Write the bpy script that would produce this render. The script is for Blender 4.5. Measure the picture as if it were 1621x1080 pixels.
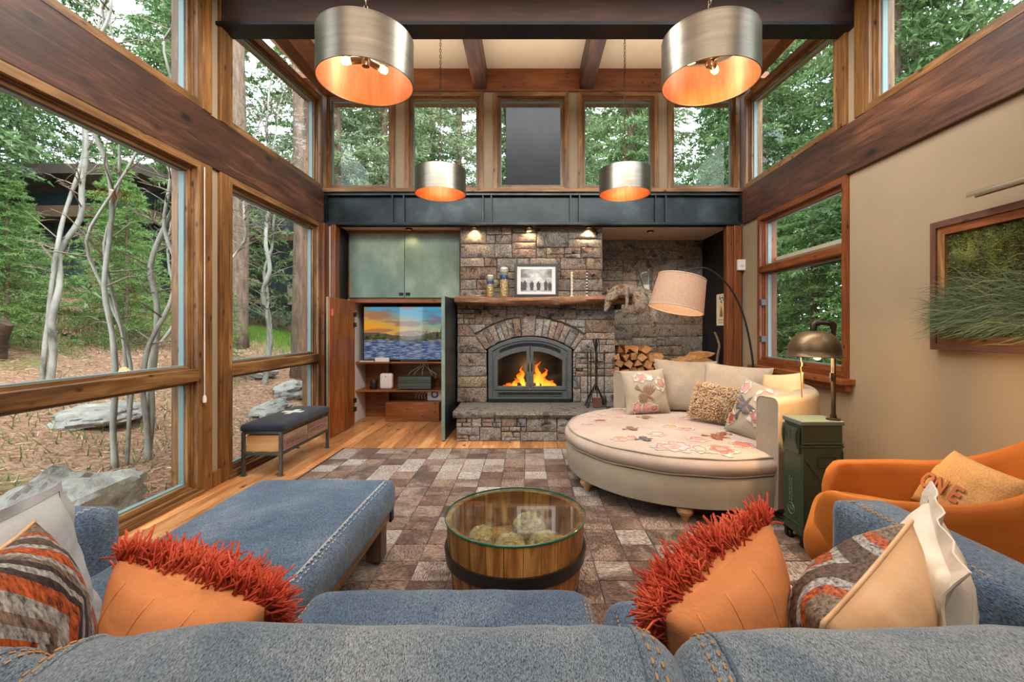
import bpy, math, random
import numpy as np
from math import pi, sin, cos, sqrt, radians as R
from mathutils import Vector as V, Matrix, Euler, noise as mnoise

random.seed(7)
C = bpy.context.scene
COL = C.collection
for _o in list(bpy.data.objects):
    bpy.data.objects.remove(_o)

# ------------------------------------------------------------------ camera
cam_d = bpy.data.cameras.new('camera')
cam_d.sensor_width = 36.0
cam_d.sensor_fit = 'HORIZONTAL'
cam_d.lens = 710 / 1621 * 36
cam_d.shift_x = -(834 - 810.5) / 1621
cam_d.shift_y = -(540 - 519) / 1621
cam_d.clip_start = 0.02
cam_d.clip_end = 300
cam = bpy.data.objects.new('camera', cam_d)
COL.objects.link(cam)
cam.location = (0, 0, 1.35)
cam.rotation_euler = (pi / 2, 0, 0)
C.camera = cam

# ------------------------------------------------------------------ world (bright overcast sky)
w = bpy.data.worlds.new('overcast_sky')
C.world = w
w.use_nodes = True
wn = w.node_tree
wn.nodes.clear()
wo = wn.nodes.new('ShaderNodeOutputWorld')
wb = wn.nodes.new('ShaderNodeBackground')
wt = wn.nodes.new('ShaderNodeTexCoord')
ws = wn.nodes.new('ShaderNodeTexNoise')
ws.inputs['Scale'].default_value = 2.5
ws.inputs['Detail'].default_value = 5
wr = wn.nodes.new('ShaderNodeValToRGB')
wr.color_ramp.elements[0].position = 0.3
wr.color_ramp.elements[0].color = (0.66, 0.78, 0.95, 1)
wr.color_ramp.elements[1].position = 0.62
wr.color_ramp.elements[1].color = (0.95, 0.97, 1.0, 1)
wn.links.new(wt.outputs['Generated'], ws.inputs['Vector'])
wn.links.new(ws.outputs['Fac'], wr.inputs['Fac'])
wn.links.new(wr.outputs['Color'], wb.inputs['Color'])
wb.inputs['Strength'].default_value = 7.0
wn.links.new(wb.outputs['Background'], wo.inputs['Surface'])

# soft high sun behind thin cloud, from behind the viewer
sd = bpy.data.lights.new('sun', 'SUN')
sd.energy = 4.0
sd.angle = R(25)
sd.color = (1, .96, .9)
so_ = bpy.data.objects.new('sun', sd)
COL.objects.link(so_)
so_.rotation_euler = V((-.35, .5, -.8)).to_track_quat('-Z', 'Y').to_euler()

# ------------------------------------------------------------------ exposure
C.view_settings.view_transform = 'Standard'
C.view_settings.look = 'None'
C.view_settings.exposure = -0.12
C.view_settings.gamma = 1.0
C.view_settings.use_curve_mapping = False
C.cycles.max_bounces = 8
C.cycles.diffuse_bounces = 4
C.cycles.glossy_bounces = 4
C.cycles.transparent_max_bounces = 12
C.cycles.sample_clamp_indirect = 6.0
C.cycles.use_denoising = True


def area_light(name, loc, size, power, col=(1, .95, .89), rot=(0, 0, 0), sy=None):
    d = bpy.data.lights.new(name, 'AREA')
    d.energy = power
    d.color = col
    d.shape = 'RECTANGLE'
    d.size = size
    d.size_y = sy or size
    o = bpy.data.objects.new(name, d)
    COL.objects.link(o)
    o.location = loc
    o.rotation_euler = rot
    return o


# added fill lights with no fixtures: up onto the ceiling boards, down into the room
area_light('added_up_fill', (0.08, -.2, 4.02), 4.6, 210, rot=(pi, 0, 0), sy=6.4)
area_light('added_up_fill', (0.08, 4.95, 4.25), 4.6, 26, rot=(pi, 0, 0), sy=1.5)
area_light('added_down_fill', (0.08, -1.2, 4.3), 4.6, 135, sy=4.4)
area_light('added_down_fill', (0.08, 3.05, 3.9), 4.2, 210, rot=(R(20), 0, 0), sy=.8)  # extra unseen fill, aimed under the cross beam at the fireplace wall


def point_light(name, loc, power, col=(1, .62, .28), r=0.03):
    d = bpy.data.lights.new(name, 'POINT')
    d.energy = power
    d.color = col
    d.shadow_soft_size = r
    o = bpy.data.objects.new(name, d)
    COL.objects.link(o)
    o.location = loc
    return o


def spot_light(name, loc, power, ang=95, col=(1, .66, .36), rot=(0, 0, 0), blend=.6):
    d = bpy.data.lights.new(name, 'SPOT')
    d.energy = power
    d.color = col
    d.spot_size = R(ang)
    d.spot_blend = blend
    d.shadow_soft_size = 0.03
    o = bpy.data.objects.new(name, d)
    COL.objects.link(o)
    o.location = loc
    o.rotation_euler = rot
    return o
# ================================================================== helpers
def lin(c):
    def f(x):
        x /= 255.0
        return x / 12.92 if x <= 0.04045 else ((x + 0.055) / 1.055) ** 2.4
    return (f(c[0]), f(c[1]), f(c[2]), 1.0)


def tag(o, label=None, cat=None, group=None, kind=None):
    if label: o['label'] = label
    if cat: o['category'] = cat
    if group: o['group'] = group
    if kind: o['kind'] = kind
    return o


def empty(name, loc=(0, 0, 0), rz=0.0, label=None, cat=None, group=None, kind=None, rot=None, parent=None):
    o = bpy.data.objects.new(name, None)
    COL.objects.link(o)
    o.empty_display_size = .1
    o.location = loc
    o.rotation_euler = rot if rot is not None else (0, 0, rz)
    if parent: o.parent = parent
    return tag(o, label, cat, group, kind)


def copy_tree(o, parent=None):
    c = o.copy()
    COL.objects.link(c)
    if parent: c.parent = parent
    for ch in list(o.children):
        copy_tree(ch, c)
    return c


def fbm(x, y, z, s=1.0, o=3):
    return mnoise.fractal(V((x * s, y * s, z * s)), 1.0, 2.0, o)


def rsurf(p, h, r, puff=0.0, puff_b=0.0, wr=0.0, seed=0.0):
    """maps a point of a box (half sizes h) to the rounded, padded surface"""
    p = V(p)
    q = V((max(-h.x + r, min(h.x - r, p.x)), max(-h.y + r, min(h.y - r, p.y)), max(-h.z + r, min(h.z - r, p.z))))
    d = p - q
    if d.length > 1e-9: p = q + d.normalized() * r
    u, v_ = p.x / h.x, p.y / h.y
    cr = max(0, 1 - u ** 4) * max(0, 1 - v_ ** 4)
    if p.z > 0: p.z += puff * cr * (p.z / h.z)
    if puff_b:
        cr2 = max(0, 1 - u ** 4) * max(0, 1 - (p.z / (h.z + puff + 1e-6)) ** 4)
        p.y += puff_b * cr2 * (p.y / h.y)
    if wr:
        p += V((0, 0, 1)) * wr * fbm(p.x + seed, p.y, p.z, 5) + V((0, 1, 0)) * wr * .6 * fbm(p.x + seed + 9, p.y, p.z, 6)
    return p


class MB:
    """collects shapes into one mesh"""
    def __init__(s):
        s.v = []; s.f = []; s.mi = []; s.m = 0

    def add(s, vs, fs):
        o = len(s.v)
        s.v.extend([tuple(p) for p in vs])
        s.f.extend([tuple(i + o for i in f) for f in fs])
        s.mi.extend([s.m] * len(fs))
        return s

    def box(s, x0, x1, y0, y1, z0, z1):
        if x0 > x1: x0, x1 = x1, x0
        if y0 > y1: y0, y1 = y1, y0
        if z0 > z1: z0, z1 = z1, z0
        return s.add([(x0, y0, z0), (x1, y0, z0), (x1, y1, z0), (x0, y1, z0), (x0, y0, z1), (x1, y0, z1), (x1, y1, z1), (x0, y1, z1)],
                     [(0, 3, 2, 1), (4, 5, 6, 7), (0, 1, 5, 4), (1, 2, 6, 5), (2, 3, 7, 6), (3, 0, 4, 7)])

    def obox(s, c, size, M=None):
        hx, hy, hz = size[0] / 2, size[1] / 2, size[2] / 2
        t = MB().box(-hx, hx, -hy, hy, -hz, hz)
        c = V(c)
        vs = [(M @ V(p) if M else V(p)) + c for p in t.v]
        return s.add(vs, t.f)

    def tube(s, pts, r, n=8, cap=True, flat=1.0):
        pts = [V(p) for p in pts]
        m = len(pts)
        rs = r if isinstance(r, (list, tuple)) else [r] * m
        t0 = (pts[1] - pts[0]).normalized()
        up = V((0, 0, 1)) if abs(t0.z) < .9 else V((1, 0, 0))
        a = t0.cross(up).normalized()
        vs = []
        for i in range(m):
            t = (pts[min(i + 1, m - 1)] - pts[max(i - 1, 0)])
            t = t.normalized() if t.length > 1e-9 else t0
            a = a - t * a.dot(t)
            a = a.normalized() if a.length > 1e-6 else t.orthogonal().normalized()
            b = t.cross(a)
            for k in range(n):
                th = 2 * pi * k / n
                vs.append(pts[i] + a * (cos(th) * rs[i]) + b * (sin(th) * rs[i] * flat))
        fs = []
        for i in range(m - 1):
            for k in range(n):
                k2 = (k + 1) % n
                fs.append((i * n + k, i * n + k2, (i + 1) * n + k2, (i + 1) * n + k))
        if cap:
            fs.append(tuple(range(n - 1, -1, -1)))
            fs.append(tuple(range((m - 1) * n, m * n)))
        return s.add(vs, fs)

    def lathe(s, prof, n=32, c=(0, 0, 0), a0=0.0, a1=2 * pi, closed=True, M=None):
        full = abs(a1 - a0 - 2 * pi) < 1e-6
        cnt = n if full else n + 1
        vs = []
        c = V(c)
        for i in range(cnt):
            th = a0 + (a1 - a0) * i / n
            for (r, z) in prof:
                p = V((r * cos(th), r * sin(th), z))
                vs.append((M @ p if M else p) + c)
        k = len(prof)
        fs = []
        for i in range(n):
            j = (i + 1) % cnt
            for q in range(k - 1):
                fs.append((i * k + q, j * k + q, j * k + q + 1, i * k + q + 1))
        return s.add(vs, fs)

    def ball(s, c, r, nu=16, nv=10, sc=(1, 1, 1), M=None, nz=0.0, ns=5.0):
        vs = []; fs = []
        c = V(c)
        for j in range(nv + 1):
            ph = pi * j / nv
            for i in range(nu):
                th = 2 * pi * i / nu
                p = V((sin(ph) * cos(th) * sc[0], sin(ph) * sin(th) * sc[1], cos(ph) * sc[2])) * r
                if nz:
                    p *= 1 + nz * fbm(p.x / r + c.x, p.y / r + c.y, p.z / r + c.z, ns / 3)
                vs.append((M @ p if M else p) + c)
        for j in range(nv):
            for i in range(nu):
                k = (i + 1) % nu
                fs.append((j * nu + i, (j + 1) * nu + i, (j + 1) * nu + k, j * nu + k))
        return s.add(vs, fs)

    def prism(s, poly, d0, d1, f):
        """poly: 2-D points; f(u, w, d) -> point"""
        n = len(poly)
        vs = [f(u, w_, d0) for u, w_ in poly] + [f(u, w_, d1) for u, w_ in poly]
        fs = [tuple(range(n - 1, -1, -1)), tuple(range(n, 2 * n))]
        for i in range(n):
            j = (i + 1) % n
            fs.append((i, j, n + j, n + i))
        return s.add(vs, fs)

    def ring(s, po, pi_, d0, d1, f):
        """solid frame between two outlines with equally many points"""
        n = len(po)
        vs = [f(u, w_, d0) for u, w_ in po] + [f(u, w_, d0) for u, w_ in pi_] + [f(u, w_, d1) for u, w_ in po] + [f(u, w_, d1) for u, w_ in pi_]
        fs = []
        for i in range(n):
            j = (i + 1) % n
            fs += [(i, j, n + j, n + i), (2 * n + j, 2 * n + i, 3 * n + i, 3 * n + j), (j, i, 2 * n + i, 2 * n + j), (n + i, n + j, 3 * n + j, 3 * n + i)]
        return s.add(vs, fs)

    def rbox(s, c, size, r, n=8, puff=0.0, M=None, wr=0.0, seed=0.0, puff_b=0.0):
        """rounded, padded box with a crowned top"""
        h = V(size) / 2
        r = min(r, h.x, h.y, h.z)
        nx, ny, nz = [max(4, int(n * q / max(size)) + 3) for q in size]
        idx = {}
        vs = []; fs = []
        c = V(c)
        def lat(k, m, hh):
            # denser towards the rims
            t = k / m
            t = .5 - .5 * cos(pi * t)
            return (-1 + 2 * (0.45 * t + .55 * k / m)) * hh
        def vid(i, j, k):
            key = (i, j, k)
            if key in idx: return idx[key]
            p = V((lat(i, nx, h.x), lat(j, ny, h.y), lat(k, nz, h.z)))
            p = rsurf(p, h, r, puff, puff_b, wr, seed)
            idx[key] = len(vs)
            vs.append((M @ p if M else p) + c)
            return idx[key]
        for i in range(nx):
            for j in range(ny):
                fs.append((vid(i, j, 0), vid(i, j + 1, 0), vid(i + 1, j + 1, 0), vid(i + 1, j, 0)))
                fs.append((vid(i, j, nz), vid(i + 1, j, nz), vid(i + 1, j + 1, nz), vid(i, j + 1, nz)))
        for i in range(nx):
            for k in range(nz):
                fs.append((vid(i, 0, k), vid(i + 1, 0, k), vid(i + 1, 0, k + 1), vid(i, 0, k + 1)))
                fs.append((vid(i, ny, k), vid(i, ny, k + 1), vid(i + 1, ny, k + 1), vid(i + 1, ny, k)))
        for j in range(ny):
            for k in range(nz):
                fs.append((vid(0, j, k), vid(0, j, k + 1), vid(0, j + 1, k + 1), vid(0, j + 1, k)))
                fs.append((vid(nx, j, k), vid(nx, j + 1, k), vid(nx, j + 1, k + 1), vid(nx, j, k + 1)))
        return s.add(vs, fs)

    def mesh(s, name, mats, smooth=False, ang=38):
        me = bpy.data.meshes.new(name)
        me.from_pydata(s.v, [], s.f)
        for m in (mats if isinstance(mats, (list, tuple)) else [mats]):
            me.materials.append(m)
        if any(s.mi):
            me.polygons.foreach_set('material_index', s.mi)
        if smooth:
            me.polygons.foreach_set('use_smooth', [True] * len(me.polygons))
            if ang: me.set_sharp_from_angle(angle=R(ang))
        me.update()
        return me

    def build(s, name, mats, parent=None, smooth=False, ang=38, bevel=0, loc=None, kind=None, rot=None, label=None):
        o = bpy.data.objects.new(name, s.mesh(name, mats, smooth, ang))
        COL.objects.link(o)
        if parent: o.parent = parent
        if loc is not None: o.location = loc
        if rot is not None: o.rotation_euler = rot
        if bevel:
            b = o.modifiers.new('bevel', 'BEVEL')
            b.width = bevel; b.segments = 2; b.limit_method = 'ANGLE'; b.angle_limit = R(40)
        if kind: o['kind'] = kind
        if label: o['label'] = label
        return o


def obj_from(name, me, parent=None, loc=None, rot=None):
    o = bpy.data.objects.new(name, me)
    COL.objects.link(o)
    if parent: o.parent = parent
    if loc is not None: o.location = loc
    if rot is not None: o.rotation_euler = rot
    return o


def np_mesh(name, verts, faces, mats):
    """verts (n,3), faces (m,k) arrays"""
    me = bpy.data.meshes.new(name)
    nv, (nf, k) = len(verts), faces.shape
    me.vertices.add(nv)
    me.vertices.foreach_set('co', np.ascontiguousarray(verts, dtype=np.float32).ravel())
    me.loops.add(nf * k)
    me.loops.foreach_set('vertex_index', np.ascontiguousarray(faces, dtype=np.int32).ravel())
    me.polygons.add(nf)
    me.polygons.foreach_set('loop_start', np.arange(0, nf * k, k, dtype=np.int32))
    me.update(calc_edges=True)
    me.validate()
    for m in (mats if isinstance(mats, (list, tuple)) else [mats]):
        me.materials.append(m)
    return me


# ================================================================== materials
class NT:
    def __init__(s, name):
        s.mat = bpy.data.materials.new(name)
        s.mat.use_nodes = True
        s.t = s.mat.node_tree
        s.b = s.t.nodes['Principled BSDF']
        s.out = s.t.nodes['Material Output']

    def n(s, typ, **kw):
        nd = s.t.nodes.new('ShaderNode' + typ)
        for k, v_ in kw.items():
            if hasattr(nd, k) and k not in nd.inputs: setattr(nd, k, v_)
            else: nd.inputs[k].default_value = v_
        return nd

    def l(s, a, b):
        s.t.links.new(a, b)

    def coords(s, stretch=(1, 1, 1), kind='Object', rnd=True):
        tc = s.n('TexCoord')
        src = tc.outputs[kind]
        if rnd:
            oi = s.n('ObjectInfo')
            s.oi = oi
            m = s.n('VectorMath', operation='MULTIPLY_ADD')
            cx = s.n('CombineXYZ')
            for i, k in enumerate((37.0, 61.0, 23.0)):
                mm = s.n('Math', operation='MULTIPLY'); mm.inputs[1].default_value = k
                s.l(oi.outputs['Random'], mm.inputs[0]); s.l(mm.outputs[0], cx.inputs[i])
            ad = s.n('VectorMath', operation='ADD')
            s.l(src, ad.inputs[0]); s.l(cx.outputs[0], ad.inputs[1])
            s.t.nodes.remove(m)
            src = ad.outputs[0]
        mp = s.n('Mapping')
        mp.inputs['Scale'].default_value = stretch
        s.l(src, mp.inputs['Vector'])
        return mp.outputs[0]

    def ramp(s, fac, stops, interp='LINEAR'):
        r = s.n('ValToRGB')
        cr = r.color_ramp
        cr.interpolation = interp
        while len(cr.elements) < len(stops): cr.elements.new(.5)
        for e, (p, c) in zip(cr.elements, stops):
            e.position = p; e.color = lin(c) if max(c[:3]) > 1.01 or sum(c[:3]) > 3 else (*c[:3], 1)
        s.l(fac, r.inputs['Fac'])
        return r.outputs['Color']

    def noise(s, vec, scale, detail=4, rough=.55, dist=0.0):
        nd = s.n('TexNoise')
        nd.inputs['Scale'].default_value = scale
        nd.inputs['Detail'].default_value = detail
        nd.inputs['Roughness'].default_value = rough
        nd.inputs['Distortion'].default_value = dist
        s.l(vec, nd.inputs['Vector'])
        return nd.outputs['Fac']

    def mix(s, a, b, fac, mode='MIX'):
        m = s.n('Mix', data_type='RGBA', blend_type=mode)
        for src, i in ((fac, 0), (a, 6), (b, 7)):
            if hasattr(src, 'links'): s.l(src, m.inputs[i])
            elif i == 0: m.inputs[0].default_value = src
            else: m.inputs[i].default_value = lin(src)
        return m.outputs[2]

    def val(s, col, rnd_amt):
        """random brightness by object"""
        h = s.n('HueSaturation')
        mr = s.n('MapRange')
        mr.inputs['To Min'].default_value = 1 - rnd_amt
        mr.inputs['To Max'].default_value = 1 + rnd_amt
        s.l(s.oi.outputs['Random'], mr.inputs['Value'])
        s.l(mr.outputs[0], h.inputs['Value'])
        s.l(col, h.inputs['Color'])
        return h.outputs[0]

    def bump(s, h, strength=.3, dist=.01, prev=None):
        b = s.n('Bump')
        b.inputs['Strength'].default_value = strength
        b.inputs['Distance'].default_value = dist
        s.l(h, b.inputs['Height'])
        if prev: s.l(prev, b.inputs['Normal'])
        return b.outputs[0]

    def fin(s, col=None, rough=.6, metal=0.0, nor=None, spec=None, sheen=0, coat=0, rsock=None):
        b = s.b
        if col is not None:
            if hasattr(col, 'links'): s.l(col, b.inputs['Base Color'])
            else: b.inputs['Base Color'].default_value = lin(col)
        b.inputs['Roughness'].default_value = rough
        if rsock: s.l(rsock, b.inputs['Roughness'])
        b.inputs['Metallic'].default_value = metal
        if spec is not None: b.inputs['Specular IOR Level'].default_value = spec
        if sheen:
            b.inputs['Sheen Weight'].default_value = sheen
        if coat:
            b.inputs['Coat Weight'].default_value = coat; b.inputs['Coat Roughness'].default_value = .2
        if nor: s.l(nor, b.inputs['Normal'])
        return s.mat


def P(name, stops, scale=6, detail=4, rough=.6, metal=0, stretch=(1, 1, 1), bump=0.0, bscale=60, rand=0.0, dist=0.0, spec=None, sheen=0, coat=0, bdist=.01):
    t = NT(name)
    vec = t.coords(stretch)
    if not isinstance(stops[0][0], (int, float)) or len(stops[0]) == 3:
        stops = [(i / max(1, len(stops) - 1) * .5 + .25, c) for i, c in enumerate(stops)]
    c = t.ramp(t.noise(vec, scale, detail, .6, dist), stops)
    if rand: c = t.val(c, rand)
    nor = t.bump(t.noise(vec, bscale, 3), bump, bdist) if bump else None
    return t.fin(c, rough, metal, nor, spec, sheen, coat)


def flat(name, c, rough=.5, metal=0, spec=None):
    t = NT(name)
    return t.fin(c, rough, metal, None, spec)


def wood(name, dark, mid, light, axis='z', rough=.5, knots=True, rand=.12, grain=1.0, coat=0, ks=2.6):
    t = NT(name)
    a = 'xyz'.index(axis)
    st = [14 * grain] * 3; st[a] = 1.1 * grain
    vec = t.coords(tuple(st))
    st2 = [2.0] * 3; st2[a] = .55
    mp = t.n('Mapping'); mp.inputs['Scale'].default_value = tuple(q / s0 for q, s0 in zip(st2, st)); t.l(vec, mp.inputs['Vector'])
    big = t.noise(mp.outputs[0], 2.2, 3, .5, .6)
    g = t.noise(vec, 1.6, 6, .65, 1.2)
    mixf = t.n('Math', operation='MULTIPLY_ADD'); mixf.inputs[1].default_value = .45
    t.l(big, mixf.inputs[0])
    sc = t.n('Math', operation='MULTIPLY'); sc.inputs[1].default_value = .55; t.l(g, sc.inputs[0]); t.l(sc.outputs[0], mixf.inputs[2])
    c = t.ramp(mixf.outputs[0], [(.33, dark), (.5, mid), (.68, light)])
    if knots:
        st3 = [4.0] * 3; st3[a] = 1.9
        mk = t.n('Mapping'); mk.inputs['Scale'].default_value = tuple(q / s0 for q, s0 in zip(st3, st)); t.l(vec, mk.inputs['Vector'])
        vo = t.n('TexVoronoi', feature='F1'); vo.inputs['Scale'].default_value = ks; t.l(mk.outputs[0], vo.inputs['Vector'])
        kf = t.ramp(vo.outputs['Distance'], [(.05, (1, 1, 1)), (.17, (0, 0, 0))])
        c = t.mix(c, tuple(q * .45 for q in dark), kf)
    if rand: c = t.val(c, rand)
    nor = t.bump(g, .25, .004)
    return t.fin(c, rough, 0, nor, None, 0, coat)


def glass(name, tint=(240, 248, 246), refl=1.0, rough=0.0):
    """thin clear pane: clear by transparency, shiny by fresnel"""
    t = NT(name)
    t.t.nodes.remove(t.b)
    tr = t.n('BsdfTransparent'); tr.inputs['Color'].default_value = lin(tint)
    gl = t.n('BsdfGlossy'); gl.inputs['Roughness'].default_value = rough
    lw = t.n('LayerWeight'); lw.inputs['Blend'].default_value = .5
    pw = t.n('Math', operation='POWER'); pw.inputs[1].default_value = 5; t.l(lw.outputs['Facing'], pw.inputs[0])
    mu = t.n('Math', operation='MULTIPLY_ADD'); mu.inputs[1].default_value = .95 * refl; mu.inputs[2].default_value = .042 * refl
    t.l(pw.outputs[0], mu.inputs[0])
    mx = t.n('MixShader')
    t.l(mu.outputs[0], mx.inputs[0]); t.l(tr.outputs[0], mx.inputs[1]); t.l(gl.outputs[0], mx.inputs[2])
    t.l(mx.outputs[0], t.out.inputs['Surface'])
    return t.mat


def emit(name, c, strength):
    t = NT(name)
    t.t.nodes.remove(t.b)
    e = t.n('Emission'); e.inputs['Color'].default_value = lin(c); e.inputs['Strength'].default_value = strength
    t.l(e.outputs[0], t.out.inputs['Surface'])
    return t.mat


def fabric(name, stops, scale=3, weave=260, wb=.35, rough=.9, fine=.25, stretch=(1, 1, 1), sheen=.0, wr=0.0):
    """woven cloth: soft mottling, thread speckle and a weave relief"""
    t = NT(name)
    vec = t.coords(stretch, rnd=True)
    n = len(stops)
    c = t.ramp(t.noise(vec, scale, 5, .6), [(.3 + .4 * i / max(1, n - 1), q) for i, q in enumerate(stops)])
    f = t.noise(vec, weave, 2, .7)
    c2 = t.ramp(f, [(.35, (1 - fine,) * 3), (.65, (1, 1, 1))])
    c = t.mix(c, c2, 1.0, 'MULTIPLY')
    nor = t.bump(f, wb, .002)
    if wr: nor = t.bump(t.noise(vec, 9, 3, .5, .8), wr, .02, nor)
    return t.fin(c, rough, 0, nor, .25, sheen)


def rtop(size, r, puff, x, y):
    """height above its centre of the padded top of an rbox at local x, y"""
    hx, hy, hz = size[0] / 2, size[1] / 2, size[2] / 2
    r = min(r, hx, hy, hz)
    dx = max(0, abs(x) - (hx - r)); dy = max(0, abs(y) - (hy - r))
    d2 = min(r * r, dx * dx + dy * dy)
    z = hz - r + sqrt(r * r - d2)
    cr = max(0, 1 - (x / hx) ** 4) * max(0, 1 - (y / hy) ** 4)
    return z + puff * cr * (z / hz)


Mt = {}
WA = ((58, 36, 18), (116, 80, 44), (172, 132, 82))      # amber knotty alder
WB = ((40, 23, 15), (74, 45, 31), (122, 80, 56))        # dark stained beam
WR = ((80, 42, 18), (118, 64, 30), (150, 92, 48))       # red stained fir
for ax in 'xyz':
    Mt['amber_' + ax] = wood('amber_wood_' + ax, *WA, axis=ax, rough=.45)
    Mt['beam_' + ax] = wood('beam_wood_' + ax, *WB, axis=ax, rough=.5, ks=1.1)
    Mt['darkbeam_' + ax] = wood('dark_beam_wood_' + ax, (28, 17, 12), (46, 28, 20), (62, 40, 30), axis=ax, rough=.8, ks=1.1)
    Mt['red_' + ax] = wood('red_wood_' + ax, *WR, axis=ax, rough=.45)
Mt['post_z'] = wood('post_wood', (66, 40, 18), (118, 78, 38), (162, 116, 66), axis='z', rough=.45)
Mt['plank'] = wood('floor_plank', (140, 86, 46), (190, 132, 82), (226, 176, 124), axis='y', rough=.36, rand=.3, ks=1.5)
Mt['cream'] = P('cream_plaster', [(144, 128, 104), (151, 134, 110)], 3, 3, .85, bump=.08, bscale=120)
Mt['ceil'] = P('ceiling_board', [(226, 204, 170), (234, 212, 180)], 3, 3, .85)
Mt['soffit'] = P('soffit_board', [(196, 180, 160), (204, 188, 168)], 3, 3, .85)
Mt['steel_dark'] = P('blackened_steel', [(22, 29, 34), (38, 48, 53), (64, 77, 82)], 2.2, 5, .38, .55, bump=.05, bscale=30)
Mt['steel_black'] = P('black_steel', [(18, 20, 24), (36, 38, 42)], 3, 4, .45, .5)
Mt['steel_green'] = P('green_patina_steel', [(78, 100, 88), (112, 134, 120), (160, 176, 162)], 1.6, 6, .40, .25, stretch=(1.2, 1, .8), bump=.05, bscale=30)
Mt['iron'] = P('wrought_iron', [(26, 26, 28), (48, 48, 50)], 9, 4, .5, .6, bump=.15, bscale=60)
Mt['cast'] = P('cast_iron_grey', [(78, 84, 88), (96, 102, 104)], 8, 4, .55, .5, bump=.1, bscale=80)
Mt['glass'] = glass('window_glass', (247, 250, 249), .45)
Mt['spacer'] = flat('window_edge_cladding', (118, 142, 144), .5, .2)
Mt['white'] = P('white_plastic', [(214, 214, 212), (226, 226, 224)], 3, 2, .4)
Mt['black'] = P('black_plastic', [(18, 18, 20), (30, 30, 34)], 3, 2, .4)
# ================================================================== the room
XL, XR = -2.65, 2.81
HEAD = lambda y: 4.28 + .075 * (y - 5.0)        # window heads rise gently to the back

# floor
fl = tag(MB().box(-2.72, 2.9, -3.6, 6.95, -.08, -.014).build('floor', Mt['plank']), kind='structure')
rnd = random.Random(3)
pl_meshes = {}
x = -2.68
cols = 0
while x < 2.84:
    wd = rnd.choice((.13, .15, .17))
    y = -.6 + rnd.uniform(-1.2, 0)
    while y < 6.9:
        ln = rnd.choice((1.5, 2.0, 2.6))
        key = (wd, ln)
        if key not in pl_meshes:
            pl_meshes[key] = MB().box(.0015, wd - .0015, .0015, ln - .0015, -.016, 0).mesh('plank', Mt['plank'])
        if y + ln > -.6:
            p = obj_from('plank', pl_meshes[key], fl, (x, y, rnd.uniform(-.0012, 0)))
            if y + ln > 6.92: p.location.y = 6.92 - ln
        y += ln
    x += wd

# far side: alcove walls, soffit
SOF = 2.70
tag(MB().box(-2.6, 2.8, 5.96, 6.98, SOF, SOF + .06).build('ceiling_soffit', Mt['soffit']), kind='structure')
tag(MB().box(2.71, 2.80, 6.0, 6.98, 0, SOF).build('wall_alcove_right', Mt['steel_black']), kind='structure')
tag(MB().box(-2.66, -2.5, 6.0, 6.95, 0, SOF).build('wall_alcove_left', Mt['steel_dark']), kind='structure')
tag(MB().box(-2.66, -.93, 6.86, 6.95, 0, SOF).build('wall_back', Mt['cream']), kind='structure')
# room behind the camera
tag(MB().box(-2.9, 3.0, -3.75, -3.6, -.05, 4.9).build('wall_front', Mt['cream']), kind='structure')

# right wall: plaster with the window opening
m = MB()
WX0, WX1 = XR + .035, XR + .17
m.box(WX0, WX1, -3.6, 3.97, -.05, 2.72)
m.box(WX0, WX1, 5.46, 6.0, -.05, 2.72)
m.box(WX0, WX1, 3.97, 5.46, -.05, .86)
m.box(WX0, WX1, 3.97, 5.46, 2.70, 2.72)
tag(m.build('wall_right', Mt['cream']), kind='structure')
tag(MB().box(XR + .02, XR + .04, -3.6, 3.93, 0, .1).build('baseboard_right', Mt['amber_y']), kind='structure')
# closed walls behind the viewpoint on the upper and window sides
tag(MB().box(WX0, WX1, -3.6, .6, 3.1, 4.8).build('wall_upper_right', Mt['cream']), kind='structure')
tag(MB().box(XL - .17, XL - .035, -3.6, .6, -.05, 4.8).build('wall_left', Mt['cream']), kind='structure')

# roof: sloping board ceiling and rafters
CZ = lambda y: 4.80 + .05 * (y - 6.0)
m = MB()
m.add([(-3.05, -3.7, CZ(-3.7)), (3.2, -3.7, CZ(-3.7)), (3.2, 6.3, CZ(6.3)), (-3.05, 6.3, CZ(6.3)),
       (-3.05, -3.7, CZ(-3.7) + .12), (3.2, -3.7, CZ(-3.7) + .12), (3.2, 6.3, CZ(6.3) + .12), (-3.05, 6.3, CZ(6.3) + .12)],
      [(0, 3, 2, 1)[::-1], (4, 5, 6, 7), (0, 1, 5, 4), (1, 2, 6, 5), (2, 3, 7, 6), (3, 0, 4, 7)])
tag(m.build('ceiling', Mt['ceil']), kind='structure')
# eaves outside
m = MB()
m.box(-3.3, 3.4, 6.3, 7.15, 4.86, 4.95)
tag(m.build('roof_eave', Mt['red_y']), kind='structure')


def beam(name, x0, x1, y0, y1, z0, z1, mat, slope=0):
    m = MB()
    if slope:
        a, b = z0 + slope * (y0 - y1), z1 + slope * (y0 - y1)
        m.add([(x0, y0, a), (x1, y0, a), (x1, y1, z0), (x0, y1, z0), (x0, y0, b), (x1, y0, b), (x1, y1, z1), (x0, y1, z1)],
              [(0, 3, 2, 1), (4, 5, 6, 7), (0, 1, 5, 4), (1, 2, 6, 5), (2, 3, 7, 6), (3, 0, 4, 7)])
    else:
        m.box(x0, x1, y0, y1, z0, z1)
    return tag(m.build(name, mat, bevel=.008), kind='structure')


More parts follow.
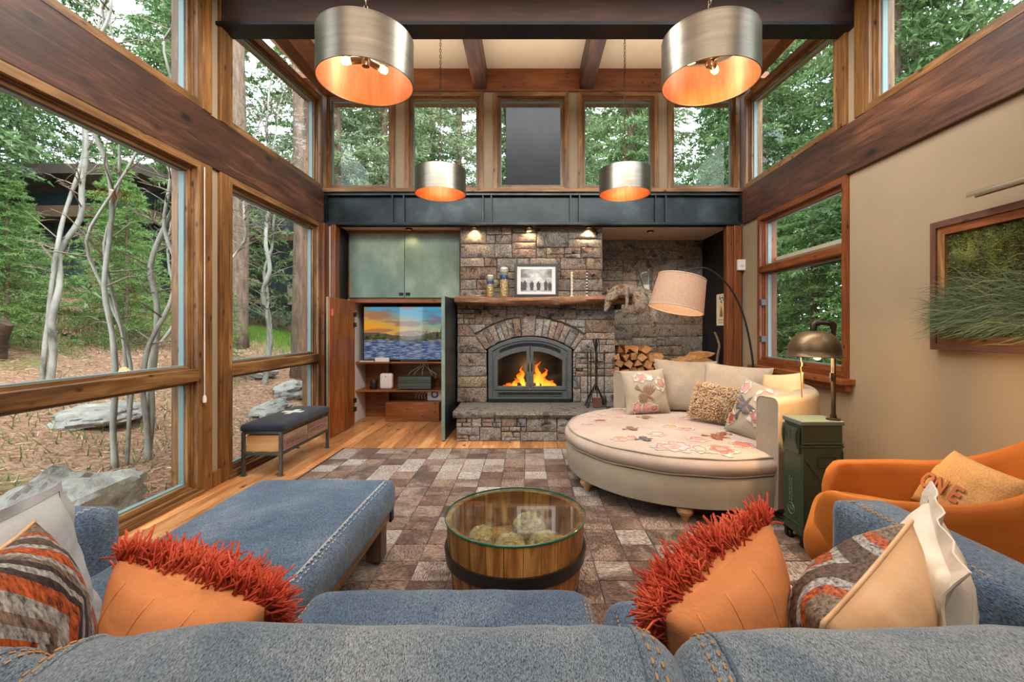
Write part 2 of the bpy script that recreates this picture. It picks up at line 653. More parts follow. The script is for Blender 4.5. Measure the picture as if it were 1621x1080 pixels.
# rafters between the cross beam and the rear header
for xx in (-.62, .79):
    beam('rafter_beam', xx - .09, xx + .09, 3.9, 5.96, 4.52, 4.79, Mt['beam_y'])
beam('rafter_beam', -2.72, -2.56, 3.9, 5.96, 4.44, 4.79, Mt['red_y'])
beam('rafter_beam', 2.72, 2.88, 3.9, 5.96, 4.44, 4.79, Mt['red_y'])
for xx in (-2.0, -.62, .79, 2.1):
    beam('rafter_beam', xx - .09, xx + .09, -3.6, 3.8, 4.36, 4.62, Mt['beam_y'])
# rear header
beam('header_beam', -2.72, 2.9, 5.96, 6.16, 4.50, 4.80, Mt['red_x'])
# long side beams and the dark cross beam
beam('timber_beam', XL - .20, XL, -3.6, 5.86, 2.70, 3.14, Mt['beam_y'])
beam('timber_beam', XR, XR + .20, -3.6, 5.86, 2.70, 3.14, Mt['beam_y'])
t = empty('cross_beam', (0, 3.85, 3.985), kind='structure')
MB().box(-2.68, 2.84, .03, .17, .0, .44).build('beam_web', Mt['darkbeam_x'], t)
MB().box(-2.69, 2.85, 0, .2, -.03, .0).build('bottom_flange', Mt['steel_black'], t)
MB().box(-2.69, 2.85, 0, .2, .44, .47).build('top_flange', Mt['steel_black'], t)

# rear steel girder with stiffener plates and a timber cap
t = empty('steel_girder_beam', (0, 5.86, 2.70), kind='structure')
MB().box(-2.62, 2.80, .07, .09, .03, .40).build('web', Mt['steel_dark'], t)
MB().box(-2.62, 2.80, .0, .16, .0, .03).build('bottom_flange', Mt['steel_dark'], t)
MB().box(-2.62, 2.80, .0, .16, .385, .415).build('top_flange', Mt['steel_dark'], t)
for px in (622, 640, 765, 778, 903, 917, 1037, 1053):
    xx = (px - 834) / 710 * 5.9
    MB().box(xx - .008, xx + .008, .005, .072, .03, .386).build('stiffener', Mt['steel_dark'], t)
tag(MB().box(-2.66, 2.82, 5.82, 6.1, 3.117, 3.165).build('trim_1', Mt['amber_x'], bevel=.006), kind='structure')

# ------------------------------------------------------------------ windows
def inset(q, d):
    """shrink a quad (u,w) with vertical sides by d"""
    (a, b0), (c, b1), (c2, t1), (a2, t0) = q
    k = (t1 - t0) / (c - a)
    return [(a + d, b0 + d), (c - d, b1 + d), (c - d, t1 - d - k * d), (a + d, t0 - d + k * d)]


def frame4(q, qi, d0, d1, f, name, ua, par, pre='amber_'):
    m = MB()
    n = 4
    for i in range(4):
        j = (i + 1) % 4
        m.m = 0 if i in (0, 2) else 1
        vs = [f(*q[i], d0), f(*q[j], d0), f(*qi[j], d0), f(*qi[i], d0), f(*q[i], d1), f(*q[j], d1), f(*qi[j], d1), f(*qi[i], d1)]
        m.add(vs, [(0, 1, 2, 3), (7, 6, 5, 4), (0, 4, 5, 1), (1, 5, 6, 2), (2, 6, 7, 3), (3, 7, 4, 0)])
    return m.build(name, [Mt[pre + ua], Mt[pre + 'z']] if pre else [Mt['spacer'], Mt['spacer']], par)


NW = [0]


def window(f, ua, u0, u1, z0, z1, zt=None, panes=None, pre='amber_', base=None, cas=.055, casing=True):
    """f(u,z,d): point; panes: list of (za, zb) openings in the frame, zt: head height at u1"""
    NW[0] += 1
    w_ = empty('window_%d' % NW[0], base or f((u0 + u1) / 2, z0, 0), kind='structure')
    org = V(w_.location)
    g = lambda u, z, d: tuple(V(f(u, z, d)) - org)
    zt = z1 if zt is None else zt
    q = [(u0, z0), (u1, z0), (u1, zt), (u0, z1)]
    q1 = inset(q, cas)
    if casing: frame4(q, q1, .0, .06, g, 'casing', ua, w_, pre)
    frame4(inset(q, .012), inset(q, cas + .014), .035, .20, g, 'frame', ua, w_, pre)
    panes = panes or [None]
    for pz in panes:
        if pz is None: qp = inset(q, cas + .014)
        else:
            full = inset(q, cas + .014)
            qp = [(full[0][0], max(pz[0], full[0][1])), (full[1][0], max(pz[0], full[1][1])), (full[1][0], min(pz[1], full[2][1])), (full[0][0], min(pz[1], full[3][1]))]
        qs = inset(qp, .026)
        frame4(qp, qs, .052, .13, g, 'sash', ua, w_, pre)
        qg = inset(qp, .036)
        frame4(qs, qg, .076, .115, g, 'spacer', ua, w_, None)
        m = MB(); m.prism(inset(qp, .034), .088, .094, g); m.build('pane', Mt['glass'], w_)
    return w_, g


fL = lambda u, z, d: (XL - d, u, z)
fR = lambda u, z, d: (XR + d, u, z)
fB = lambda u, z, d: (u, 5.98 + d, z)


def rail(w_, g, u0, u1, za, zb, ua, pre, d0=-.012):
    m = MB(); m.prism([(u0, za), (u1, za), (u1, zb), (u0, zb)], d0, .19, g)
    m.build('rail', Mt[pre + ua], w_, bevel=.005)


# left, near and far bay, lower
for (u0, u1) in ((.62, 3.665), (3.985, 5.76)):
    w_, g = window(fL, 'y', u0, u1, .0, 2.70, panes=[(0, .925), (1.015, 9)])
    rail(w_, g, u0 + .05, u1 - .05, .92, 1.02, 'y', 'amber_')
    # low sill board
    MB().box(-.22, .02, u0 - (u0 + u1) / 2, u1 - (u0 + u1) / 2, .0, .028).build('sill_board', Mt['amber_y'], w_)
# left upper
window(fL, 'y', .62, 3.665, 3.14, HEAD(.62), HEAD(3.665))
window(fL, 'y', 3.985, 5.80, 3.14, HEAD(3.985), HEAD(5.8))
# right upper
window(fR, 'y', .62, 3.74, 3.14, HEAD(.62), HEAD(3.74))
window(fR, 'y', 4.06, 5.80, 3.14, HEAD(4.06), HEAD(5.8))
# right lower window: fixed light over a casement
w_, g = window(fR, 'y', 3.95, 5.47, .90, 2.70, panes=[(.9, 2.02), (2.08, 9)], pre='red_')
rail(w_, g, 4.0, 5.42, 2.01, 2.085, 'y', 'red_')
MB().box(-.09, .12, -.83, .83, -.05, .0).build('sill_board', Mt['red_y'], w_, bevel=.006)
MB().box(-.035, .02, -.8, .8, -.11, -.05).build('apron', Mt['red_y'], w_)
for zz in (.28, .72):
    MB().box(.0, .055, .66, .69, zz, zz + .07).build('hinge', Mt['cast'], w_)
m = MB(); m.tube([(.0, -.1, .1), (-.045, -.1, .11), (-.06, -.18, .1)], .008, 8); m.build('latch_handle', Mt['cast'], w_, smooth=True)
# rear clerestory row
zb = 3.17
for (a, b) in ((527, 617), (655, 755), (793, 888), (925, 1028), (1065, 1155)):
    x0 = (a - 834) / 710 * 6.08 - .095; x1 = (b - 834) / 710 * 6.08 + .095
    window(fB, 'x', x0, x1, zb, 4.50, pre='amber_')
for xa_, xb_ in ((-2.9, -2.6), (2.75, 3.02)):
    tag(MB().box(xa_, xb_, 5.97, 6.1, 2.66, 3.16).build('wall_back', Mt['steel_dark']), kind='structure')
# pale mullion strips between the clerestory windows
edges = []
for (a, b), (a2, b2) in zip(((527, 617), (655, 755), (793, 888), (925, 1028)), ((655, 755), (793, 888), (925, 1028), (1065, 1155))):
    x0 = (b - 834) / 710 * 6.08 + .09; x1 = (a2 - 834) / 710 * 6.08 - .09
    tag(MB().box(x0, x1, 6.0, 6.16, zb, 4.52).build('wall_back', Mt['cream']), kind='structure')
# corner fillets of the rear row
tag(MB().box(-2.82, (527 - 834) / 710 * 6.08 - .09, 5.98, 6.16, 3.14, 4.8).build('wall_back', Mt['beam_z']), kind='structure')
tag(MB().box((1155 - 834) / 710 * 6.08 + .09, 2.98, 5.98, 6.16, 3.14, 4.8).build('wall_back', Mt['beam_z']), kind='structure')

# ------------------------------------------------------------------ posts between the bays
def pier(xa, sgn, y0, y1, z0, z1, pre='post', strip=True):
    t = empty('pier_column', (xa, (y0 + y1) / 2, z0), kind='structure')
    h = z1 - z0; wv = (y1 - y0); a = -wv / 2; c = wv / 2
    M_ = Mt['post_z']
    MB().box(-.0 * sgn, .2 * sgn, a, a + wv * .34, 0, h).build('post', M_, t, bevel=.006)
    MB().box(-.0 * sgn, .2 * sgn, c - wv * .34, c, 0, h).build('post', M_, t, bevel=.006)
    MB().box(.03 * sgn, .17 * sgn, a + wv * .34, c - wv * .34, 0, h).build('infill_strip', Mt['cream'], t)
    if z0 < 1 and strip:
        MB().box(.0, .1 * sgn, a + wv * .34, c - wv * .34, 0, .13).build('foot_block', M_, t)
    return t


pier(XL + .006, -1, 3.665, 3.985, 0, 2.70)
pier(XL + .006, -1, 3.665, 3.985, 3.14, 4.62)
pier(XR - .006, 1, 3.74, 4.06, 3.14, 4.62)
# end posts at the rear corners
tag(MB().box(-2.66, -2.60, 5.76, 5.98, 0, 2.70).build('corner_post_column', Mt['red_z'], bevel=.006), kind='structure')
tag(MB().box(-2.60, -2.565, 5.90, 5.98, 0, 2.70).build('trim_2', Mt['white']), kind='structure')
tag(MB().box(-2.565, -2.50, 5.86, 6.0, 0, 2.70).build('corner_post_column', Mt['red_z'], bevel=.006), kind='structure')
tag(MB().box(2.63, 2.72, 5.9, 6.0, 0, 2.70).build('corner_post_column', Mt['red_z'], bevel=.006), kind='structure')
tag(MB().box(2.72, 2.815, 5.88, 6.0, 0, 2.70).build('corner_post_column', Mt['red_z'], bevel=.006), kind='structure')
# cabinet-side blind pull cords
def pull_cord(px, py, z0, z1, lab):
    t = empty('blind_cord', (px, py, z0), label=lab, cat='cord')
    m = MB(); m.tube([(0, 0, .05), (0, 0, z1 - z0)], .004, 6); m.build('cord', Mt['white'], t)
    m = MB(); m.lathe([(0, .06), (.01, .055), (.016, .03), (.014, 0), (0, -.004)], 10); m.build('pull_knob', Mt['white'], t, smooth=True)
pull_cord(XL + .02, 3.66, .74, 2.66, 'white blind cord with knob beside the post between the left windows')
pull_cord(XL + .03, 5.80, .74, 2.66, 'white blind cord with knob at the back corner of the left windows')
# small white wall sensor
t = empty('wall_sensor', (2.80, 5.86, 2.17), label='small white wall sensor on the right wooden corner post', cat='sensor')
MB().box(-.05, .05, -.025, .02, -.07, .07).build('housing', Mt['white'], t, bevel=.006)
MB().box(-.02, .02, -.028, -.024, -.03, .0).build('lens', Mt['soffit'], t)
# ================================================================== stonework
def stone_mat(name, cols, bump=.4):
    t = NT(name)
    vec = t.coords((1, 1, 1))
    n = len(cols)
    base = t.ramp(t.oi.outputs['Random'], [(i / n, c) for i, c in enumerate(cols)])
    a = t.noise(vec, 7, 6, .65, .6)
    tint = t.ramp(a, [(.3, (.68, .66, .64)), (.5, (.98, .96, .94)), (.7, (1.3, 1.26, 1.2))])
    c = t.mix(base, tint, 1.0, 'MULTIPLY')
    b = t.noise(vec, 55, 5, .7)
    sp = t.ramp(b, [(.35, (.62, .62, .62)), (.62, (1.22, 1.22, 1.22))])
    c = t.mix(c, sp, .8, 'MULTIPLY')
    nor = t.bump(a, bump, .03)
    nor = t.bump(b, .5, .008, nor)
    return t.fin(c, .88, 0, nor, .3)


Mt['stone'] = stone_mat('fieldstone', [(206, 198, 186), (176, 172, 168), (222, 210, 194), (194, 168, 154), (208, 202, 194), (172, 172, 176), (222, 204, 174), (200, 182, 170), (216, 212, 206), (190, 164, 146)])
Mt['stone_dark'] = stone_mat('alcove_stone', [(196, 186, 172), (170, 164, 160), (208, 194, 174), (188, 168, 152), (202, 194, 184)])
Mt['slab'] = stone_mat('hearth_flagstone', [(170, 168, 160), (160, 158, 152), (176, 172, 164)], .4)
Mt['mortar'] = P('mortar', [(96, 90, 84), (120, 112, 104)], 20, 4, .95)


def clip(poly, n, c):
    out = []
    k = len(poly)
    for i in range(k):
        p, q = poly[i], poly[(i + 1) % k]
        a = n[0] * p[0] + n[1] * p[1] - c
        b = n[0] * q[0] + n[1] * q[1] - c
        if a <= 0: out.append(p)
        if (a < 0 < b) or (b < 0 < a):
            s = a / (a - b)
            out.append((p[0] + (q[0] - p[0]) * s, p[1] + (q[1] - p[1]) * s))
    return out


def area(poly):
    return .5 * abs(sum(poly[i][0] * poly[(i + 1) % len(poly)][1] - poly[(i + 1) % len(poly)][0] * poly[i][1] for i in range(len(poly)))) if len(poly) > 2 else 0


def cells(x0, x1, z0, z1, rn, wm, hm):
    out = []
    st = [(x0, x1, z0, z1)]
    while st:
        a, b, c, d = st.pop()
        w_, h = b - a, d - c
        fw, fh = w_ / wm, h / hm
        if max(fw, fh) < 1.15 and (max(fw, fh) < .42 or rn.random() < .55):
            out.append((a, b, c, d)); continue
        if fw > fh and w_ > .09:
            s = a + w_ * rn.uniform(.32, .68)
            st += [(a, s, c, d), (s, b, c, d)]
        elif h > .07:
            s = c + h * rn.uniform(.34, .66)
            st += [(a, b, c, s), (a, b, s, d)]
        else:
            out.append((a, b, c, d))
    return out


def stone(poly, f, par, rn, mat, thick=.06, proud=.014, gap=.003, jit=.005, name='stone'):
    if area(poly) < .0011: return None
    if len(poly) < 3: return None
    sa = sum(poly[i][0] * poly[(i + 1) % len(poly)][1] - poly[(i + 1) % len(poly)][0] * poly[i][1] for i in range(len(poly)))
    if sa < 0: poly = poly[::-1]
    cx = sum(p[0] for p in poly) / len(poly); cz = sum(p[1] for p in poly) / len(poly)
    pts = []
    k = len(poly)
    for i in range(k):
        p, q = poly[i], poly[(i + 1) % k]
        L = math.hypot(q[0] - p[0], q[1] - p[1])
        if L < .004: continue
        nseg = 3 if L > .22 else 2 if L > .08 else 1
        for s in range(nseg):
            t_ = s / nseg
            pts.append([p[0] + (q[0] - p[0]) * t_, p[1] + (q[1] - p[1]) * t_])
    n = len(pts)
    if n < 3: return None
    def shrink(g, j):
        r = []
        for u, z in pts:
            L = math.hypot(u - cx, z - cz) or 1
            s = min(.7, g / L * 1.35)
            r.append((u + (cx - u) * s + rn.uniform(-j, j), z + (cz - z) * s + rn.uniform(-j, j)))
        return r
    p0 = shrink(gap, jit * .5)
    dd = rn.uniform(0, proud)
    r1 = [(u, z) for u, z in p0]
    r2 = [(u + (cx - u) * .07, z + (cz - z) * .07) for u, z in p0]
    r3 = [(u + (cx - u) * .45, z + (cz - z) * .45) for u, z in p0]
    V0 = [f(u, z, -thick) for u, z in r1]
    V1 = [f(u, z, dd + rn.uniform(-.004, .002)) for u, z in r1]
    V2 = [f(u, z, dd + .006 + rn.uniform(-.003, .004)) for u, z in r2]
    V3 = [f(u, z, dd + .010 + rn.uniform(-.006, .006)) for u, z in r3]
    vs = V0 + V1 + V2 + V3 + [f(cx, cz, dd + .016)]
    fs = []
    for i in range(n):
        j = (i + 1) % n
        for a in (0, n, 2 * n):
            fs.append((a + i, a + j, a + n + j, a + n + i))
        fs.append((3 * n + i, 3 * n + j, 4 * n))
    return MB().add(vs, fs).build(name, mat, par, smooth=True, ang=50)


rs = random.Random(11)
# ------------------------------------------------------------------ chimney breast
fp = empty('stone_fireplace', (.04, 6.5, 0), label='floor-to-soffit stone chimney breast with an arch of upright stones over the firebox', cat='fireplace')
def fF(y0):
    return lambda u, z, d: (u - .04, y0 - d - 6.5, z)
m = MB()
m.box(-.91 - .04, -.56 - .04, -.47, .4, 0, 1.72)
m.box(.65 - .04, 1.16 - .04, -.47, .4, 0, 1.72)
m.box(-.56 - .04, .65 - .04, -.47, .4, 1.28, 1.72)
m.box(-.56 - .04, .65 - .04, .25, .4, .0, 1.28)
m.box(-.885 - .04, 1.0 - .04, -.42, .4, 1.72, 2.695)
m.build('mortar_core', Mt['mortar'], fp)
XC, ZC, RI, RO = .042, .223, 1.018, 1.27
f = fF(6.0)
cnt = 0
A1 = R(35.5)
for (a, b, c, d) in cells(-.93, 1.18, .355, 1.715, rs, .46, .22):
    P4 = [(a, c), (b, c), (b, d), (a, d)]
    # whole stones clear of the arch; else a piece above the arch and pieces beside it
    if c > 1.15 and math.hypot(0 if a <= XC <= b else min(abs(a - XC), abs(b - XC)), c - ZC) > RO + .004:
        if stone(P4, f, fp, rs, Mt['stone']): cnt += 1
        continue
    n1 = (cos(A1), sin(A1)); n2 = (-cos(A1), sin(A1))
    # right boundary radial line: points with angle<A1 satisfy  (x-XC)*cosA - (z-ZC)*sinA < 0
    nr = (cos(A1), -sin(A1)); cr = XC * nr[0] + ZC * nr[1]
    nl = (-cos(A1), -sin(A1)); cl = XC * nl[0] + ZC * nl[1]
    mid = clip(clip(P4, nr, cr), nl, cl)
    if len(mid) > 2:
        gx = sum(p[0] for p in mid) / len(mid) - XC; gz = sum(p[1] for p in mid) / len(mid) - ZC
        L = math.hypot(gx, gz); ux, uz = gx / L, gz / L
        k = clip(mid, (-ux, -uz), -(ux * XC + uz * ZC + RO + .004))
        if L > RO - .14 and stone(k, f, fp, rs, Mt['stone']): cnt += 1
    rt = clip(clip(P4, (-nr[0], -nr[1]), -cr), (-1, 0), -(XC + .575))
    if stone(rt, f, fp, rs, Mt['stone']): cnt += 1
    lf = clip(clip(P4, (-nl[0], -nl[1]), -cl), (1, 0), XC - .575)
    if stone(lf, f, fp, rs, Mt['stone']): cnt += 1
# voussoirs
ws_ = [rs.uniform(.7, 1.2) for _ in range(15)]
ws_[7] = 2.0
tot = sum(ws_); aa = -A1
for i, q in enumerate(ws_):
    a2 = aa + 2 * A1 * q / tot
    ro = RO - rs.uniform(0, .035) + (.05 if i == 7 else 0)
    pol = [(XC + sin(t_) * r_, ZC + cos(t_) * r_) for t_, r_ in ((aa, RI), (a2, RI), (a2, ro), (aa, ro))]
    stone(pol, f, fp, rs, Mt['stone'], proud=.025, thick=.5 if False else .08, name='arch_stone')
    aa = a2
for c4 in cells(-.90, 1.02, 1.70, 2.695, rs, .56, .25):
    a, b, c, d = c4
    if stone([(a, c), (b, c), (b, d), (a, d)], fF(6.05), fp, rs, Mt['stone']): cnt += 1

# alcove wall
aw = empty('wall_alcove', (1.86, 6.92, 0), kind='structure')
MB().box(-.86, .86, 0, .06, 0, 2.70).build('mortar_core', Mt['mortar'], aw)
for c4 in cells(1.0, 2.71, .42, 2.695, rs, .58, .32):
    a, b, c, d = c4
    stone([(a, c), (b, c), (b, d), (a, d)], lambda u, z, d_: (u - 1.86, -d_ - .0, z), aw, rs, Mt['stone_dark'])

# hearth
he = empty('stone_hearth', (.9, 5.65, 0), label='raised stone hearth bench with thick grey slabs in front of the fire', cat='hearth')
m = MB(); m.box(-1.70, 1.78, -.28, .34, 0, .275); m.box(.29, 1.8, .34, 1.22, 0, .30); m.build('mortar_core', Mt['mortar'], he)
for c4 in cells(-.84, 2.6, .0, .278, rs, .40, .15):
    a, b, c, d = c4
    stone([(a, c), (b, c), (b, d), (a, d)], lambda u, z, d_: (u - .9, 5.345 - d_ - 5.65, z), he, rs, Mt['stone'])
for (a, b) in ((-.875, .31), (.315, 1.45), (1.455, 2.68)):
    m = MB(); nseg = 18
    for i in range(nseg): pass
    # rough front edge
    vs = []; fs = []
    for i in range(nseg + 1):
        u = a + (b - a) * i / nseg - .9
        e1, e2, e3 = [rs.uniform(-.008, .008) for _ in range(3)]
        vs += [(u, .36, .28), (u, -.35 + .012 + e1, .28 + e2 * .5), (u, -.36 + e2, .318), (u, -.35 + e3, .350), (u, -.33, .355), (u, .36, .355)]
    for i in range(nseg):
        o = i * 6
        for q in range(6):
            q2 = (q + 1) % 6
            fs.append((o + q, o + 6 + q, o + 6 + q2, o + q2))
    fs += [(0, 1, 2, 3, 4, 5), tuple(nseg * 6 + q for q in (5, 4, 3, 2, 1, 0))]
    m.add(vs, fs).build('slab', Mt['slab'], he, smooth=True, ang=35)

# ------------------------------------------------------------------ fireplace insert
fi = empty('fireplace_insert', (XC, 6.0, .356), label='grey cast-iron arched fireplace insert with two glass doors', cat='fireplace')
def arch(hw, z0, zs, R_, cz, n=14):
    """outline from bottom left over the arch to bottom right (local x, z)"""
    pts = [(-hw, z0)]
    a = math.asin(hw / R_)
    for i in range(n + 1):
        t_ = -a + 2 * a * i / n
        pts.append((R_ * sin(t_), cz + R_ * cos(t_)))
    pts.append((hw, z0))
    return pts
zc = ZC - .356
fI = lambda u, z, d: (u, -d, z)
o1 = arch(.557, .0, 0, 1.007, zc); o2 = arch(.50, .06, 0, .955, zc)
m = MB(); m.ring(o1, o2, -.10, .03, fI); m.build('surround', Mt['cast'], fi, bevel=.006)
o3 = arch(.478, .165, 0, .875, zc); o4 = arch(.43, .205, 0, .84, zc)
m = MB(); m.ring(o2, o3, -.10, .012, fI)
m.build('face_plate', Mt['cast'], fi)
m = MB(); m.box(-.557, .557, -.045, .06, 0, .055); m.build('base_rail', Mt['iron'], fi, bevel=.006)
# pierced grilles (arched above, straight below)
m = MB()
for k in range(2):
    pr = []
    for i in range(46):
        t_ = R(-26 + 52 * i / 45)
        rr = .902 + .022 * (1 if (i + k) % 2 else -1)
        pr.append((rr * sin(t_), -.022, zc + rr * cos(t_)))
    m.tube(pr, .0045, 4)
for rr in (.876, .928):
    m.tube([(rr * sin(R(-26 + 52 * i / 30)), -.02, zc + rr * cos(R(-26 + 52 * i / 30))) for i in range(31)], .006, 4)
m.build('top_grille', Mt['cast'], fi, kind='stuff')
MBg = MB()
pr = []
m = MB()
nn = 30
for k in range(2):
    m.tube([(-.42 + .84 * i / 44, -.02, .112 + .02 * (1 if (i + k) % 2 else -1)) for i in range(45)], .0045, 4)
for zz in (.09, .136): m.tube([(-.43, -.02, zz), (.43, -.02, zz)], .006, 4)
m.build('bottom_grille', Mt['cast'], fi, kind='stuff')
m = MB()
m.prism([(.889 * sin(R(q)), zc + .889 * cos(R(q))) for q in range(-27, 28, 3)] + [(.918 * sin(R(q)), zc + .918 * cos(R(q))) for q in range(27, -28, -3)], .0122, .0135, fI)
m.build('grille_backing', Mt['black'], fi)
MB().box(-.43, .43, -.0136, -.0122, .094, .13).build('grille_backing', Mt['black'], fi)


def half(x0, x1, z0, R_, n=8):
    pts = [(x0, z0)]
    for i in range(n + 1):
        x_ = x0 + (x1 - x0) * i / n
        pts.append((x_, zc + sqrt(R_ * R_ - x_ * x_)))
    pts.append((x1, z0))
    return pts
for sgn in (-1, 1):
    xa, xb = (-.478, -.004) if sgn < 0 else (.004, .478)
    d_ = MB()
    po = half(xa, xb, .165, .873); pi2 = half(xa + (.048 if sgn < 0 else .044), xb - (.044 if sgn < 0 else .048), .215, .815)
    d_.ring(po, pi2, -.02, .032, fI)
    dr = d_.build('door', Mt['cast'], fi, bevel=.005)
    g_ = MB(); g_.prism(half(xa + .03, xb - .03, .2, .83), -.008, -.002, fI); g_.build('door_glass', Mt['glass'], dr)
    m = MB(); hx = -.022 if sgn < 0 else .022
    m.tube([(hx, -.032, .42), (hx, -.055, .43), (hx, -.055, .50), (hx, -.032, .51)], .006, 6); m.build('door_handle', Mt['iron'], dr, smooth=True)
# firebox lining: five walls, open to the front
m = MB()
b0 = [(-.5, .07), (.5, .07), (.5, .66), (.30, .80), (-.30, .80), (-.5, .66)]
for i in range(6):
    p, q = b0[i], b0[(i + 1) % 6]
    p2, q2 = (p[0] * .8, p[1] * .95 + .01), (q[0] * .8, q[1] * .95 + .01)
    m.add([(p[0], .03, p[1]), (q[0], .03, q[1]), (q2[0], .48, q2[1]), (p2[0], .48, p2[1])], [(0, 1, 2, 3)])
m.add([(p[0] * .8, .48, p[1] * .95 + .01) for p in b0], [(0, 1, 2, 3, 4, 5)])
m.build('firebox_lining', Mt['black'], fi)
# burning logs and flames
Mt['bark'] = P('dark_bark', [(40, 28, 20), (74, 56, 42), (100, 80, 62)], 6, 5, .9, stretch=(4, 1, 4), bump=.6, bscale=30)
for i, (p, q, r_) in enumerate((((-.32, .22, .13), (.30, .26, .13), .05), ((-.25, .12, .13), (.33, .14, .14), .045), ((-.2, .17, .2), (.24, .2, .22), .042))):
    m = MB(); n = 8
    m.tube([V(p).lerp(V(q), k / n) + V((0, 0, .008 * fbm(k, i, 0))) for k in range(n + 1)], [r_ * (1 + .15 * fbm(k * .7, i * 3, 2)) for k in range(n + 1)], 10)
    o = m.build('burning_log', Mt['bark'], None, smooth=True, loc=(XC, 6.0, .356))
    tag(o, ('charred log at the back of the burning fire', 'charred log at the front of the burning fire', 'charred log lying across the top of the fire')[i], 'log', 'logs in the fire')
t = NT('flame')
tc = t.n('TexCoord'); sp = t.n('SeparateXYZ'); t.l(tc.outputs['Generated'], sp.inputs[0])
cc = t.ramp(sp.outputs['Z'], [(0, (255, 214, 120)), (.35, (255, 170, 50)), (.8, (240, 96, 14)), (1, (190, 50, 6))])
t.t.nodes.remove(t.b)
e = t.n('Emission'); e.inputs['Strength'].default_value = 2.6; t.l(cc, e.inputs['Color'])
tr = t.n('BsdfTransparent')
lw = t.n('LayerWeight'); lw.inputs['Blend'].default_value = .35
mx = t.n('MixShader'); t.l(lw.outputs['Facing'], mx.inputs[0]); t.l(e.outputs[0], mx.inputs[1]); t.l(tr.outputs[0], mx.inputs[2]); t.l(mx.outputs[0], t.out.inputs['Surface'])
Mt['flame'] = t.mat
fr_ = empty('fire', (XC, 6.17, .52), label='orange flames rising from the logs behind the insert doors', cat='fire')
for i, (fx, fy, fh, fw) in enumerate(((-.20, 0, .17, .05), (-.13, .03, .26, .055), (-.09, -.03, .34, .05), (-.27, .02, .1, .05), (.10, 0, .40, .06), (.17, .02, .30, .065), (.23, -.01, .2, .06), (.06, .04, .28, .045), (.30, .02, .14, .05), (-.34, .0, .07, .06))):
    m = MB(); n = 12
    pts = [(fx + .04 * (k / n) * fbm(i * 2.1, k * .28, 1) * 3, fy + .015 * sin(k + i), -.03 + fh * k / n) for k in range(n + 1)]
    rr = [fw * max(.03, (sin(pi * min(1, (k / n) ** .75)) * .9 + .1 * (1 - k / n))) for k in range(n + 1)]
    m.tube(pts, rr, 10, flat=.7); m.build('flame', Mt['flame'], fr_, smooth=True, ang=0)
point_light('fire_glow', (XC, 6.15, .75), 7, (1, .5, .16), .06)

# ------------------------------------------------------------------ mantel log
Mt['mantel'] = P('mantel_log_wood', [(84, 56, 40), (132, 94, 70), (168, 128, 100)], 4, 6, .75, stretch=(1, 5, 5), bump=.8, bscale=26, bdist=.02, dist=1)
mt = empty('log_mantel', (.35, 5.86, 1.705), label='rough split-log mantel shelf running across the stone chimney', cat='mantel')
m = MB(); n = 60; pts = []; rr = []
vs = []; fs = []
K = 14
for i in range(n + 1):
    x_ = -1.275 + 2.54 * i / n
    for k in range(K):
        th = 2 * pi * k / K
        ry, rz_ = .14, .062
        q = 1 + .22 * fbm(x_ * 1.3, cos(th), sin(th), 1.6) + .1 * fbm(x_ * 8, cos(th) * 3, sin(th) * 3, 1)
        y_ = cos(th) * ry * q; z_ = sin(th) * rz_ * q
        z_ = min(z_, .045 + .003 * fbm(x_ * 5, y_ * 9, 0))
        vs.append((x_, y_, z_ + .008 * sin(x_ * 3)))
for i in range(n):
    for k in range(K):
        k2 = (k + 1) % K
        fs.append((i * K + k, i * K + k2, (i + 1) * K + k2, (i + 1) * K + k))
fs += [tuple(range(K))[::-1], tuple(n * K + k for k in range(K))]
m.add(vs, fs).build('log', Mt['mantel'], mt, smooth=True, ang=60)
for xx in (-.94, .185, .85):
    MB().box(xx - .03, xx + .03, -.03, .15, -.115, -.045).build('bracket', Mt['iron'], mt, bevel=.004)
MT = 1.752   # top of the mantel

# ------------------------------------------------------------------ media cabinet
Mt['cab_z'] = wood('cabinet_wood', (84, 42, 16), (126, 72, 30), (164, 104, 54), axis='z', rough=.45)
Mt['cab_x'] = wood('cabinet_wood_x', (84, 42, 16), (126, 72, 30), (164, 104, 54), axis='x', rough=.45)
cb = empty('media_cabinet', (-1.69, 6.5, 0), label='built-in cabinet left of the fireplace, green steel doors above and open doors below', cat='cabinet')
MB().box(-.80, -.765, -.28, .34, .0, 1.74).build('side_panel', Mt['white'], cb)
MB().box(.73, .765, -.28, .34, .0, 1.74).build('side_panel', Mt['cab_z'], cb)
MB().box(-.765, .73, .32, .345, .0, 1.74).build('back_panel', Mt['cab_x'], cb)
MB().box(-.80, .765, -.27, .345, 1.70, 1.76).build('mid_shelf', Mt['cab_x'], cb)
MB().box(-.80, .765, -.25, .345, 1.76, 2.66).build('upper_box', Mt['cab_z'], cb)
MB().box(-.80, .765, -.285, -.2, 2.655, 2.695).build('top_rail', Mt['cab_x'], cb)
for zz, y0 in ((.862, -.08), (.455, -.08)):
    MB().box(-.765, .73, y0, .32, zz - .024, zz).build('shelf', Mt['cab_x'], cb, bevel=.003)
MB().box(-.34, .43, -.06, .3, 0, .275).build('base_box', Mt['cab_x'], cb, bevel=.004)
MB().box(-.40, -.36, .16, .3, 0, .84).build('divider', Mt['cab_z'], cb)
MB().box(.45, .49, .16, .3, 0, .84).build('divider', Mt['cab_z'], cb)
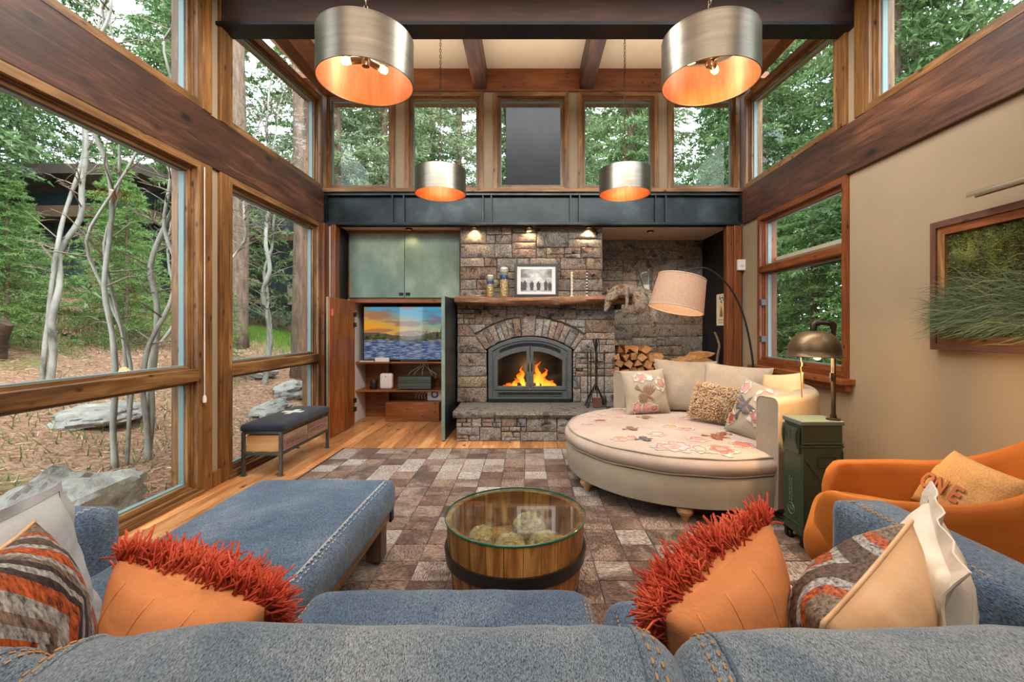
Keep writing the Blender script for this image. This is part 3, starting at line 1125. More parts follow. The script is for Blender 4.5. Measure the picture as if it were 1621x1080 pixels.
for (a, b) in ((-.764, -.005), (.001, .763)):
    d_ = MB().box(a, b, -.30, -.275, 1.765, 2.655).build('upper_door', Mt['steel_green'], cb, bevel=.003)
    hx = -.045 if a < -.1 else .045
    h_ = MB().box(hx - .03, hx + .03, -.312, -.30, 1.795, 1.835).build('door_pull', Mt['iron'], d_, bevel=.003)
# lower doors, swung open towards the room
ld = empty('lower_door', (-.71, -.3, 0), parent=cb)
MB().box(-.012, .0, -.80, .0, .015, 1.725).build('steel_face', Mt['steel_green'], ld)
for k in range(3):
    MB().box(.001, .024, -.795 + k * .265, -.795 + k * .265 + .262, .02, 1.72).build('board', Mt['cab_z'], ld, bevel=.002)
for zz in (.2, .32, 1.36, 1.5):
    MB().box(.024, .05, -.06, .0, zz, zz + .06).build('hinge', Mt['iron'], ld, bevel=.003)
MB().box(.0245, .026, -.75, -.70, 1.5, 1.58).build('pink_note', flat('pink_paper', (226, 120, 130), .8), ld, label='small pink paper note')
rd = empty('lower_door', (.735, -.3, 0), parent=cb, rot=(0, 0, R(-2)))
MB().box(.0, .014, -.88, .0, .015, 1.725).build('steel_face', Mt['steel_dark'], rd)
for k in range(3):
    MB().box(-.024, -.001, -.875 + k * .29, -.875 + k * .29 + .287, .02, 1.72).build('board', Mt['cab_z'], rd, bevel=.002)
MB().box(-.026, .016, -.888, -.881, .015, 1.725).build('steel_edge', Mt['steel_green'], rd)

# television: painted landscape on the screen
def pixels(name, nx, ny, fn, f, emis=None, rough=.5):
    """flat picture: a grid of coloured cells; fn(u,v) -> rgb 0..255; f(u,v) -> point"""
    U, W_ = np.meshgrid(np.linspace(0, 1, nx + 1), np.linspace(0, 1, ny + 1))
    vs = np.array([f(a, b) for a, b in zip(U.ravel(), W_.ravel())])
    i = np.arange(ny)[:, None] * (nx + 1) + np.arange(nx)[None, :]
    i = i.ravel()
    fs = np.stack([i, i + 1, i + nx + 2, i + nx + 1], 1)
    t = NT(name + '_print')
    at = t.n('Attribute'); at.attribute_name = 'paint'
    if emis:
        t.t.nodes.remove(t.b)
        e = t.n('Emission'); e.inputs['Strength'].default_value = emis; t.l(at.outputs['Color'], e.inputs['Color'])
        gl = t.n('BsdfGlossy'); gl.inputs['Roughness'].default_value = .05
        mx = t.n('MixShader'); mx.inputs[0].default_value = .05
        t.l(e.outputs[0], mx.inputs[1]); t.l(gl.outputs[0], mx.inputs[2]); t.l(mx.outputs[0], t.out.inputs['Surface'])
    else:
        t.l(at.outputs['Color'], t.b.inputs['Base Color']); t.b.inputs['Roughness'].default_value = rough
    me = np_mesh(name, vs, fs, t.mat)
    ca = me.color_attributes.new('paint', 'FLOAT_COLOR', 'POINT')
    col = np.array([lin(fn(a, b)) for a, b in zip(U.ravel(), W_.ravel())], dtype=np.float32)
    ca.data.foreach_set('color', col.ravel())
    return me


def lerp3(a, b, t_):
    t_ = max(0, min(1, t_))
    return tuple(p + (q - p) * t_ for p, q in zip(a, b))


def tv_pic(u, v):
    # v = 0 bottom
    hor = .36 + .02 * sin(u * 9)
    tree = hor + .02
    for tx, th, tw in ((.05, .12, .09), (.14, .16, .06), (.22, .1, .08), (.4, .10, .035), (.44, .13, .02), (.63, .16, .03), (.68, .19, .02), (.72, .17, .025), (.80, .20, .03), (.84, .30, .025), (.88, .18, .03), (.95, .16, .06)):
        d_ = abs(u - tx) / tw
        if d_ < 1: tree = max(tree, hor + th * (1 - d_) * (.8 + .3 * fbm(u * 30, 1, tx)))
    hill = hor + .10 + .08 * max(0, (u - .55)) * 2 + .02 * fbm(u * 5, 3, 2) + (.05 if u < .3 else 0) * (1 - u / .3)
    n = fbm(u * 3.0 + 4, v * 9, 0, 1, 5)
    if v > max(hor, tree):
        if v < hill: return lerp3((110, 92, 84), (70, 74, 66), fbm(u * 12, v * 12, 3) + .4)
        s = (v - .4) / .6
        c = lerp3((252, 190, 84), (84, 168, 206), s * 1.15 + (u - .3) * .35)
        warm = max(0, 1 - u * 1.4) * max(0, 1 - abs(v - .62) * 3.2)
        c = lerp3(c, (255, 168, 50), warm * 1.2)
        k = max(0, min(1, (n + .08) * 2.6))
        c = lerp3(c, lerp3((196, 122, 74), (128, 118, 136), u * 1.2), k * .85)
        return c
    if v > hor:
        return lerp3((40, 60, 32), (112, 112, 48), fbm(u * 22, v * 22, 1) + .45)
    k = fbm(u * 13, v * 60, 5, 1, 5)
    c = lerp3((62, 84, 124), (150, 160, 186), k * 1.6 + .42)
    rk = fbm(u * 16, v * 40, 8)
    if v > hor - .05 and rk > .12: c = (128, 116, 108)
    return lerp3(c, (226, 170, 130), max(0, .5 - u) * max(0, k) * .8)


tv = empty('television', (-1.685, 6.47, .885), label='flat television showing a river sunset inside the open cabinet', cat='television')
MB().box(-.672, .672, 0, .04, .0, .772).build('housing', Mt['black'], tv, bevel=.004)
MB().box(-.672, .672, -.004, 0, .0, .012).build('bottom_bezel', Mt['cast'], tv)
MB().box(-.14, .14, -.005, .08, -.018, .0).build('stand', Mt['black'], tv)
obj_from('screen', pixels('screen', 150, 86, tv_pic, lambda u, v: (-.662 + 1.324 * u, -.002, .014 + .75 * v), emis=.85), tv)

# things on the cabinet shelves
S1, S2 = .862, .455
def thing_box(name, x, y, z, sx, sy, sz, mat, label, cat, bev=.004, group=None):
    t = empty(name, (x, y, z), label=label, cat=cat, group=group)
    MB().box(-sx / 2, sx / 2, -sy / 2, sy / 2, 0, sz).build('case', mat, t, bevel=bev)
    return t
t = thing_box('paper_sheet', -2.30, 6.46, S1, .20, .06, .012, Mt['white'], 'folded white paper lying on the shelf under the left of the television', 'paper', .001)
t = thing_box('letter', -2.08, 6.45, S1, .2, .03, .06, Mt['white'], 'white envelope propped up beside the folded paper under the television', 'paper', .001)
t = thing_box('cable_box', -1.55, 6.46, S1, .26, .08, .03, Mt['black'], 'small black box on the shelf under the middle of the television', 'electronics')
t = empty('wifi_router', (-2.05, 6.56, S2), label='white upright router with a small dark dot, on the lower cabinet shelf', cat='router')
m = MB(); m.rbox((0, 0, .115), (.185, .1, .23), .035, 8); m.build('case', Mt['white'], t, smooth=True, ang=0)
m = MB(); m.lathe([(0, 0), (.008, 0), (.008, .003), (0, .003)], 10, (.0, -.0485, .185), M=Matrix.Rotation(R(90), 3, 'X')); m.build('dot', Mt['black'], t)
m = MB(); m.rbox((0, 0, .006), (.15, .1, .02), .008, 5); m.build('foot', Mt['cast'], t, smooth=True)
t = empty('round_speaker', (-2.24, 6.56, S2), label='small dark cylindrical speaker left of the white router', cat='speaker')
m = MB(); m.lathe([(0, 0), (.05, 0), (.055, .01), (.055, .12), (.05, .13), (0, .13)], 20); m.build('body', Mt['black'], t, smooth=True)
m = MB(); m.lathe([(0, 0.131), (.03, .131), (.03, .134), (0, .134)], 16); m.build('top_ring', Mt['cast'], t)
Mt['rcv'] = P('receiver_metal', [(66, 78, 72), (84, 96, 88)], 3, 3, .4, .5)
for k in range(2):
    t = empty('receiver', (-1.62, 6.58, S2 + .012 + k * .09), label=('upper' if k else 'lower') + ' grey-green receiver of the pair stacked on the cabinet shelf', cat='electronics', group='stacked receivers')
    MB().box(-.24, .24, -.12, .12, 0, .084).build('case', Mt['rcv'], t, bevel=.004)
    MB().box(-.2, .2, -.122, -.12, .03, .036).build('display_line', Mt['black'], t)
    for q in (-.2, .2):
        MB().box(q - .02, q + .02, -.1, .1, -.01 if not k else -.005, 0).build('foot', Mt['black'], t)
rc = random.Random(5)
def cable(name, pts, r, mat, lab, group=None):
    m = MB()
    P_ = [V(p) for p in pts]
    out = []
    for i in range(len(P_) - 1):
        a = P_[max(0, i - 1)]; b = P_[i]; c = P_[i + 1]; d = P_[min(len(P_) - 1, i + 2)]
        for k in range(6):
            u = k / 6
            out.append(.5 * ((2 * b) + (c - a) * u + (2 * a - 5 * b + 4 * c - d) * u * u + (3 * b - a - 3 * c + d) * u ** 3))
    out.append(P_[-1])
    o0 = out[0].copy()
    m.tube([p - o0 for p in out], r, 6)
    return tag(m.build(name, mat, None, smooth=True, ang=0, loc=tuple(o0)), lab, 'cable', group)
for i, (xa, xb) in enumerate(((-1.62, -1.76), (-1.58, -1.68), (-1.56, -1.56), (-1.5, -1.42), (-1.54, -1.36))):
    cable('white_cable' , [(xa, 6.74, .84), (xa + .02, 6.73, .78), ((xa + xb) / 2, 6.71, .72), (xb, 6.69, .66), (xb - .02, 6.73, .58)], .006, Mt['white'], 'white cable hanging behind the receivers, %s from the left' % ('first', 'second', 'fourth', 'rightmost', 'fifth')[i] if i != 2 else 'white cable hanging straight down in the middle behind the receivers', 'white cables in the cabinet')
cable('black_cable', [(-1.98, 6.70, .84), (-1.95, 6.68, .74), (-1.86, 6.66, .66), (-1.78, 6.67, .62)], .005, Mt['black'], 'thin black cable hanging left of the white cables')
m = MB()
for i in range(16):
    a, ph = rc.uniform(.03, .07), rc.uniform(0, 6)
    m.tube([(a * cos(ph + k * .7) * 1.2, a * sin(ph + k * .7) * .8, .016 + .13 * abs(sin(k * .5 + i))) for k in range(10)], .006, 5)
tag(m.build('cable_bundle', Mt['black'], None, smooth=True, loc=(-1.20, 6.56, S2), kind='stuff'), 'tangled bundle of black cables right of the receivers', 'cable')
t = empty('modem', (-1.36, 6.66, .276), label='small white device with a blue ring behind the wooden box at the cabinet bottom', cat='electronics')
MB().box(-.11, .11, -.04, .04, 0, .17).build('case', Mt['white'], t, bevel=.006)
m = MB(); m.lathe([(.03, 0), (.055, 0), (.055, .004), (.03, .004)], 20, (0, -.04, .09), M=Matrix.Rotation(R(90), 3, 'X')); m.build('blue_ring', flat('blue_plastic', (40, 84, 150), .4), t)
for i in range(4):
    cable('grey_cable', [(-1.66 + i * .05, 6.68, .29), (-1.64 + i * .04, 6.66, .36), (-1.6 + i * .05, 6.7, .42), (-1.56 + i * .04, 6.72, .43)], .007, Mt['soffit'], 'pale grey cable looping behind the wooden box at the cabinet bottom, %s from the left' % ('first', 'second', 'third', 'fourth')[i], 'grey cables in the cabinet')

# ------------------------------------------------------------------ downlights in the soffit
Mt['bulb'] = emit('warm_bulb', (255, 190, 110), 14)
for i, (xx, yy, pw, lab) in enumerate(((-1.60, 6.09, 8, 'recessed downlight glowing above the green cabinet doors'), (-.70, 5.985, 20, 'warm downlight over the left end of the chimney stones'), (.03, 5.985, 20, 'warm downlight over the middle of the chimney stones'), (.82, 5.985, 20, 'warm downlight over the right end of the chimney stones'), (1.72, 6.25, 34, 'recessed downlight in the soffit over the firewood alcove'))):
    t = empty('downlight', (xx, yy, SOF - .0), label=lab, cat='light')
    m = MB(); m.lathe([(.034, -.022), (.045, -.022), (.045, 0), (.034, 0), (.034, -.022)], 18); m.build('trim_ring', Mt['iron'], t, smooth=True)
    m = MB(); m.lathe([(0, -.008), (.033, -.008)], 16); m.build('lamp', Mt['bulb'], t)
    spot_light('downlight_beam', (xx, yy, SOF - .03), pw, 120)
# ================================================================== rug of hide squares
def hide_mat():
    t = NT('cowhide')
    vec = t.coords((1, 1, 1))
    a = t.noise(vec, 4.5, 4, .55, .6)
    s = t.n('Math', operation='MULTIPLY_ADD'); s.inputs[1].default_value = .62
    t.l(t.oi.outputs['Random'], s.inputs[0])
    a2 = t.n('Math', operation='MULTIPLY'); a2.inputs[1].default_value = .55
    t.l(a, a2.inputs[0]); t.l(a2.outputs[0], s.inputs[2])
    c = t.ramp(s.outputs[0], [(.2, (84, 58, 46)), (.34, (148, 112, 92)), (.48, (202, 172, 152)), (.6, (112, 78, 62)), (.74, (214, 194, 178)), (.9, (240, 230, 222))])
    mp = t.n('Mapping'); mp.inputs['Scale'].default_value = (1, .25, 1); t.l(vec, mp.inputs['Vector'])
    h = t.noise(mp.outputs[0], 160, 2, .7)
    sp = t.ramp(h, [(.3, (.72, .72, .72)), (.7, (1.15, 1.15, 1.15))])
    c = t.mix(c, sp, 1.0, 'MULTIPLY')
    return t.fin(c, .62, 0, t.bump(h, .4, .004), .35, .15)


Mt['hide'] = hide_mat()
Mt['rug_back'] = P('rug_binding', [(44, 40, 42), (60, 56, 58)], 8, 3, .9)
RX0, RX1, RY0, RY1 = -2.02, 1.98, .97, 4.97
rug = empty('hide_rug', ((RX0 + RX1) / 2, 2.97, 0), label='patchwork rug of brown and grey hide squares under the barrel table', cat='rug')
MB().box(-2.03, 2.03, -2.03, 2.03, .001, .007).build('backing', Mt['rug_back'], rug)
sq = []
for k in range(6):
    e = [rs.uniform(-.003, .003) for _ in range(8)]
    h = .0985
    m = MB()
    vs = [(-h + e[0], -h + e[1], .006), (h + e[2], -h + e[3], .006), (h + e[4], h + e[5], .006), (-h + e[6], h + e[7], .006)]
    vs += [(x_ * .97, y_ * .97, .0125) for x_, y_, z_ in vs]
    m.add(vs, [(4, 5, 6, 7), (0, 1, 5, 4), (1, 2, 6, 5), (2, 3, 7, 6), (3, 0, 4, 7)])
    sq.append(m.mesh('hide_square', Mt['hide']))
rest = MB()
for i in range(20):
    for j in range(20):
        cx, cy = RX0 + .1 + .2 * i, RY0 + .1 + .2 * j
        if j >= 6:
            obj_from('hide_square', sq[rs.randrange(6)], rug, (cx - rug.location.x, cy - rug.location.y, rs.uniform(-.001, .001)), (0, 0, rs.randrange(4) * pi / 2))
        else:
            rest.box(cx - .0985 - rug.location.x, cx + .0985 - rug.location.x, cy - .0985 - 2.97, cy + .0985 - 2.97, .006, .0125)
rest.build('hide_squares_under_sofa', Mt['hide'], rug, kind='stuff')
RZ = .0135

# ================================================================== denim sectional sofa
def denim(name, stops, fine=.34, wr=.25, fs=420):
    t = NT(name)
    vec = t.coords((1, 1, 1))
    c = t.ramp(t.noise(vec, 2.4, 5, .62, .8), [(.32, stops[0]), (.5, stops[1]), (.68, stops[2])])
    mp = t.n('Mapping'); mp.inputs['Scale'].default_value = (1.0, .22, 1); mp.inputs['Rotation'].default_value = (0, 0, .5); t.l(vec, mp.inputs['Vector'])
    f = t.noise(mp.outputs[0], fs, 3, .75)
    sp = t.ramp(f, [(.34, (1 - fine,) * 3), (.66, (1.18, 1.18, 1.16))])
    c = t.mix(c, sp, 1.0, 'MULTIPLY')
    nor = t.bump(f, .4, .003)
    nor = t.bump(t.noise(vec, 7, 3, .5, 1.2), wr, .03, nor)
    return t.fin(c, .92, 0, nor, .2, .15)


Mt['denim'] = denim('blue_denim', ((94, 126, 164), (122, 152, 186), (156, 180, 206)))
Mt['denim_grey'] = denim('faded_denim', ((116, 142, 170), (150, 171, 193), (196, 208, 217)), .3, .3, 800)
Mt['thread'] = P('stitch_thread', [(160, 118, 70), (184, 142, 92)], 20, 2, .8)
Mt['thread_pale'] = P('pale_thread', [(176, 180, 180), (150, 158, 164)], 20, 2, .8)


def stitches(m, pts, ln=.012, gap=.01, r=.0022, nrm=(0, 0, 1), off=.0):
    """a row of short raised thread dashes along a polyline"""
    P_ = [V(p) for p in pts]
    for a, b in zip(P_, P_[1:]):
        L = (b - a).length
        if L < 1e-5: continue
        d = (b - a) / L
        n = max(1, int(L / (ln + gap)))
        for k in range(n):
            p = a + d * (k * (ln + gap)); q = p + d * ln
            m.tube([p, q], r, 4)


sofa = empty('sectional_sofa', (-.19, 1.1, RZ), label='long blue denim sofa with square arms, its back towards the viewer', cat='sofa')
sx, sy = -.19, 1.1
# base and back frame
MB().box(-1.62 - sx, 1.26 - sx, .40 - sy, 1.50 - sy, .06, .26).build('base_frame', Mt['denim'], sofa, bevel=.02)
m = MB(); m.rbox((-.185 - sx, .475 - sy, .45), (2.90, .17, .72), .05, 24); m.build('back_frame', Mt['denim_grey'], sofa, smooth=True, ang=0)
for k, (xx, yy) in enumerate(((-1.5, .5), (1.15, .5), (-1.5, 1.42), (1.15, 1.42))):
    MB().box(xx - sx - .03, xx - sx + .03, yy - sy - .03, yy - sy + .03, 0, .07).build('leg', Mt['cab_z'], sofa)
# arms
for s_ in (-1, 1):
    cx = -1.70 if s_ < 0 else 1.34
    yf = 1.77 if s_ < 0 else 1.83
    m = MB(); m.rbox((cx - sx, (.42 + yf) / 2 - sy, .355), (.22, yf - .42, .58), .035, 16, puff=.02, wr=.004, seed=s_ * 3)
    arm = m.build('arm', Mt['denim'], sofa, smooth=True, ang=0)
    m = MB()
    for q in (.0, .012):
        xe = cx - sx - s_ * (.075 - q)
        stitches(m, [(xe, .55 - sy, .655), (xe, yf - .09 - sy, .662), (xe, yf - .012 - sy, .615), (xe, yf - .002 - sy, .3)], .013, .010, .0022)
    m.build('arm_stitching', Mt['thread_pale'] if s_ < 0 else Mt['thread'], arm, kind='stuff')
# seat cushions
seats = [(-.745, .225, 1.575), (.245, 1.215, 1.52)]
for i, (a, b, yf) in enumerate(seats):
    m = MB(); m.rbox(((a + b) / 2 - sx, (.70 + yf) / 2 - sy, .345), (b - a, yf - .70, .19), .07, 18, puff=.025, wr=.006, seed=i * 7)
    se = m.build('seat_cushion', Mt['denim'], sofa, smooth=True, ang=0)
    m = MB()
    for e_ in (a + .035, b - .035, b - .024):
        stitches(m, [(e_ - sx, .95 - sy, .438), (e_ - sx, yf - .10 - sy, .436), (e_ - sx, yf - .03 - sy, .408), (e_ - sx, yf - .004 - sy, .35)], .011, .009, .002)
    m.build('cushion_stitching', Mt['thread'], se, kind='stuff')
# back cushions (their crests fill the bottom of the view)
backs = [(-1.585, -.775), (-.755, .225), (.245, 1.24)]
for i, (a, b) in enumerate(backs):
    M_ = Matrix.Rotation(R(8), 3, 'X')
    m = MB(); m.rbox((0, 0, 0), (b - a + .05, .24, .49), .075, 24, puff=.035 if i == 1 else .025, M=M_, wr=.011, seed=i * 5 + 2, puff_b=.03)
    bc = m.build('back_cushion', Mt['denim_grey'], sofa, smooth=True, ang=0, loc=((a + b) / 2 - sx, .672 - sy, .585 - (.02 if i == 0 else 0)))
    m = MB()
    h_ = V((b - a + .05, .24, .49)) / 2
    for s_ in (-1, 1):
        for q in (.0, .016):
            xe = s_ * (h_.x - .07 + q)
            path = [V((xe, -h_.y, z_)) for z_ in np.linspace(-.1, h_.z, 14)] + [V((xe, y_, h_.z)) for y_ in np.linspace(-h_.y, h_.y, 12)] + [V((xe, h_.y, z_)) for z_ in np.linspace(h_.z, 0, 10)]
            pts = []
            for pp in path:
                c_ = rsurf(pp, h_, .075, .035 if i == 1 else .025, .03, .011, i * 5 + 2)
                pts.append(M_ @ (c_ + (c_ * 1.0).normalized() * .0022))
            stitches(m, pts, .010, .006, .0017)
    for s_ in (-1, 1):
        xe = s_ * (h_.x - .08)
        path = [V((xe, -h_.y, z_)) for z_ in np.linspace(-.1, h_.z, 14)] + [V((xe, y_, h_.z)) for y_ in np.linspace(-h_.y, h_.y, 12)] + [V((xe, h_.y, z_)) for z_ in np.linspace(h_.z, 0, 10)]
        m2 = MB(); m2.tube([M_ @ (rsurf(pp, h_, .075, .035 if i == 1 else .025, .03, .011, i * 5 + 2)) for pp in path], .0045, 6)
        m2.build('welt_seam', Mt['denim_grey'], bc, smooth=True, ang=0)
    m.build('cushion_stitching', Mt['thread'], bc, kind='stuff')

# ------------------------------------------------------------------ denim ottoman in front of the sofa
Mt['barn_leg'] = wood('grey_brown_leg', (56, 42, 34), (88, 70, 58), (120, 100, 84), axis='z', rough=.6)
ot = empty('ottoman_bench', (-1.19, 1.98, RZ), label='long blue denim ottoman on a low wooden rail, set against the sofa', cat='ottoman')
m = MB(); m.rbox((0, .0, .345), (.83, 1.42, .185), .055, 26, puff=.022, wr=.005, seed=4)
cu = m.build('cushion', Mt['denim'], ot, smooth=True, ang=0)
m = MB()
for q in (.0, .014):
    xs_ = .366 + q
    stitches(m, [(xs_, y_, .345 + rtop((.83, 1.42, .185), .055, .022, xs_, y_) + .0015) for y_ in [-.69 + 1.375 * k / 24 for k in range(25)]] + [(xs_, .708, .36), (xs_, .711, .31)], .013, .008, .0026)
m.tube([(.36, y_, .345 + rtop((.83, 1.42, .185), .055, .022, .36, y_) + .001) for y_ in [-.69 + 1.375 * k / 24 for k in range(25)]], .003, 5)
m.build('seam', Mt['thread_pale'], cu, kind='stuff')
MB().box(-.39, .39, -.68, .70, .215, .26).build('wooden_rail', Mt['amber_y'], ot, bevel=.006)
for s_ in (-1, 1):
    for y_ in (.58, -.52):
        MB().box(s_ * .33 - .045, s_ * .33 + .045, y_ - .05, y_ + .05, .02, .215).build('leg', Mt['barn_leg'], ot, bevel=.006)
        m = MB(); m.ball((s_ * .33, y_, .02), .02, 10, 6); m.build('glide', Mt['iron'], ot, smooth=True)
for y_ in (.67, -.6):
    MB().box(.384, .398, y_ - .03, y_ + .02, .20, .27).build('corner_bracket', Mt['iron'], ot)

# ================================================================== barrel coffee table
TX, TY = -.058, 2.30
bt = empty('barrel_table', (TX, TY, RZ), label='round coffee table made of a half wine barrel with a glass top', cat='table')
Mt['stave'] = wood('barrel_stave', (66, 38, 16), (146, 96, 46), (206, 156, 94), axis='z', rough=.45, rand=.3, ks=1.6)
NS = 26
for k in range(NS):
    m = MB(); a0 = 2 * pi * (k + .015) / NS; a1 = 2 * pi * (k + .985) / NS
    rows = []
    for z_, ro in ((0.0, .306), (.09, .324), (.18, .337), (.28, .345), (.378, .349)):
        rows.append((z_, ro + rs.uniform(0, .0015)))
    vs = []
    for z_, ro in rows:
        for a in (a0, (a0 + a1) / 2, a1):
            vs.append((ro * cos(a), ro * sin(a), z_))
        for a in (a1, (a0 + a1) / 2, a0):
            vs.append(((ro - .024) * cos(a), (ro - .024) * sin(a), z_))
    fs = []
    for i in range(len(rows) - 1):
        for q in range(6):
            q2 = (q + 1) % 6
            fs.append((i * 6 + q, i * 6 + q2, (i + 1) * 6 + q2, (i + 1) * 6 + q))
    e = (len(rows) - 1) * 6
    fs += [(5, 4, 3, 2, 1, 0), (e, e + 1, e + 2, e + 3, e + 4, e + 5)]
    m.add(vs, fs).build('stave', Mt['stave'], bt, smooth=True, ang=30)
m = MB(); m.lathe([(.3395, .185), (.352, .185), (.359, .245), (.346, .245), (.3395, .185)], 56); m.build('steel_hoop', Mt['black'], bt, smooth=True, ang=30)
m = MB(); m.lathe([(.304, .02), (.314, .02), (.321, .06), (.311, .06), (.304, .02)], 56); m.build('steel_hoop', Mt['black'], bt, smooth=True, ang=30)
m = MB(); m.lathe([(0, .19), (.312, .19)], 40); m.lathe([(0, .165), (.308, .165)], 40); m.build('inner_floor', Mt['stave'], bt)
Mt['top_glass'] = glass('table_glass', (246, 251, 249), 1.5)
Mt['glass_edge'] = NT('glass_edge').fin((20, 104, 84), .1, 0, None, .6)
m = MB(); m.lathe([(0, .380), (.356, .380)], 64); m.lathe([(0, .391), (.356, .391)], 64); gt = m.build('glass_top', Mt['top_glass'], bt, smooth=True, ang=30)
m = MB(); m.lathe([(.356, .380), (.3585, .383), (.3585, .388), (.356, .391)], 64); m.build('glass_edge', Mt['glass_edge'], gt, smooth=True)
Mt['moss'] = P('dried_moss', [(120, 102, 66), (168, 146, 98), (206, 184, 132)], 30, 5, .95, bump=1.0, bscale=70, bdist=.02)
for i, (x_, y_, r_, lab) in enumerate(((.07, .06, .088, 'largest dried moss ball at the back inside the barrel table'), (-.17, -.02, .07, 'dried moss ball at the left inside the barrel table'), (-.02, -.15, .08, 'dried moss ball at the front middle inside the barrel table'), (.14, -.12, .078, 'dried moss ball at the front right inside the barrel table'))):
    m = MB(); m.ball((0, 0, 0), r_, 32, 20, nz=.12, ns=9)
    tw = V((x_, y_, 0))
    o = m.build('moss_ball', Mt['moss'], None, smooth=True, ang=0, loc=(TX + x_, TY + y_, RZ + .19 + r_ * .97))
    tag(o, lab, 'ornament', 'moss balls in the barrel table')

# ================================================================== round snuggle seat
LX, LY = 1.37, 4.0
lv = empty('round_loveseat', (LX, LY, RZ), label='large round linen loveseat with a curved back and embroidered seat', cat='loveseat')
Mt['linen'] = fabric('oat_linen', [(154, 143, 126), (174, 162, 144)], 3, 240, .35, .9, .22)
Mt['linen_seat'] = fabric('pale_linen', [(170, 152, 140), (190, 172, 160)], 3, 240, .35, .9, .2)
m = MB(); m.lathe([(0, .10), (.97, .10), (1.0, .115), (1.012, .2), (1.015, .29), (1.0, .325), (0, .325)], 72); m.build('base', Mt['linen'], lv, smooth=True, ang=50)
m = MB()
prof = [(0, .33), (.97, .33), (1.01, .345), (1.03, .38), (1.025, .415), (.99, .45), (.93, .47), (.8, .48), (.5, .488), (0, .49)]
m.lathe(prof, 72); cush = m.build('seat_cushion', Mt['linen_seat'], lv, smooth=True, ang=0)
for z_, r_ in ((.338, 1.008), (.452, .993)):
    m = MB(); m.tube([(r_ * cos(2 * pi * k / 90), r_ * sin(2 * pi * k / 90), z_ + .003 * sin(k)) for k in range(91)], .006, 6); m.build('piping', Mt['linen'], cush, smooth=True)
# curved back: rounded section swept through half a turn
A0, A1b = R(-72), R(113)
sec = []
ri, ro, zb_, zt_ = .855, 1.04, .10, .86
for (cx, cz, s0) in ((ro - .03, zb_ + .02, -90), (ro - .045, zt_ - .045, 0), (ri + .045, zt_ - .045, 90), (ri + .02, zb_ + .02, 180)):
    rad = .045 if cz > .5 else .02
    for k in range(5):
        t_ = R(s0 + 90 * k / 4)
        sec.append((cx + rad * cos(t_), cz + rad * sin(t_)))
m = MB(); n = 48; K = len(sec)
vs = []; fs = []
for i in range(n + 1):
    a = A0 + (A1b - A0) * i / n
    drop = .0
    for (r_, z_) in sec:
        vs.append((r_ * cos(a), r_ * sin(a), z_))
for i in range(n):
    for k in range(K):
        k2 = (k + 1) % K
        fs.append((i * K + k, (i + 1) * K + k, (i + 1) * K + k2, i * K + k2))
fs += [tuple(range(K)), tuple(n * K + k for k in range(K))[::-1]]
bk = m.add(vs, fs).build('curved_back', Mt['linen'], lv, smooth=True, ang=50)
m = MB()
for a in (A0, A1b):
    m.tube([(r_ * cos(a), r_ * sin(a), z_) for r_, z_ in sec] + [(sec[0][0] * cos(a), sec[0][0] * sin(a), sec[0][1])], .005, 5)
m.build('piping', Mt['linen_seat'], bk, smooth=True)
Mt['leg_wood'] = wood('turned_leg_wood', (120, 84, 48), (166, 126, 82), (192, 154, 108), axis='z', rough=.4)
for a in (200, 253, 300, 20, 90, 150):
    m = MB(); m.lathe([(0, 0), (.022, 0), (.026, .012), (.03, .03), (.052, .05), (.06, .07), (.05, .095), (.036, .10), (.04, .105), (0, .105)], 18)
    m.build('leg', Mt['leg_wood'], lv, smooth=True, loc=(.93 * cos(R(a)), .93 * sin(R(a)), 0))
# embroidered flowers and birds, raised thread appliques sewn to the seat
def cloth_col(c, nm):
    k = 'emb_' + nm
    if k not in Mt: Mt[k] = fabric('embroidery_' + nm, [tuple(q * .86 for q in c), c], 20, 420, .6, .8, .35)
    return Mt[k]
EC = {'rose': (216, 162, 154), 'coral': (206, 128, 108), 'rust': (160, 92, 64), 'pale': (222, 198, 186), 'cream': (224, 204, 172), 'gold': (208, 172, 116), 'slate': (104, 104, 112), 'brown': (150, 122, 100), 'lilac': (206, 186, 184), 'white': (226, 222, 216)}
def seat_z(x_, y_):
    r_ = math.hypot(x_, y_)
    for (ra, za), (rb, zb2) in zip(prof[3:], prof[4:]):
        if rb <= r_ <= ra: return zb2 + (za - zb2) * (r_ - rb) / (ra - rb)
    return .49
def patch(par, outline, c, zf, name, h=.003):
    """thin sewn patch on a surface; zf(x,y) gives the point"""
    cx = sum(p[0] for p in outline) / len(outline); cy = sum(p[1] for p in outline) / len(outline)
    m = MB(); n = len(outline)
    vs = [zf(x_, y_, 0) for x_, y_ in outline] + [zf(cx + (x_ - cx) * .8, cy + (y_ - cy) * .8, h) for x_, y_ in outline] + [zf(cx, cy, h * 1.2)]
    fs = []
    for i in range(n):
        j = (i + 1) % n
        fs += [(i, j, n + j, n + i), (n + i, n + j, 2 * n)]
    return m.add(vs, fs).build(name, c, par, smooth=True, ang=0)
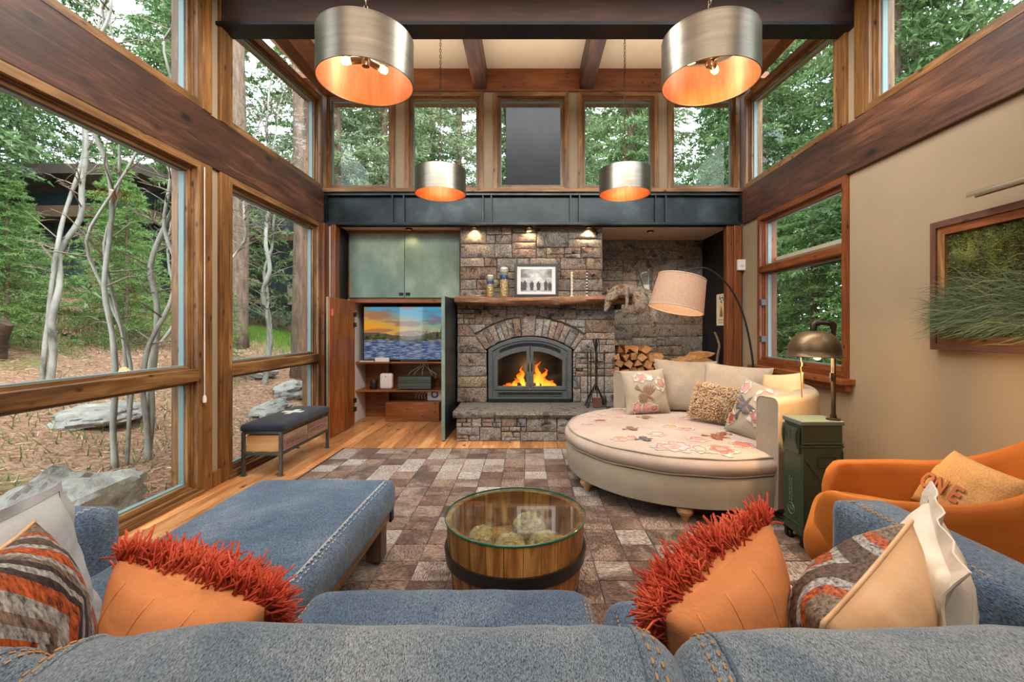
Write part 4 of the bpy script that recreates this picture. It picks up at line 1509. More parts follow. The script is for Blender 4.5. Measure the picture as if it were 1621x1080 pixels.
def flower(par, x_, y_, r_, cols, zf, seed):
    """layered petals with a pale couched outline"""
    rr = random.Random(seed)
    ph = rr.uniform(0, 6); st = rr.uniform(.8, 1.25)
    for lay, c in enumerate(cols):
        R_ = r_ * (1 - lay * .3)
        n = 28
        out = []
        for k in range(n):
            a = 2 * pi * k / n
            q = .86 + .12 * cos((6 - lay) * a + ph) + .05 * cos(11 * a + seed)
            out.append((x_ + R_ * st * q * cos(a), y_ + R_ / st * q * sin(a)))
        patch(par, out, cloth_col(EC[c], c), lambda a, b, h, l=lay: zf(a, b, h + l * .0015), 'embroidered_flower')
        m = MB(); m.tube([zf(a_, b_, .003 + lay * .0015) for a_, b_ in out + out[:1]], .0032, 4, cap=False)
        m.build('flower_outline', cloth_col(EC['white' if lay == 0 else 'rose'], 'white' if lay == 0 else 'rose'), par, smooth=True, ang=0)


def bird(par, x_, y_, s_, ang, c, zf, wings=True):
    """a flying bird: slim body, fanned tail, feathered wings"""
    def tr(u, w_): return (x_ + s_ * (u * cos(ang) - w_ * sin(ang)), y_ + s_ * (u * sin(ang) + w_ * cos(ang)))
    body = [(-.55, .03), (-.2, .12), (.2, .13), (.45, .09), (.6, .12), (.74, .07), (.9, .02), (.74, -.02), (.55, -.05), (.2, -.12), (-.2, -.11), (-.55, -.03)]
    patch(par, [tr(*p) for p in body], cloth_col(EC[c], c), zf, 'embroidered_bird')
    for k in range(3):
        t_ = pi + (k - 1) * .22
        ex, ey = -.5 + .55 * cos(t_), .55 * sin(t_)
        patch(par, [tr(*p) for p in ((-.48, .03), (ex + .1, ey + .06), (ex, ey), (ex + .1, ey - .06), (-.48, -.03))], cloth_col(EC[c], c), zf, 'tail_feather')
    for sg in (1, -1):
        for k in range(6):
            t_ = 1.15 + .2 * k
            L = (.95, 1.05, 1.0, .85, .68, .52)[k] * (1 if sg > 0 else .8)
            bx, by = .24 - .07 * k, .08 * sg
            dx, dy = cos(t_ + .25), sin(t_ + .25) * sg
            nx, ny = -dy * .075, dx * .075
            pts = [(bx - nx, by - ny), (bx + dx * L * .55 - nx * 1.2, by + dy * L * .55 - ny * 1.2), (bx + dx * L, by + dy * L), (bx + dx * L * .55 + nx * 1.2, by + dy * L * .55 + ny * 1.2), (bx + nx, by + ny)]
            cc = c if k != 2 else 'brown'
            patch(par, [tr(*p) for p in pts], cloth_col(EC[cc], cc), lambda a, b, h, k=k: zf(a, b, h + .0006 * k), 'wing_feather')


zfs = lambda a, b, h: (a, b, seat_z(a, b) + h + .0005)
for i, (px, py, r_, cols) in enumerate(((950, 668, .085, ('pale', 'rust')), (938, 658, .11, ('pale', 'lilac')), (980, 662, .06, ('coral', 'rose')), (955, 702, .075, ('cream', 'white', 'gold')), (1000, 695, .06, ('pale', 'rose')), (1060, 678, .07, ('cream', 'gold')), (1085, 682, .07, ('pale', 'coral', 'gold')), (1075, 708, .13, ('pale', 'lilac')), (1050, 720, .11, ('lilac', 'pale', 'cream')), (1150, 718, .13, ('pale', 'coral', 'rose')), (1175, 706, .1, ('rose', 'coral')), (1105, 698, .09, ('pale', 'rose')), (1090, 665, .09, ('cream', 'rose')), (1000, 650, .09, ('pale', 'rose')), (960, 645, .08, ('cream', 'pale')), (1120, 728, .08, ('cream', 'pale')), (1040, 690, .08, ('pale', 'cream')), (905, 672, .05, ('pale', 'lilac')))):
    dy = .862
    Yp = dy * 710 / (py - 519); Xp = (px - 834) / 710 * Yp
    q_ = min(1, .84 / math.hypot(Xp - LX, Yp - LY)); Xp = LX + (Xp - LX) * q_; Yp = LY + (Yp - LY) * q_
    flower(cush, Xp - LX, Yp - LY, r_, cols, zfs, i)
for (px, py, s_, ang, c) in ((1020, 698, .10, .1, 'slate'), (1022, 664, .11, -.35, 'brown'), (1000, 682, .10, .15, 'brown'), (1135, 695, .14, -.45, 'rust'), (1145, 690, .08, 2.6, 'rust')):
    Yp = .862 * 710 / (py - 519); Xp = (px - 834) / 710 * Yp
    q_ = min(1, .74 / math.hypot(Xp - LX, Yp - LY)); Xp = LX + (Xp - LX) * q_; Yp = LY + (Yp - LY) * q_
    bird(cush, Xp - LX, Yp - LY, s_ * .8, ang, c, lambda a, b, h: (a, b, seat_z(a, b) + h + .005), True)

# ================================================================== window bench with drawers
wb_ = empty('crate_bench', (-2.41, 4.56, 0), label='narrow bench with a dark denim pad, white cross and two crate drawers by the window', cat='bench')
Mt['navy'] = denim('navy_denim', ((48, 58, 76), (60, 72, 92), (78, 90, 108)), .3, .1)
Mt['gun'] = P('gunmetal_tube', [(74, 80, 78), (98, 104, 102)], 6, 3, .4, .7)
BW, BL = .17, .475
for sx_ in (-1, 1):
    for sy_ in (-1, 1):
        MB().box(sx_ * BW - .014, sx_ * BW + .014, sy_ * BL - .014, sy_ * BL + .014, 0, .40).build('leg', Mt['gun'], wb_, bevel=.002)
        MB().box(sx_ * BW - .022, sx_ * BW + .022, sy_ * BL - .022, sy_ * BL + .022, 0, .006).build('foot_plate', Mt['gun'], wb_)
m = MB()
for z_ in (.20, .395):
    for sy_ in (-1, 1): m.box(-BW, BW, sy_ * BL - .012, sy_ * BL + .012, z_ - .012, z_ + .012)
    for sx_ in (-1, 1): m.box(sx_ * BW - .012, sx_ * BW + .012, -BL, BL, z_ - .012, z_ + .012)
m.build('steel_frame', Mt['gun'], wb_)
m = MB(); m.rbox((0, 0, .435), (.40, 1.0, .07), .03, 18, puff=.016); pad = m.build('pad', Mt['navy'], wb_, smooth=True, ang=0)
m = MB(); m.prism([(-.03, -.12), (.03, -.12), (.03, -.04), (.11, -.04), (.11, .04), (.03, .04), (.03, .12), (-.03, .12), (-.03, .04), (-.11, .04), (-.11, -.04), (-.03, -.04)], .4855, .4885, lambda u, w_, d: (u * .9, w_ + .06, d))
m.build('white_cross', fabric('white_patch', [(206, 206, 200), (222, 222, 218)], 4, 200), pad)
Mt['crate'] = wood('weathered_crate', (84, 60, 50), (128, 98, 84), (160, 130, 112), axis='y', rough=.8, rand=.2)
Mt['pine_y'] = wood('pale_pine', (184, 136, 82), (206, 160, 106), (220, 180, 130), axis='x', rough=.6, rand=.05, ks=1)
for k, y0 in ((0, -.46), (1, .005)):
    d_ = empty('drawer', (0, y0, .215), parent=wb_)
    MB().box(-.15, .165, .005, .45, 0, .15).build('box', Mt['pine_y'], d_)
    for q in range(3):
        MB().box(.165, .185, .002, .453, .002 + q * .05, .05 + q * .05).build('front_slat', Mt['crate'], d_, bevel=.002)
    # worn stencil marks on the crate front
    m = MB()
    for q in range(7):
        y_ = .06 + q * .05
        m.box(.1852, .1858, y_, y_ + .03, .06 + .006 * (q % 2), .066 + .006 * (q % 2)); m.box(.1852, .1858, y_, y_ + .006, .05, .09); m.box(.1852, .1858, y_ + .01, y_ + .036, .086, .091)
    m.build('worn_stencil', Mt['black'], d_, kind='stuff')

# ================================================================== ammunition-box lamp table
AX, AY = 1.793, 2.815
am = empty('metal_box_table', (AX, AY, 0), label='tall olive green military metal box on casters used as a lamp table', cat='table')
Mt['olive'] = P('olive_steel', [(38, 50, 36), (52, 66, 48), (62, 76, 58)], 4, 5, .45, .15, bump=.08, bscale=40)
HX, HY = .126, .096
MB().box(-HX, HX, -HY, HY, .075, .62).build('body', Mt['olive'], am, bevel=.008)
MB().box(-HX - .004, HX + .004, -HY - .004, HY + .004, .62, .635).build('lip', Mt['olive'], am, bevel=.003)
MB().box(-HX + .002, HX - .002, -HY + .002, HY - .002, .635, .755).build('lid', Mt['olive'], am, bevel=.006)
MB().box(-HX - .006, HX + .006, -HY - .006, HY + .006, .755, .782).build('lid_top', P('olive_top', [(84, 104, 104), (104, 124, 122)], 4, 4, .35, .3), am, bevel=.005)
hp = MB().box(-HX - .014, -HX - .004, -.085, .085, .575, .735).build('hasp_plate', Mt['olive'], am, bevel=.003)
for y_ in (-.045, 0, .04):
    MB().box(-HX - .0155, -HX - .0135, y_ - .007, y_ + .007, .655, .70 if y_ else .715).build('slot', Mt['black'], hp)
m = MB(); m.tube([(-HX - .01, .078, .74), (-HX - .022, .07, .70), (-HX - .022, .07, .66), (-HX - .012, .075, .61)], .006, 6); m.tube([(-HX - .01, -.078, .74), (-HX - .022, -.07, .70), (-HX - .022, -.07, .66), (-HX - .012, -.075, .61)], .006, 6); m.build('wire_clasp', Mt['olive'], am, smooth=True)
m = MB(); m.ring([(-.03, .50), (.085, .50), (.085, .575), (-.03, .575)], [(-.02, .51), (.075, .51), (.075, .565), (-.02, .565)], HY, HY + .008, lambda u, z, d: (u, -d, z)); m.build('front_handle', Mt['olive'], am, bevel=.002)
m = MB(); m.tube([(-.1, -HY - .003, .55), (-.02, -HY - .004, .43)], .008, 5); m.tube([(-.118, -HY - .003, .12), (-.118, -HY - .003, .6)], .006, 5); m.tube([(.118, -HY - .003, .12), (.118, -HY - .003, .6)], .006, 5); m.build('pressed_ribs', Mt['olive'], am, smooth=True)
m = MB(); m.tube([(-HX, -HY - .001, .645), (HX, -HY - .001, .645)], .005, 5); m.tube([(-HX - .001, -HY, .14), (-HX - .001, HY, .14)], .004, 5); m.build('rib', Mt['olive'], am, smooth=True)
# faint stencil: two lines of small marks and a ringed mark
Mt['stencil'] = flat('faded_stencil', (112, 124, 100), .7)
m = MB()
rq = random.Random(2)
for col_ in (.028, .006):
    z_ = .26
    while z_ < .41:
        l_ = rq.uniform(.006, .013)
        m.box(-HX - .0012, -HX - .0004, col_ - .006, col_ + .006, z_, z_ + .003)
        m.box(-HX - .0012, -HX - .0004, col_ - (.006 if rq.random() < .5 else -.003), col_ - (.003 if rq.random() < .5 else -.006), z_, z_ + l_)
        z_ += l_ + .005
m.build('stencil_lettering', Mt['stencil'], am, kind='stuff')
m = MB(); m.tube([(-HX - .0008, .012 + .034 * cos(k * pi / 12), .215 + .034 * sin(k * pi / 12)) for k in range(25)], .0018, 4)
m.tube([(-HX - .0008, .0 + .012 * cos(k * pi / 8), .222 + .012 * sin(k * pi / 8)) for k in range(17)], .0016, 4)
m.tube([(-HX - .0008, .02, .2), (-HX - .0008, .026, .23)], .0016, 4)
m.build('ringed_mark', Mt['stencil'], am)
for sx_ in (-1, 1):
    for sy_ in (-1, 1):
        c_ = empty('caster', (sx_ * (HX - .02), sy_ * (HY - .015), 0), parent=am)
        m = MB(); m.lathe([(0, -.012), (.026, -.012), (.03, -.006), (.03, .006), (.026, .012), (0, .012)], 18, (0, -.012, .03), M=Matrix.Rotation(R(90), 3, 'Y')); m.build('wheel', Mt['iron'], c_, smooth=True)
        m = MB(); m.box(-.02, -.014, -.02, .008, .02, .07); m.box(.014, .02, -.02, .008, .02, .07); m.box(-.024, .024, -.024, .024, .066, .076); m.build('fork', Mt['iron'], c_)

# helmet lamp of pipe fittings on the box
hl = empty('helmet_lamp', (1.893, 2.77, .782), label='table lamp of iron pipe with a dented helmet as its shade, bulb lit', cat='lamp')
Mt['pipe'] = P('iron_pipe', [(42, 36, 32), (66, 58, 52)], 8, 4, .45, .7, bump=.15, bscale=60)
Mt['helmet'] = P('helmet_bronze', [(58, 48, 36), (92, 76, 56), (124, 102, 72)], 3.5, 5, .38, .65, bump=.12, bscale=30)
m = MB(); m.tube([(0, 0, 0), (0, 0, .575)], .013, 12); m.build('pole', Mt['pipe'], hl, smooth=True)
m = MB(); m.lathe([(0, 0), (.04, 0), (.04, .008), (.018, .01), (.018, .03), (0, .03)], 18); m.build('flange', Mt['pipe'], hl, smooth=True)
m = MB(); m.tube([(0, 0, .56), (0, 0, .583), (-.01, 0, .594), (-.03, 0, .597)], .019, 12); m.build('elbow', Mt['pipe'], hl, smooth=True)
m = MB(); m.tube([(-.02, 0, .597), (-.105, 0, .597)], .0125, 12); m.build('cross_pipe', Mt['pipe'], hl, smooth=True)
m = MB(); m.tube([(-.09, 0, .597), (-.112, 0, .596), (-.122, 0, .586), (-.122, 0, .55)], .019, 12); m.build('elbow', Mt['pipe'], hl, smooth=True)
prof_h = [(.001, .55), (.05, .546), (.09, .532), (.12, .505), (.138, .468), (.145, .43), (.147, .405), (.162, .394), (.160, .390), (.143, .40), (.141, .43), (.133, .467), (.116, .5), (.088, .526), (.05, .54), (.001, .544)]
m = MB(); m.lathe(prof_h, 36, (-.118, 0, 0)); hm = m.build('helmet_shade', Mt['helmet'], hl, smooth=True, ang=50)
m = MB(); m.ball((-.105, -.01, .40), .026, 14, 10, sc=(1, 1, 1.2)); m.build('bulb', emit('lamp_bulb', (255, 176, 84), 30), hl, smooth=True)
m = MB(); m.lathe([(0, .42), (.018, .42), (.018, .5), (0, .5)], 12, (-.105, -.01, 0)); m.build('socket', Mt['pipe'], hl, smooth=True)
m = MB(); m.tube([(-.02, -.02, .40), (-.02, -.02, .31), (-.025, -.02, .27)], .004, 6); m.box(-.033, -.017, -.026, -.014, .24, .29); m.build('switch_key', Mt['iron'], hl)
m = MB(); m.tube([(-.215, -.02, .40), (-.218, -.022, .33), (-.21, -.02, .27), (-.208, -.02, .2), (-.205, -.02, .14)], .0035, 6); m.ball((-.216, -.02, .345), .012, 8, 6, sc=(1, 1, 1.6)); m.build('leather_strap', P('strap_leather', [(150, 96, 56), (180, 120, 76)], 8, 3, .7), hl, smooth=True)
point_light('helmet_lamp_light', (1.785, 2.745, .782 + .36), 36, (1, .58, .24), .025)

# ================================================================== arc floor lamp
al = empty('arc_floor_lamp', (2.50, 4.93, 0), label='black arc floor lamp with a tilted pink linen drum shade over the loveseat', cat='lamp')
m = MB(); m.lathe([(0, 0), (.17, 0), (.17, .02), (.05, .035), (0, .035)], 32); m.build('base', Mt['iron'], al, smooth=True)
arcp = [(0, 0, .03), (.0, 0, .5), (-.01, -.01, .8), (-.04, -.03, 1.05), (-.10, -.06, 1.30), (-.20, -.12, 1.55), (-.34, -.18, 1.76), (-.50, -.24, 1.90), (-.66, -.30, 1.965), (-.82, -.35, 1.945), (-.94, -.39, 1.90)]
def smooth_pts(pts, k=6):
    P_ = [V(p) for p in pts]; out = []
    for i in range(len(P_) - 1):
        a = P_[max(0, i - 1)]; b = P_[i]; c = P_[i + 1]; d = P_[min(len(P_) - 1, i + 2)]
        for q in range(k):
            u = q / k
            out.append(.5 * ((2 * b) + (c - a) * u + (2 * a - 5 * b + 4 * c - d) * u * u + (3 * b - a - 3 * c + d) * u ** 3))
    return out + [P_[-1]]
sp_ = smooth_pts(arcp)
m = MB(); m.tube(sp_, [.014 - .007 * k / len(sp_) for k in range(len(sp_))], 10); m.build('arc_pole', Mt['black'], al, smooth=True, ang=0)
m = MB(); m.tube([(-.01, -.01, .78), (-.02, -.015, .86)], .017, 10); m.tube([(-.62, -.285, 1.955), (-.65, -.297, 1.964)], .012, 10); m.build('joint_collar', Mt['iron'], al, smooth=True)
sh = empty('lamp_shade', (-.965, -.40, 1.695), parent=al, rot=(R(-4), R(13), 0))
Mt['shade'] = None
t = NT('shade_linen'); vec = t.coords((1, 1, 1)); f_ = t.noise(vec, 120, 3, .7)
c_ = t.ramp(f_, [(.3, (172, 148, 130)), (.7, (206, 184, 166))])
t.fin(c_, .9, 0, t.bump(f_, .3, .003))
tl = t.n('BsdfTranslucent'); t.l(c_, tl.inputs['Color'])
mx = t.n('MixShader'); mx.inputs[0].default_value = .45
t.l(t.b.outputs[0], mx.inputs[1]); t.l(tl.outputs[0], mx.inputs[2]); t.l(mx.outputs[0], t.out.inputs['Surface'])
Mt['shade'] = t.mat
m = MB(); m.lathe([(.27, -.165), (.235, .165)], 48); m.lathe([(.2665, -.165), (.2315, .165)], 48); m.build('shade_cloth', Mt['shade'], sh, smooth=True, ang=0)
for z_, r_ in ((-.165, .269), (.165, .234)):
    m = MB(); m.tube([(r_ * cos(2 * pi * k / 48), r_ * sin(2 * pi * k / 48), z_) for k in range(49)], .006, 6); m.build('shade_rim', fabric('shade_tape', [(196, 168, 150), (206, 180, 162)], 5, 200), sh, smooth=True)
m = MB()
for k in range(3): m.tube([(0, 0, .15), (.233 * cos(k * 2.1 + .3), .233 * sin(k * 2.1 + .3), .16)], .003, 5)
m.tube([(0, 0, .22), (0, 0, .06)], .012, 8); m.build('shade_spider', Mt['iron'], sh, smooth=True)
m = MB(); m.ball((0, 0, .02), .03, 14, 10, sc=(1, 1, 1.25)); m.build('bulb', emit('shade_bulb', (255, 196, 130), 16), sh, smooth=True)
point_light('arc_lamp_light', (1.535, 4.53, 1.68), 9, (1, .66, .38), .05)

# ================================================================== orange tub chair
ch = empty('tub_chair', (1.80, 2.065, 0), R(-37), label='orange velvet tub chair with sweeping arms beside the green metal box', cat='chair')
t = NT('orange_velvet'); vec = t.coords((1, 1, 1))
f_ = t.noise(vec, 5, 4, .6); c_ = t.ramp(f_, [(.3, (146, 76, 22)), (.7, (166, 94, 32))])
t.fin(c_, .7, 0, t.bump(t.noise(vec, 200, 2, .6), .2, .002), .2, .25); t.b.inputs['Sheen Tint'].default_value = lin((255, 190, 90)); Mt['velvet'] = t.mat
# shell: a thick wall swept around the seat, low at the arm fronts and high behind (chair faces -X)
def chair_ang(s): return R(-180 + 28) + R(360 - 56) * s
n = 56
vs = []; fs = []
secn = 14
for i in range(n + 1):
    s = i / n; a = chair_ang(s)
    back = (1 + cos(a)) / 2                     # 1 at the back (+X), 0 at the front
    rx, ry = .41, .345
    bx, by = rx * math.copysign(abs(cos(a)) ** .72, cos(a)), ry * math.copysign(abs(sin(a)) ** .72, sin(a))
    top = .615 + .31 * back ** 3
    low = .20 - .0 * back
    end = min(1, min(s, 1 - s) / .07)
    endf = sqrt(max(0, 1 - (1 - end) ** 2))
    mid = (top + low) / 2; half_h = (top - low) / 2 * (.35 + .65 * endf)
    mid = low + half_h if endf < 1 else mid
    th = .042 * (.25 + .75 * endf)
    flare = 1.0
    for k in range(secn):
        t_ = 2 * pi * k / secn
        ct, st_ = cos(t_), sin(t_)
        q = math.copysign(abs(st_) ** .35, st_)
        z_ = mid + half_h * q
        w_ = math.copysign(abs(ct) ** .6, ct) * th
        fl_ = 1 + .14 * (z_ - low) / .5 * back
        nx, ny = cos(a) / rx, sin(a) / ry
        L = math.hypot(nx, ny)
        vs.append((bx * fl_ + w_ * nx / L, by * fl_ + w_ * ny / L, z_))
for i in range(n):
    for k in range(secn):
        k2 = (k + 1) % secn
        fs.append((i * secn + k, (i + 1) * secn + k, (i + 1) * secn + k2, i * secn + k2))
fs += [tuple(range(secn)), tuple(n * secn + k for k in range(secn))[::-1]]
MB().add(vs, fs).build('shell', Mt['velvet'], ch, smooth=True, ang=0)
m = MB(); m.rbox((-.05, 0, .345), (.76, .64, .2), .09, 20, puff=.03); m.build('seat_cushion', Mt['velvet'], ch, smooth=True, ang=0)
m = MB(); m.rbox((-.02, 0, .22), (.68, .60, .1), .04, 12); m.build('seat_base', Mt['velvet'], ch, smooth=True, ang=0)
for sx_ in (-1, 1):
    for sy_ in (-1, 1):
        m = MB(); m.tube([(sx_ * .25, sy_ * .22, .19), (sx_ * .34, sy_ * .30, .0)], [.016, .01], 10); m.build('leg', Mt['black'], ch, smooth=True)
# ================================================================== pillows
def pillow_surf(w_, h_, T, u, v, side, pinch=.07, sag=0.0, seed=0.0, wr=.008):
    k = max(0, (1 - abs(u) ** 2.2)) * max(0, (1 - abs(v) ** 2.2))
    y = side * T * k ** .5
    x = w_ / 2 * u * (1 - pinch * (1 - v * v) * abs(u) ** 2)
    z = h_ / 2 * v * (1 - pinch * (1 - u * u) * abs(v) ** 2)
    if wr: y += wr * k ** .3 * fbm(u * 1.7 + seed, v * 1.7, seed + side, 1.3) * 1.4
    z -= sag * (1 - v) * .0 + sag * max(0, v) * (1 - u * u)
    return (x, y, z)


def pillow(name, loc, w_, h_, T, yaw, lean, roll, mats, label, group=None, N=22, pinch=.07, sag=0.0, seed=0.0, wr=.008, flange=0.0, parts=None, piping=None):
    """front faces -y; mats = (front, back)"""
    rot = (Matrix.Rotation(R(yaw), 3, 'Z') @ Matrix.Rotation(R(-lean), 3, 'X') @ Matrix.Rotation(R(roll), 3, 'Y')).to_euler()
    root = empty(name, loc, rot=rot, label=label, cat='pillow', group=group)
    for side, mat, nm in ((-1, mats[0], 'front_cover'), (1, mats[1], 'back_cover')):
        m = MB(); vs = []; fs = []
        for i in range(N + 1):
            for j in range(N + 1):
                u = -cos(pi * i / N) * .35 + (-1 + 2 * i / N) * .65; v = -cos(pi * j / N) * .35 + (-1 + 2 * j / N) * .65
                vs.append(pillow_surf(w_, h_, T, u, v, side, pinch, sag, seed, wr))
        for i in range(N):
            for j in range(N):
                q = (i * (N + 1) + j, (i + 1) * (N + 1) + j, (i + 1) * (N + 1) + j + 1, i * (N + 1) + j + 1)
                fs.append(q if side < 0 else q[::-1])
        m.add(vs, fs).build(nm, mat, root, smooth=True, ang=0)
    if piping or flange:
        edge = []
        n = 16
        for (ua, va, ub, vb) in ((-1, -1, 1, -1), (1, -1, 1, 1), (1, 1, -1, 1), (-1, 1, -1, -1)):
            for k in range(n):
                t_ = k / n
                edge.append(V(pillow_surf(w_, h_, T, ua + (ub - ua) * t_, va + (vb - va) * t_, 1, pinch, sag, seed, 0)))
        if flange:
            m = MB(); vs = []; fs = []
            L = len(edge)
            for k, p in enumerate(edge):
                o = V((p.x, 0, p.z)).normalized() * flange * (1.25 if k % n == 0 else 1)
                yy = .008 * sin(k * 1.3 + seed) + .006 * sin(k * .6)
                vs += [p + V((0, -.003, 0)), p + V((0, .003, 0)), p + o + V((0, yy + .002, 0)), p + o + V((0, yy - .002, 0))]
            for k in range(L):
                a, b = k * 4, ((k + 1) % L) * 4
                for q in range(4): fs.append((a + q, b + q, b + (q + 1) % 4, a + (q + 1) % 4))
            m.add(vs, fs).build('flange', mats[0], root, smooth=True, ang=60)
        if piping:
            m = MB(); m.tube(edge + [edge[0]], .005, 6); m.build('piping', piping, root, smooth=True, ang=0)
    return root, (lambda a, b, h: (lambda q: (q[0], q[1] - h - .001, q[2]))(pillow_surf(w_, h_, T, max(-1, min(1, a / (w_ / 2))), max(-1, min(1, b / (h_ / 2))), -1, pinch, sag, seed, wr)))


Mt['pl_linen'] = fabric('pillow_linen', [(152, 139, 123), (178, 163, 146)], 4, 200, .3, .9, .18, wr=.25)
Mt['pl_beige'] = fabric('pillow_beige', [(202, 170, 130), (220, 188, 148)], 4, 200, .3, .9, .15, wr=.3)
Mt['pl_grey'] = fabric('pale_grey_cotton', [(150, 154, 160), (174, 176, 178)], 4, 260, .2, .9, .1, wr=.35)
Mt['pl_white'] = fabric('ivory_cotton', [(206, 196, 184), (226, 218, 206)], 3, 260, .2, .85, .08, wr=.5)
Mt['pl_tan'] = fabric('apricot_suede', [(198, 124, 76), (214, 142, 92)], 3, 300, .15, .85, .08, wr=.35)
Mt['pl_hide'] = P('tan_hide', [(176, 136, 98), (208, 168, 128), (222, 190, 154)], 5, 5, .6, stretch=(1, 1, .35), bump=.3, bscale=120, bdist=.003)
Mt['burlap'] = fabric('burlap', [(176, 134, 84), (198, 156, 104)], 3, 150, .6, .95, .35)
# loveseat pillows
LG = 'pillows on the round loveseat'
r1, z1f = pillow('embroidered_pillow', (1.18, 4.46, .715), .46, .44, .085, 8, 14, -3, (Mt['linen'], Mt['linen']), 'taupe pillow embroidered with a flying bird and roses at the end of the loveseat back', LG, seed=1)
for i, (x_, z_, r_, cols) in enumerate(((-.06, .14, .07, ('white', 'rose')), (.14, .06, .075, ('white', 'gold', 'rose')), (-.13, -.16, .06, ('coral', 'rose')), (-.03, -.17, .07, ('pale', 'rose')), (.04, -.18, .05, ('pale', 'coral')), (.03, .13, .04, ('white',)))):
    flower(r1, x_, z_, r_, cols, z1f, 40 + i)
bird(r1, -.04, -.03, .12, -.75, 'brown', lambda a, b, h: z1f(a, b, h + .004))
pillow('linen_pillow', (1.62, 4.60, .755), .62, .54, .12, -12, 14, 2, (Mt['pl_linen'], Mt['pl_linen']), 'big plain grey-linen pillow standing right behind the bird pillow', LG, seed=2)
pillow('linen_pillow', (2.0, 4.31, .74), .62, .52, .115, -36, 16, 3, (Mt['pl_linen'], Mt['pl_linen']), 'big plain beige linen pillow behind the shaggy lumbar pillow', LG, seed=3)
r4, z4 = pillow('shaggy_pillow', (1.72, 3.98, .665), .50, .33, .085, -40, 30, 6, (Mt['pl_linen'], Mt['pl_linen']), 'oblong tan shaggy pillow leaning on the big beige pillow', LG, seed=4)
def tufts(par, name, mat, zf, w_, h_, n, ln, r_, seed, nrm=(0, -1, 0), droop=.5, seg=2, rim=0.0, wild=.75):
    """soft yarn strands rooted over a pillow face"""
    rr = random.Random(seed); m = MB()
    for _ in range(n):
        if rr.random() < rim:
            s = rr.choice((-1, 1)); a, b = (s * w_ / 2 * rr.uniform(.93, 1), rr.uniform(-1, 1) * h_ / 2) if rr.random() < .5 else (rr.uniform(-1, 1) * w_ / 2, s * h_ / 2 * rr.uniform(.93, 1))
        else: a, b = rr.uniform(-.98, .98) * w_ / 2, rr.uniform(-.98, .98) * h_ / 2
        p = V(zf(a, b, -.002))
        out = V((a / w_ * 1.5, -.75, b / h_ * 1.5)) + V((rr.uniform(-1, 1), rr.uniform(-.6, .3), rr.uniform(-1, 1))) * wild
        out.normalize()
        L = ln * rr.uniform(.6, 1.15)
        side = V((rr.uniform(-1, 1), rr.uniform(-1, 1), rr.uniform(-1, 1))) * droop * L * .5
        pts = [p, p + out * L * .55 + side * .3, p + out * L + side]
        m.tube(pts, [r_, r_, r_ * .85], 4)
    return m.build(name, mat, par, smooth=True, ang=0, kind='stuff')
Mt['yarn_tan'] = fabric('tan_yarn', [(142, 110, 78), (200, 168, 132), (222, 196, 164)], 14, 200, .3, .95, .2)
tufts(r4, 'yarn_pile', Mt['yarn_tan'], z4, .50, .33, 1500, .03, .0042, 9, rim=.2)
r5, z5 = pillow('embroidered_pillow', (1.80, 3.50, .69), .44, .46, .08, -62, 22, 10, (Mt['linen'], Mt['linen']), 'embroidered rose pillow standing against the near end of the loveseat back', LG, seed=5)
for i, (x_, z_, r_, cols) in enumerate(((.06, .13, .09, ('white', 'rose')), (.07, -.04, .085, ('white', 'coral', 'rose')), (-.15, .16, .06, ('white', 'rose')), (-.16, -.12, .06, ('coral', 'rust')), (.08, .04, .05, ('gold', 'slate')))):
    flower(r5, x_, z_, r_, cols, z5, 60 + i)
bird(r5, -.07, .0, .12, 1.2, 'slate', lambda a, b, h: z5(a, b, h + .004))
pillow('small_pillow', (2.08, 3.66, .80), .40, .36, .09, -74, 10, -8, (Mt['pl_beige'], Mt['pl_beige']), 'small plain peach-beige pillow tucked behind the near embroidered pillow', LG, seed=6)

# ------------------------------------------------------------------ sofa pillows
def stripes_mat(along):
    t = NT('chevron_hide')
    tc = t.n('TexCoord'); sp = t.n('SeparateXYZ'); t.l(tc.outputs['Object'], sp.inputs[0])
    ab = t.n('Math', operation='ABSOLUTE'); t.l(sp.outputs['Z' if along else 'X'], ab.inputs[0])
    m1 = t.n('Math', operation='MULTIPLY_ADD'); m1.inputs[1].default_value = .75; t.l(ab.outputs[0], m1.inputs[0]); t.l(sp.outputs['X' if along else 'Z'], m1.inputs[2])
    m2 = t.n('Math', operation='MULTIPLY_ADD'); m2.inputs[1].default_value = 2.1; m2.inputs[2].default_value = .42; t.l(m1.outputs[0], m2.inputs[0])
    B, O, T_, G, D = (122, 100, 86), (226, 110, 52), (160, 138, 120), (206, 202, 198), (84, 70, 68)
    st = [B, B, O, G, T_, G, G, O, O, D, G, D, T_, G, O, O, G, B, B, G, O, T_]
    c = t.ramp(m2.outputs[0], [(i / len(st), q) for i, q in enumerate(st)], 'CONSTANT')
    vec = t.coords((1, 1, .3)); f_ = t.noise(vec, 120, 3, .7)
    c = t.mix(c, t.ramp(f_, [(.3, (.78, .78, .78)), (.7, (1.15, 1.15, 1.15))]), 1.0, 'MULTIPLY')
    return t.fin(c, .6, 0, t.bump(f_, .35, .003), .3)
Mt['chevron'] = stripes_mat(False)
Mt['chevron_x'] = stripes_mat(True)
Mt['shag'] = fabric('rust_orange_yarn', [(164, 54, 34), (194, 76, 50), (216, 104, 74)], 9, 300, .2, .8, .12)
SG = 'pillows along the sofa back'
pillow('grey_pillow', (-1.29, 1.12, .665), .42, .42, .085, 100, 14, 0, (Mt['pl_grey'], Mt['pl_grey']), 'pale grey cotton pillow leaning on the sofa arm behind the striped pillow', SG, seed=11, flange=.03)
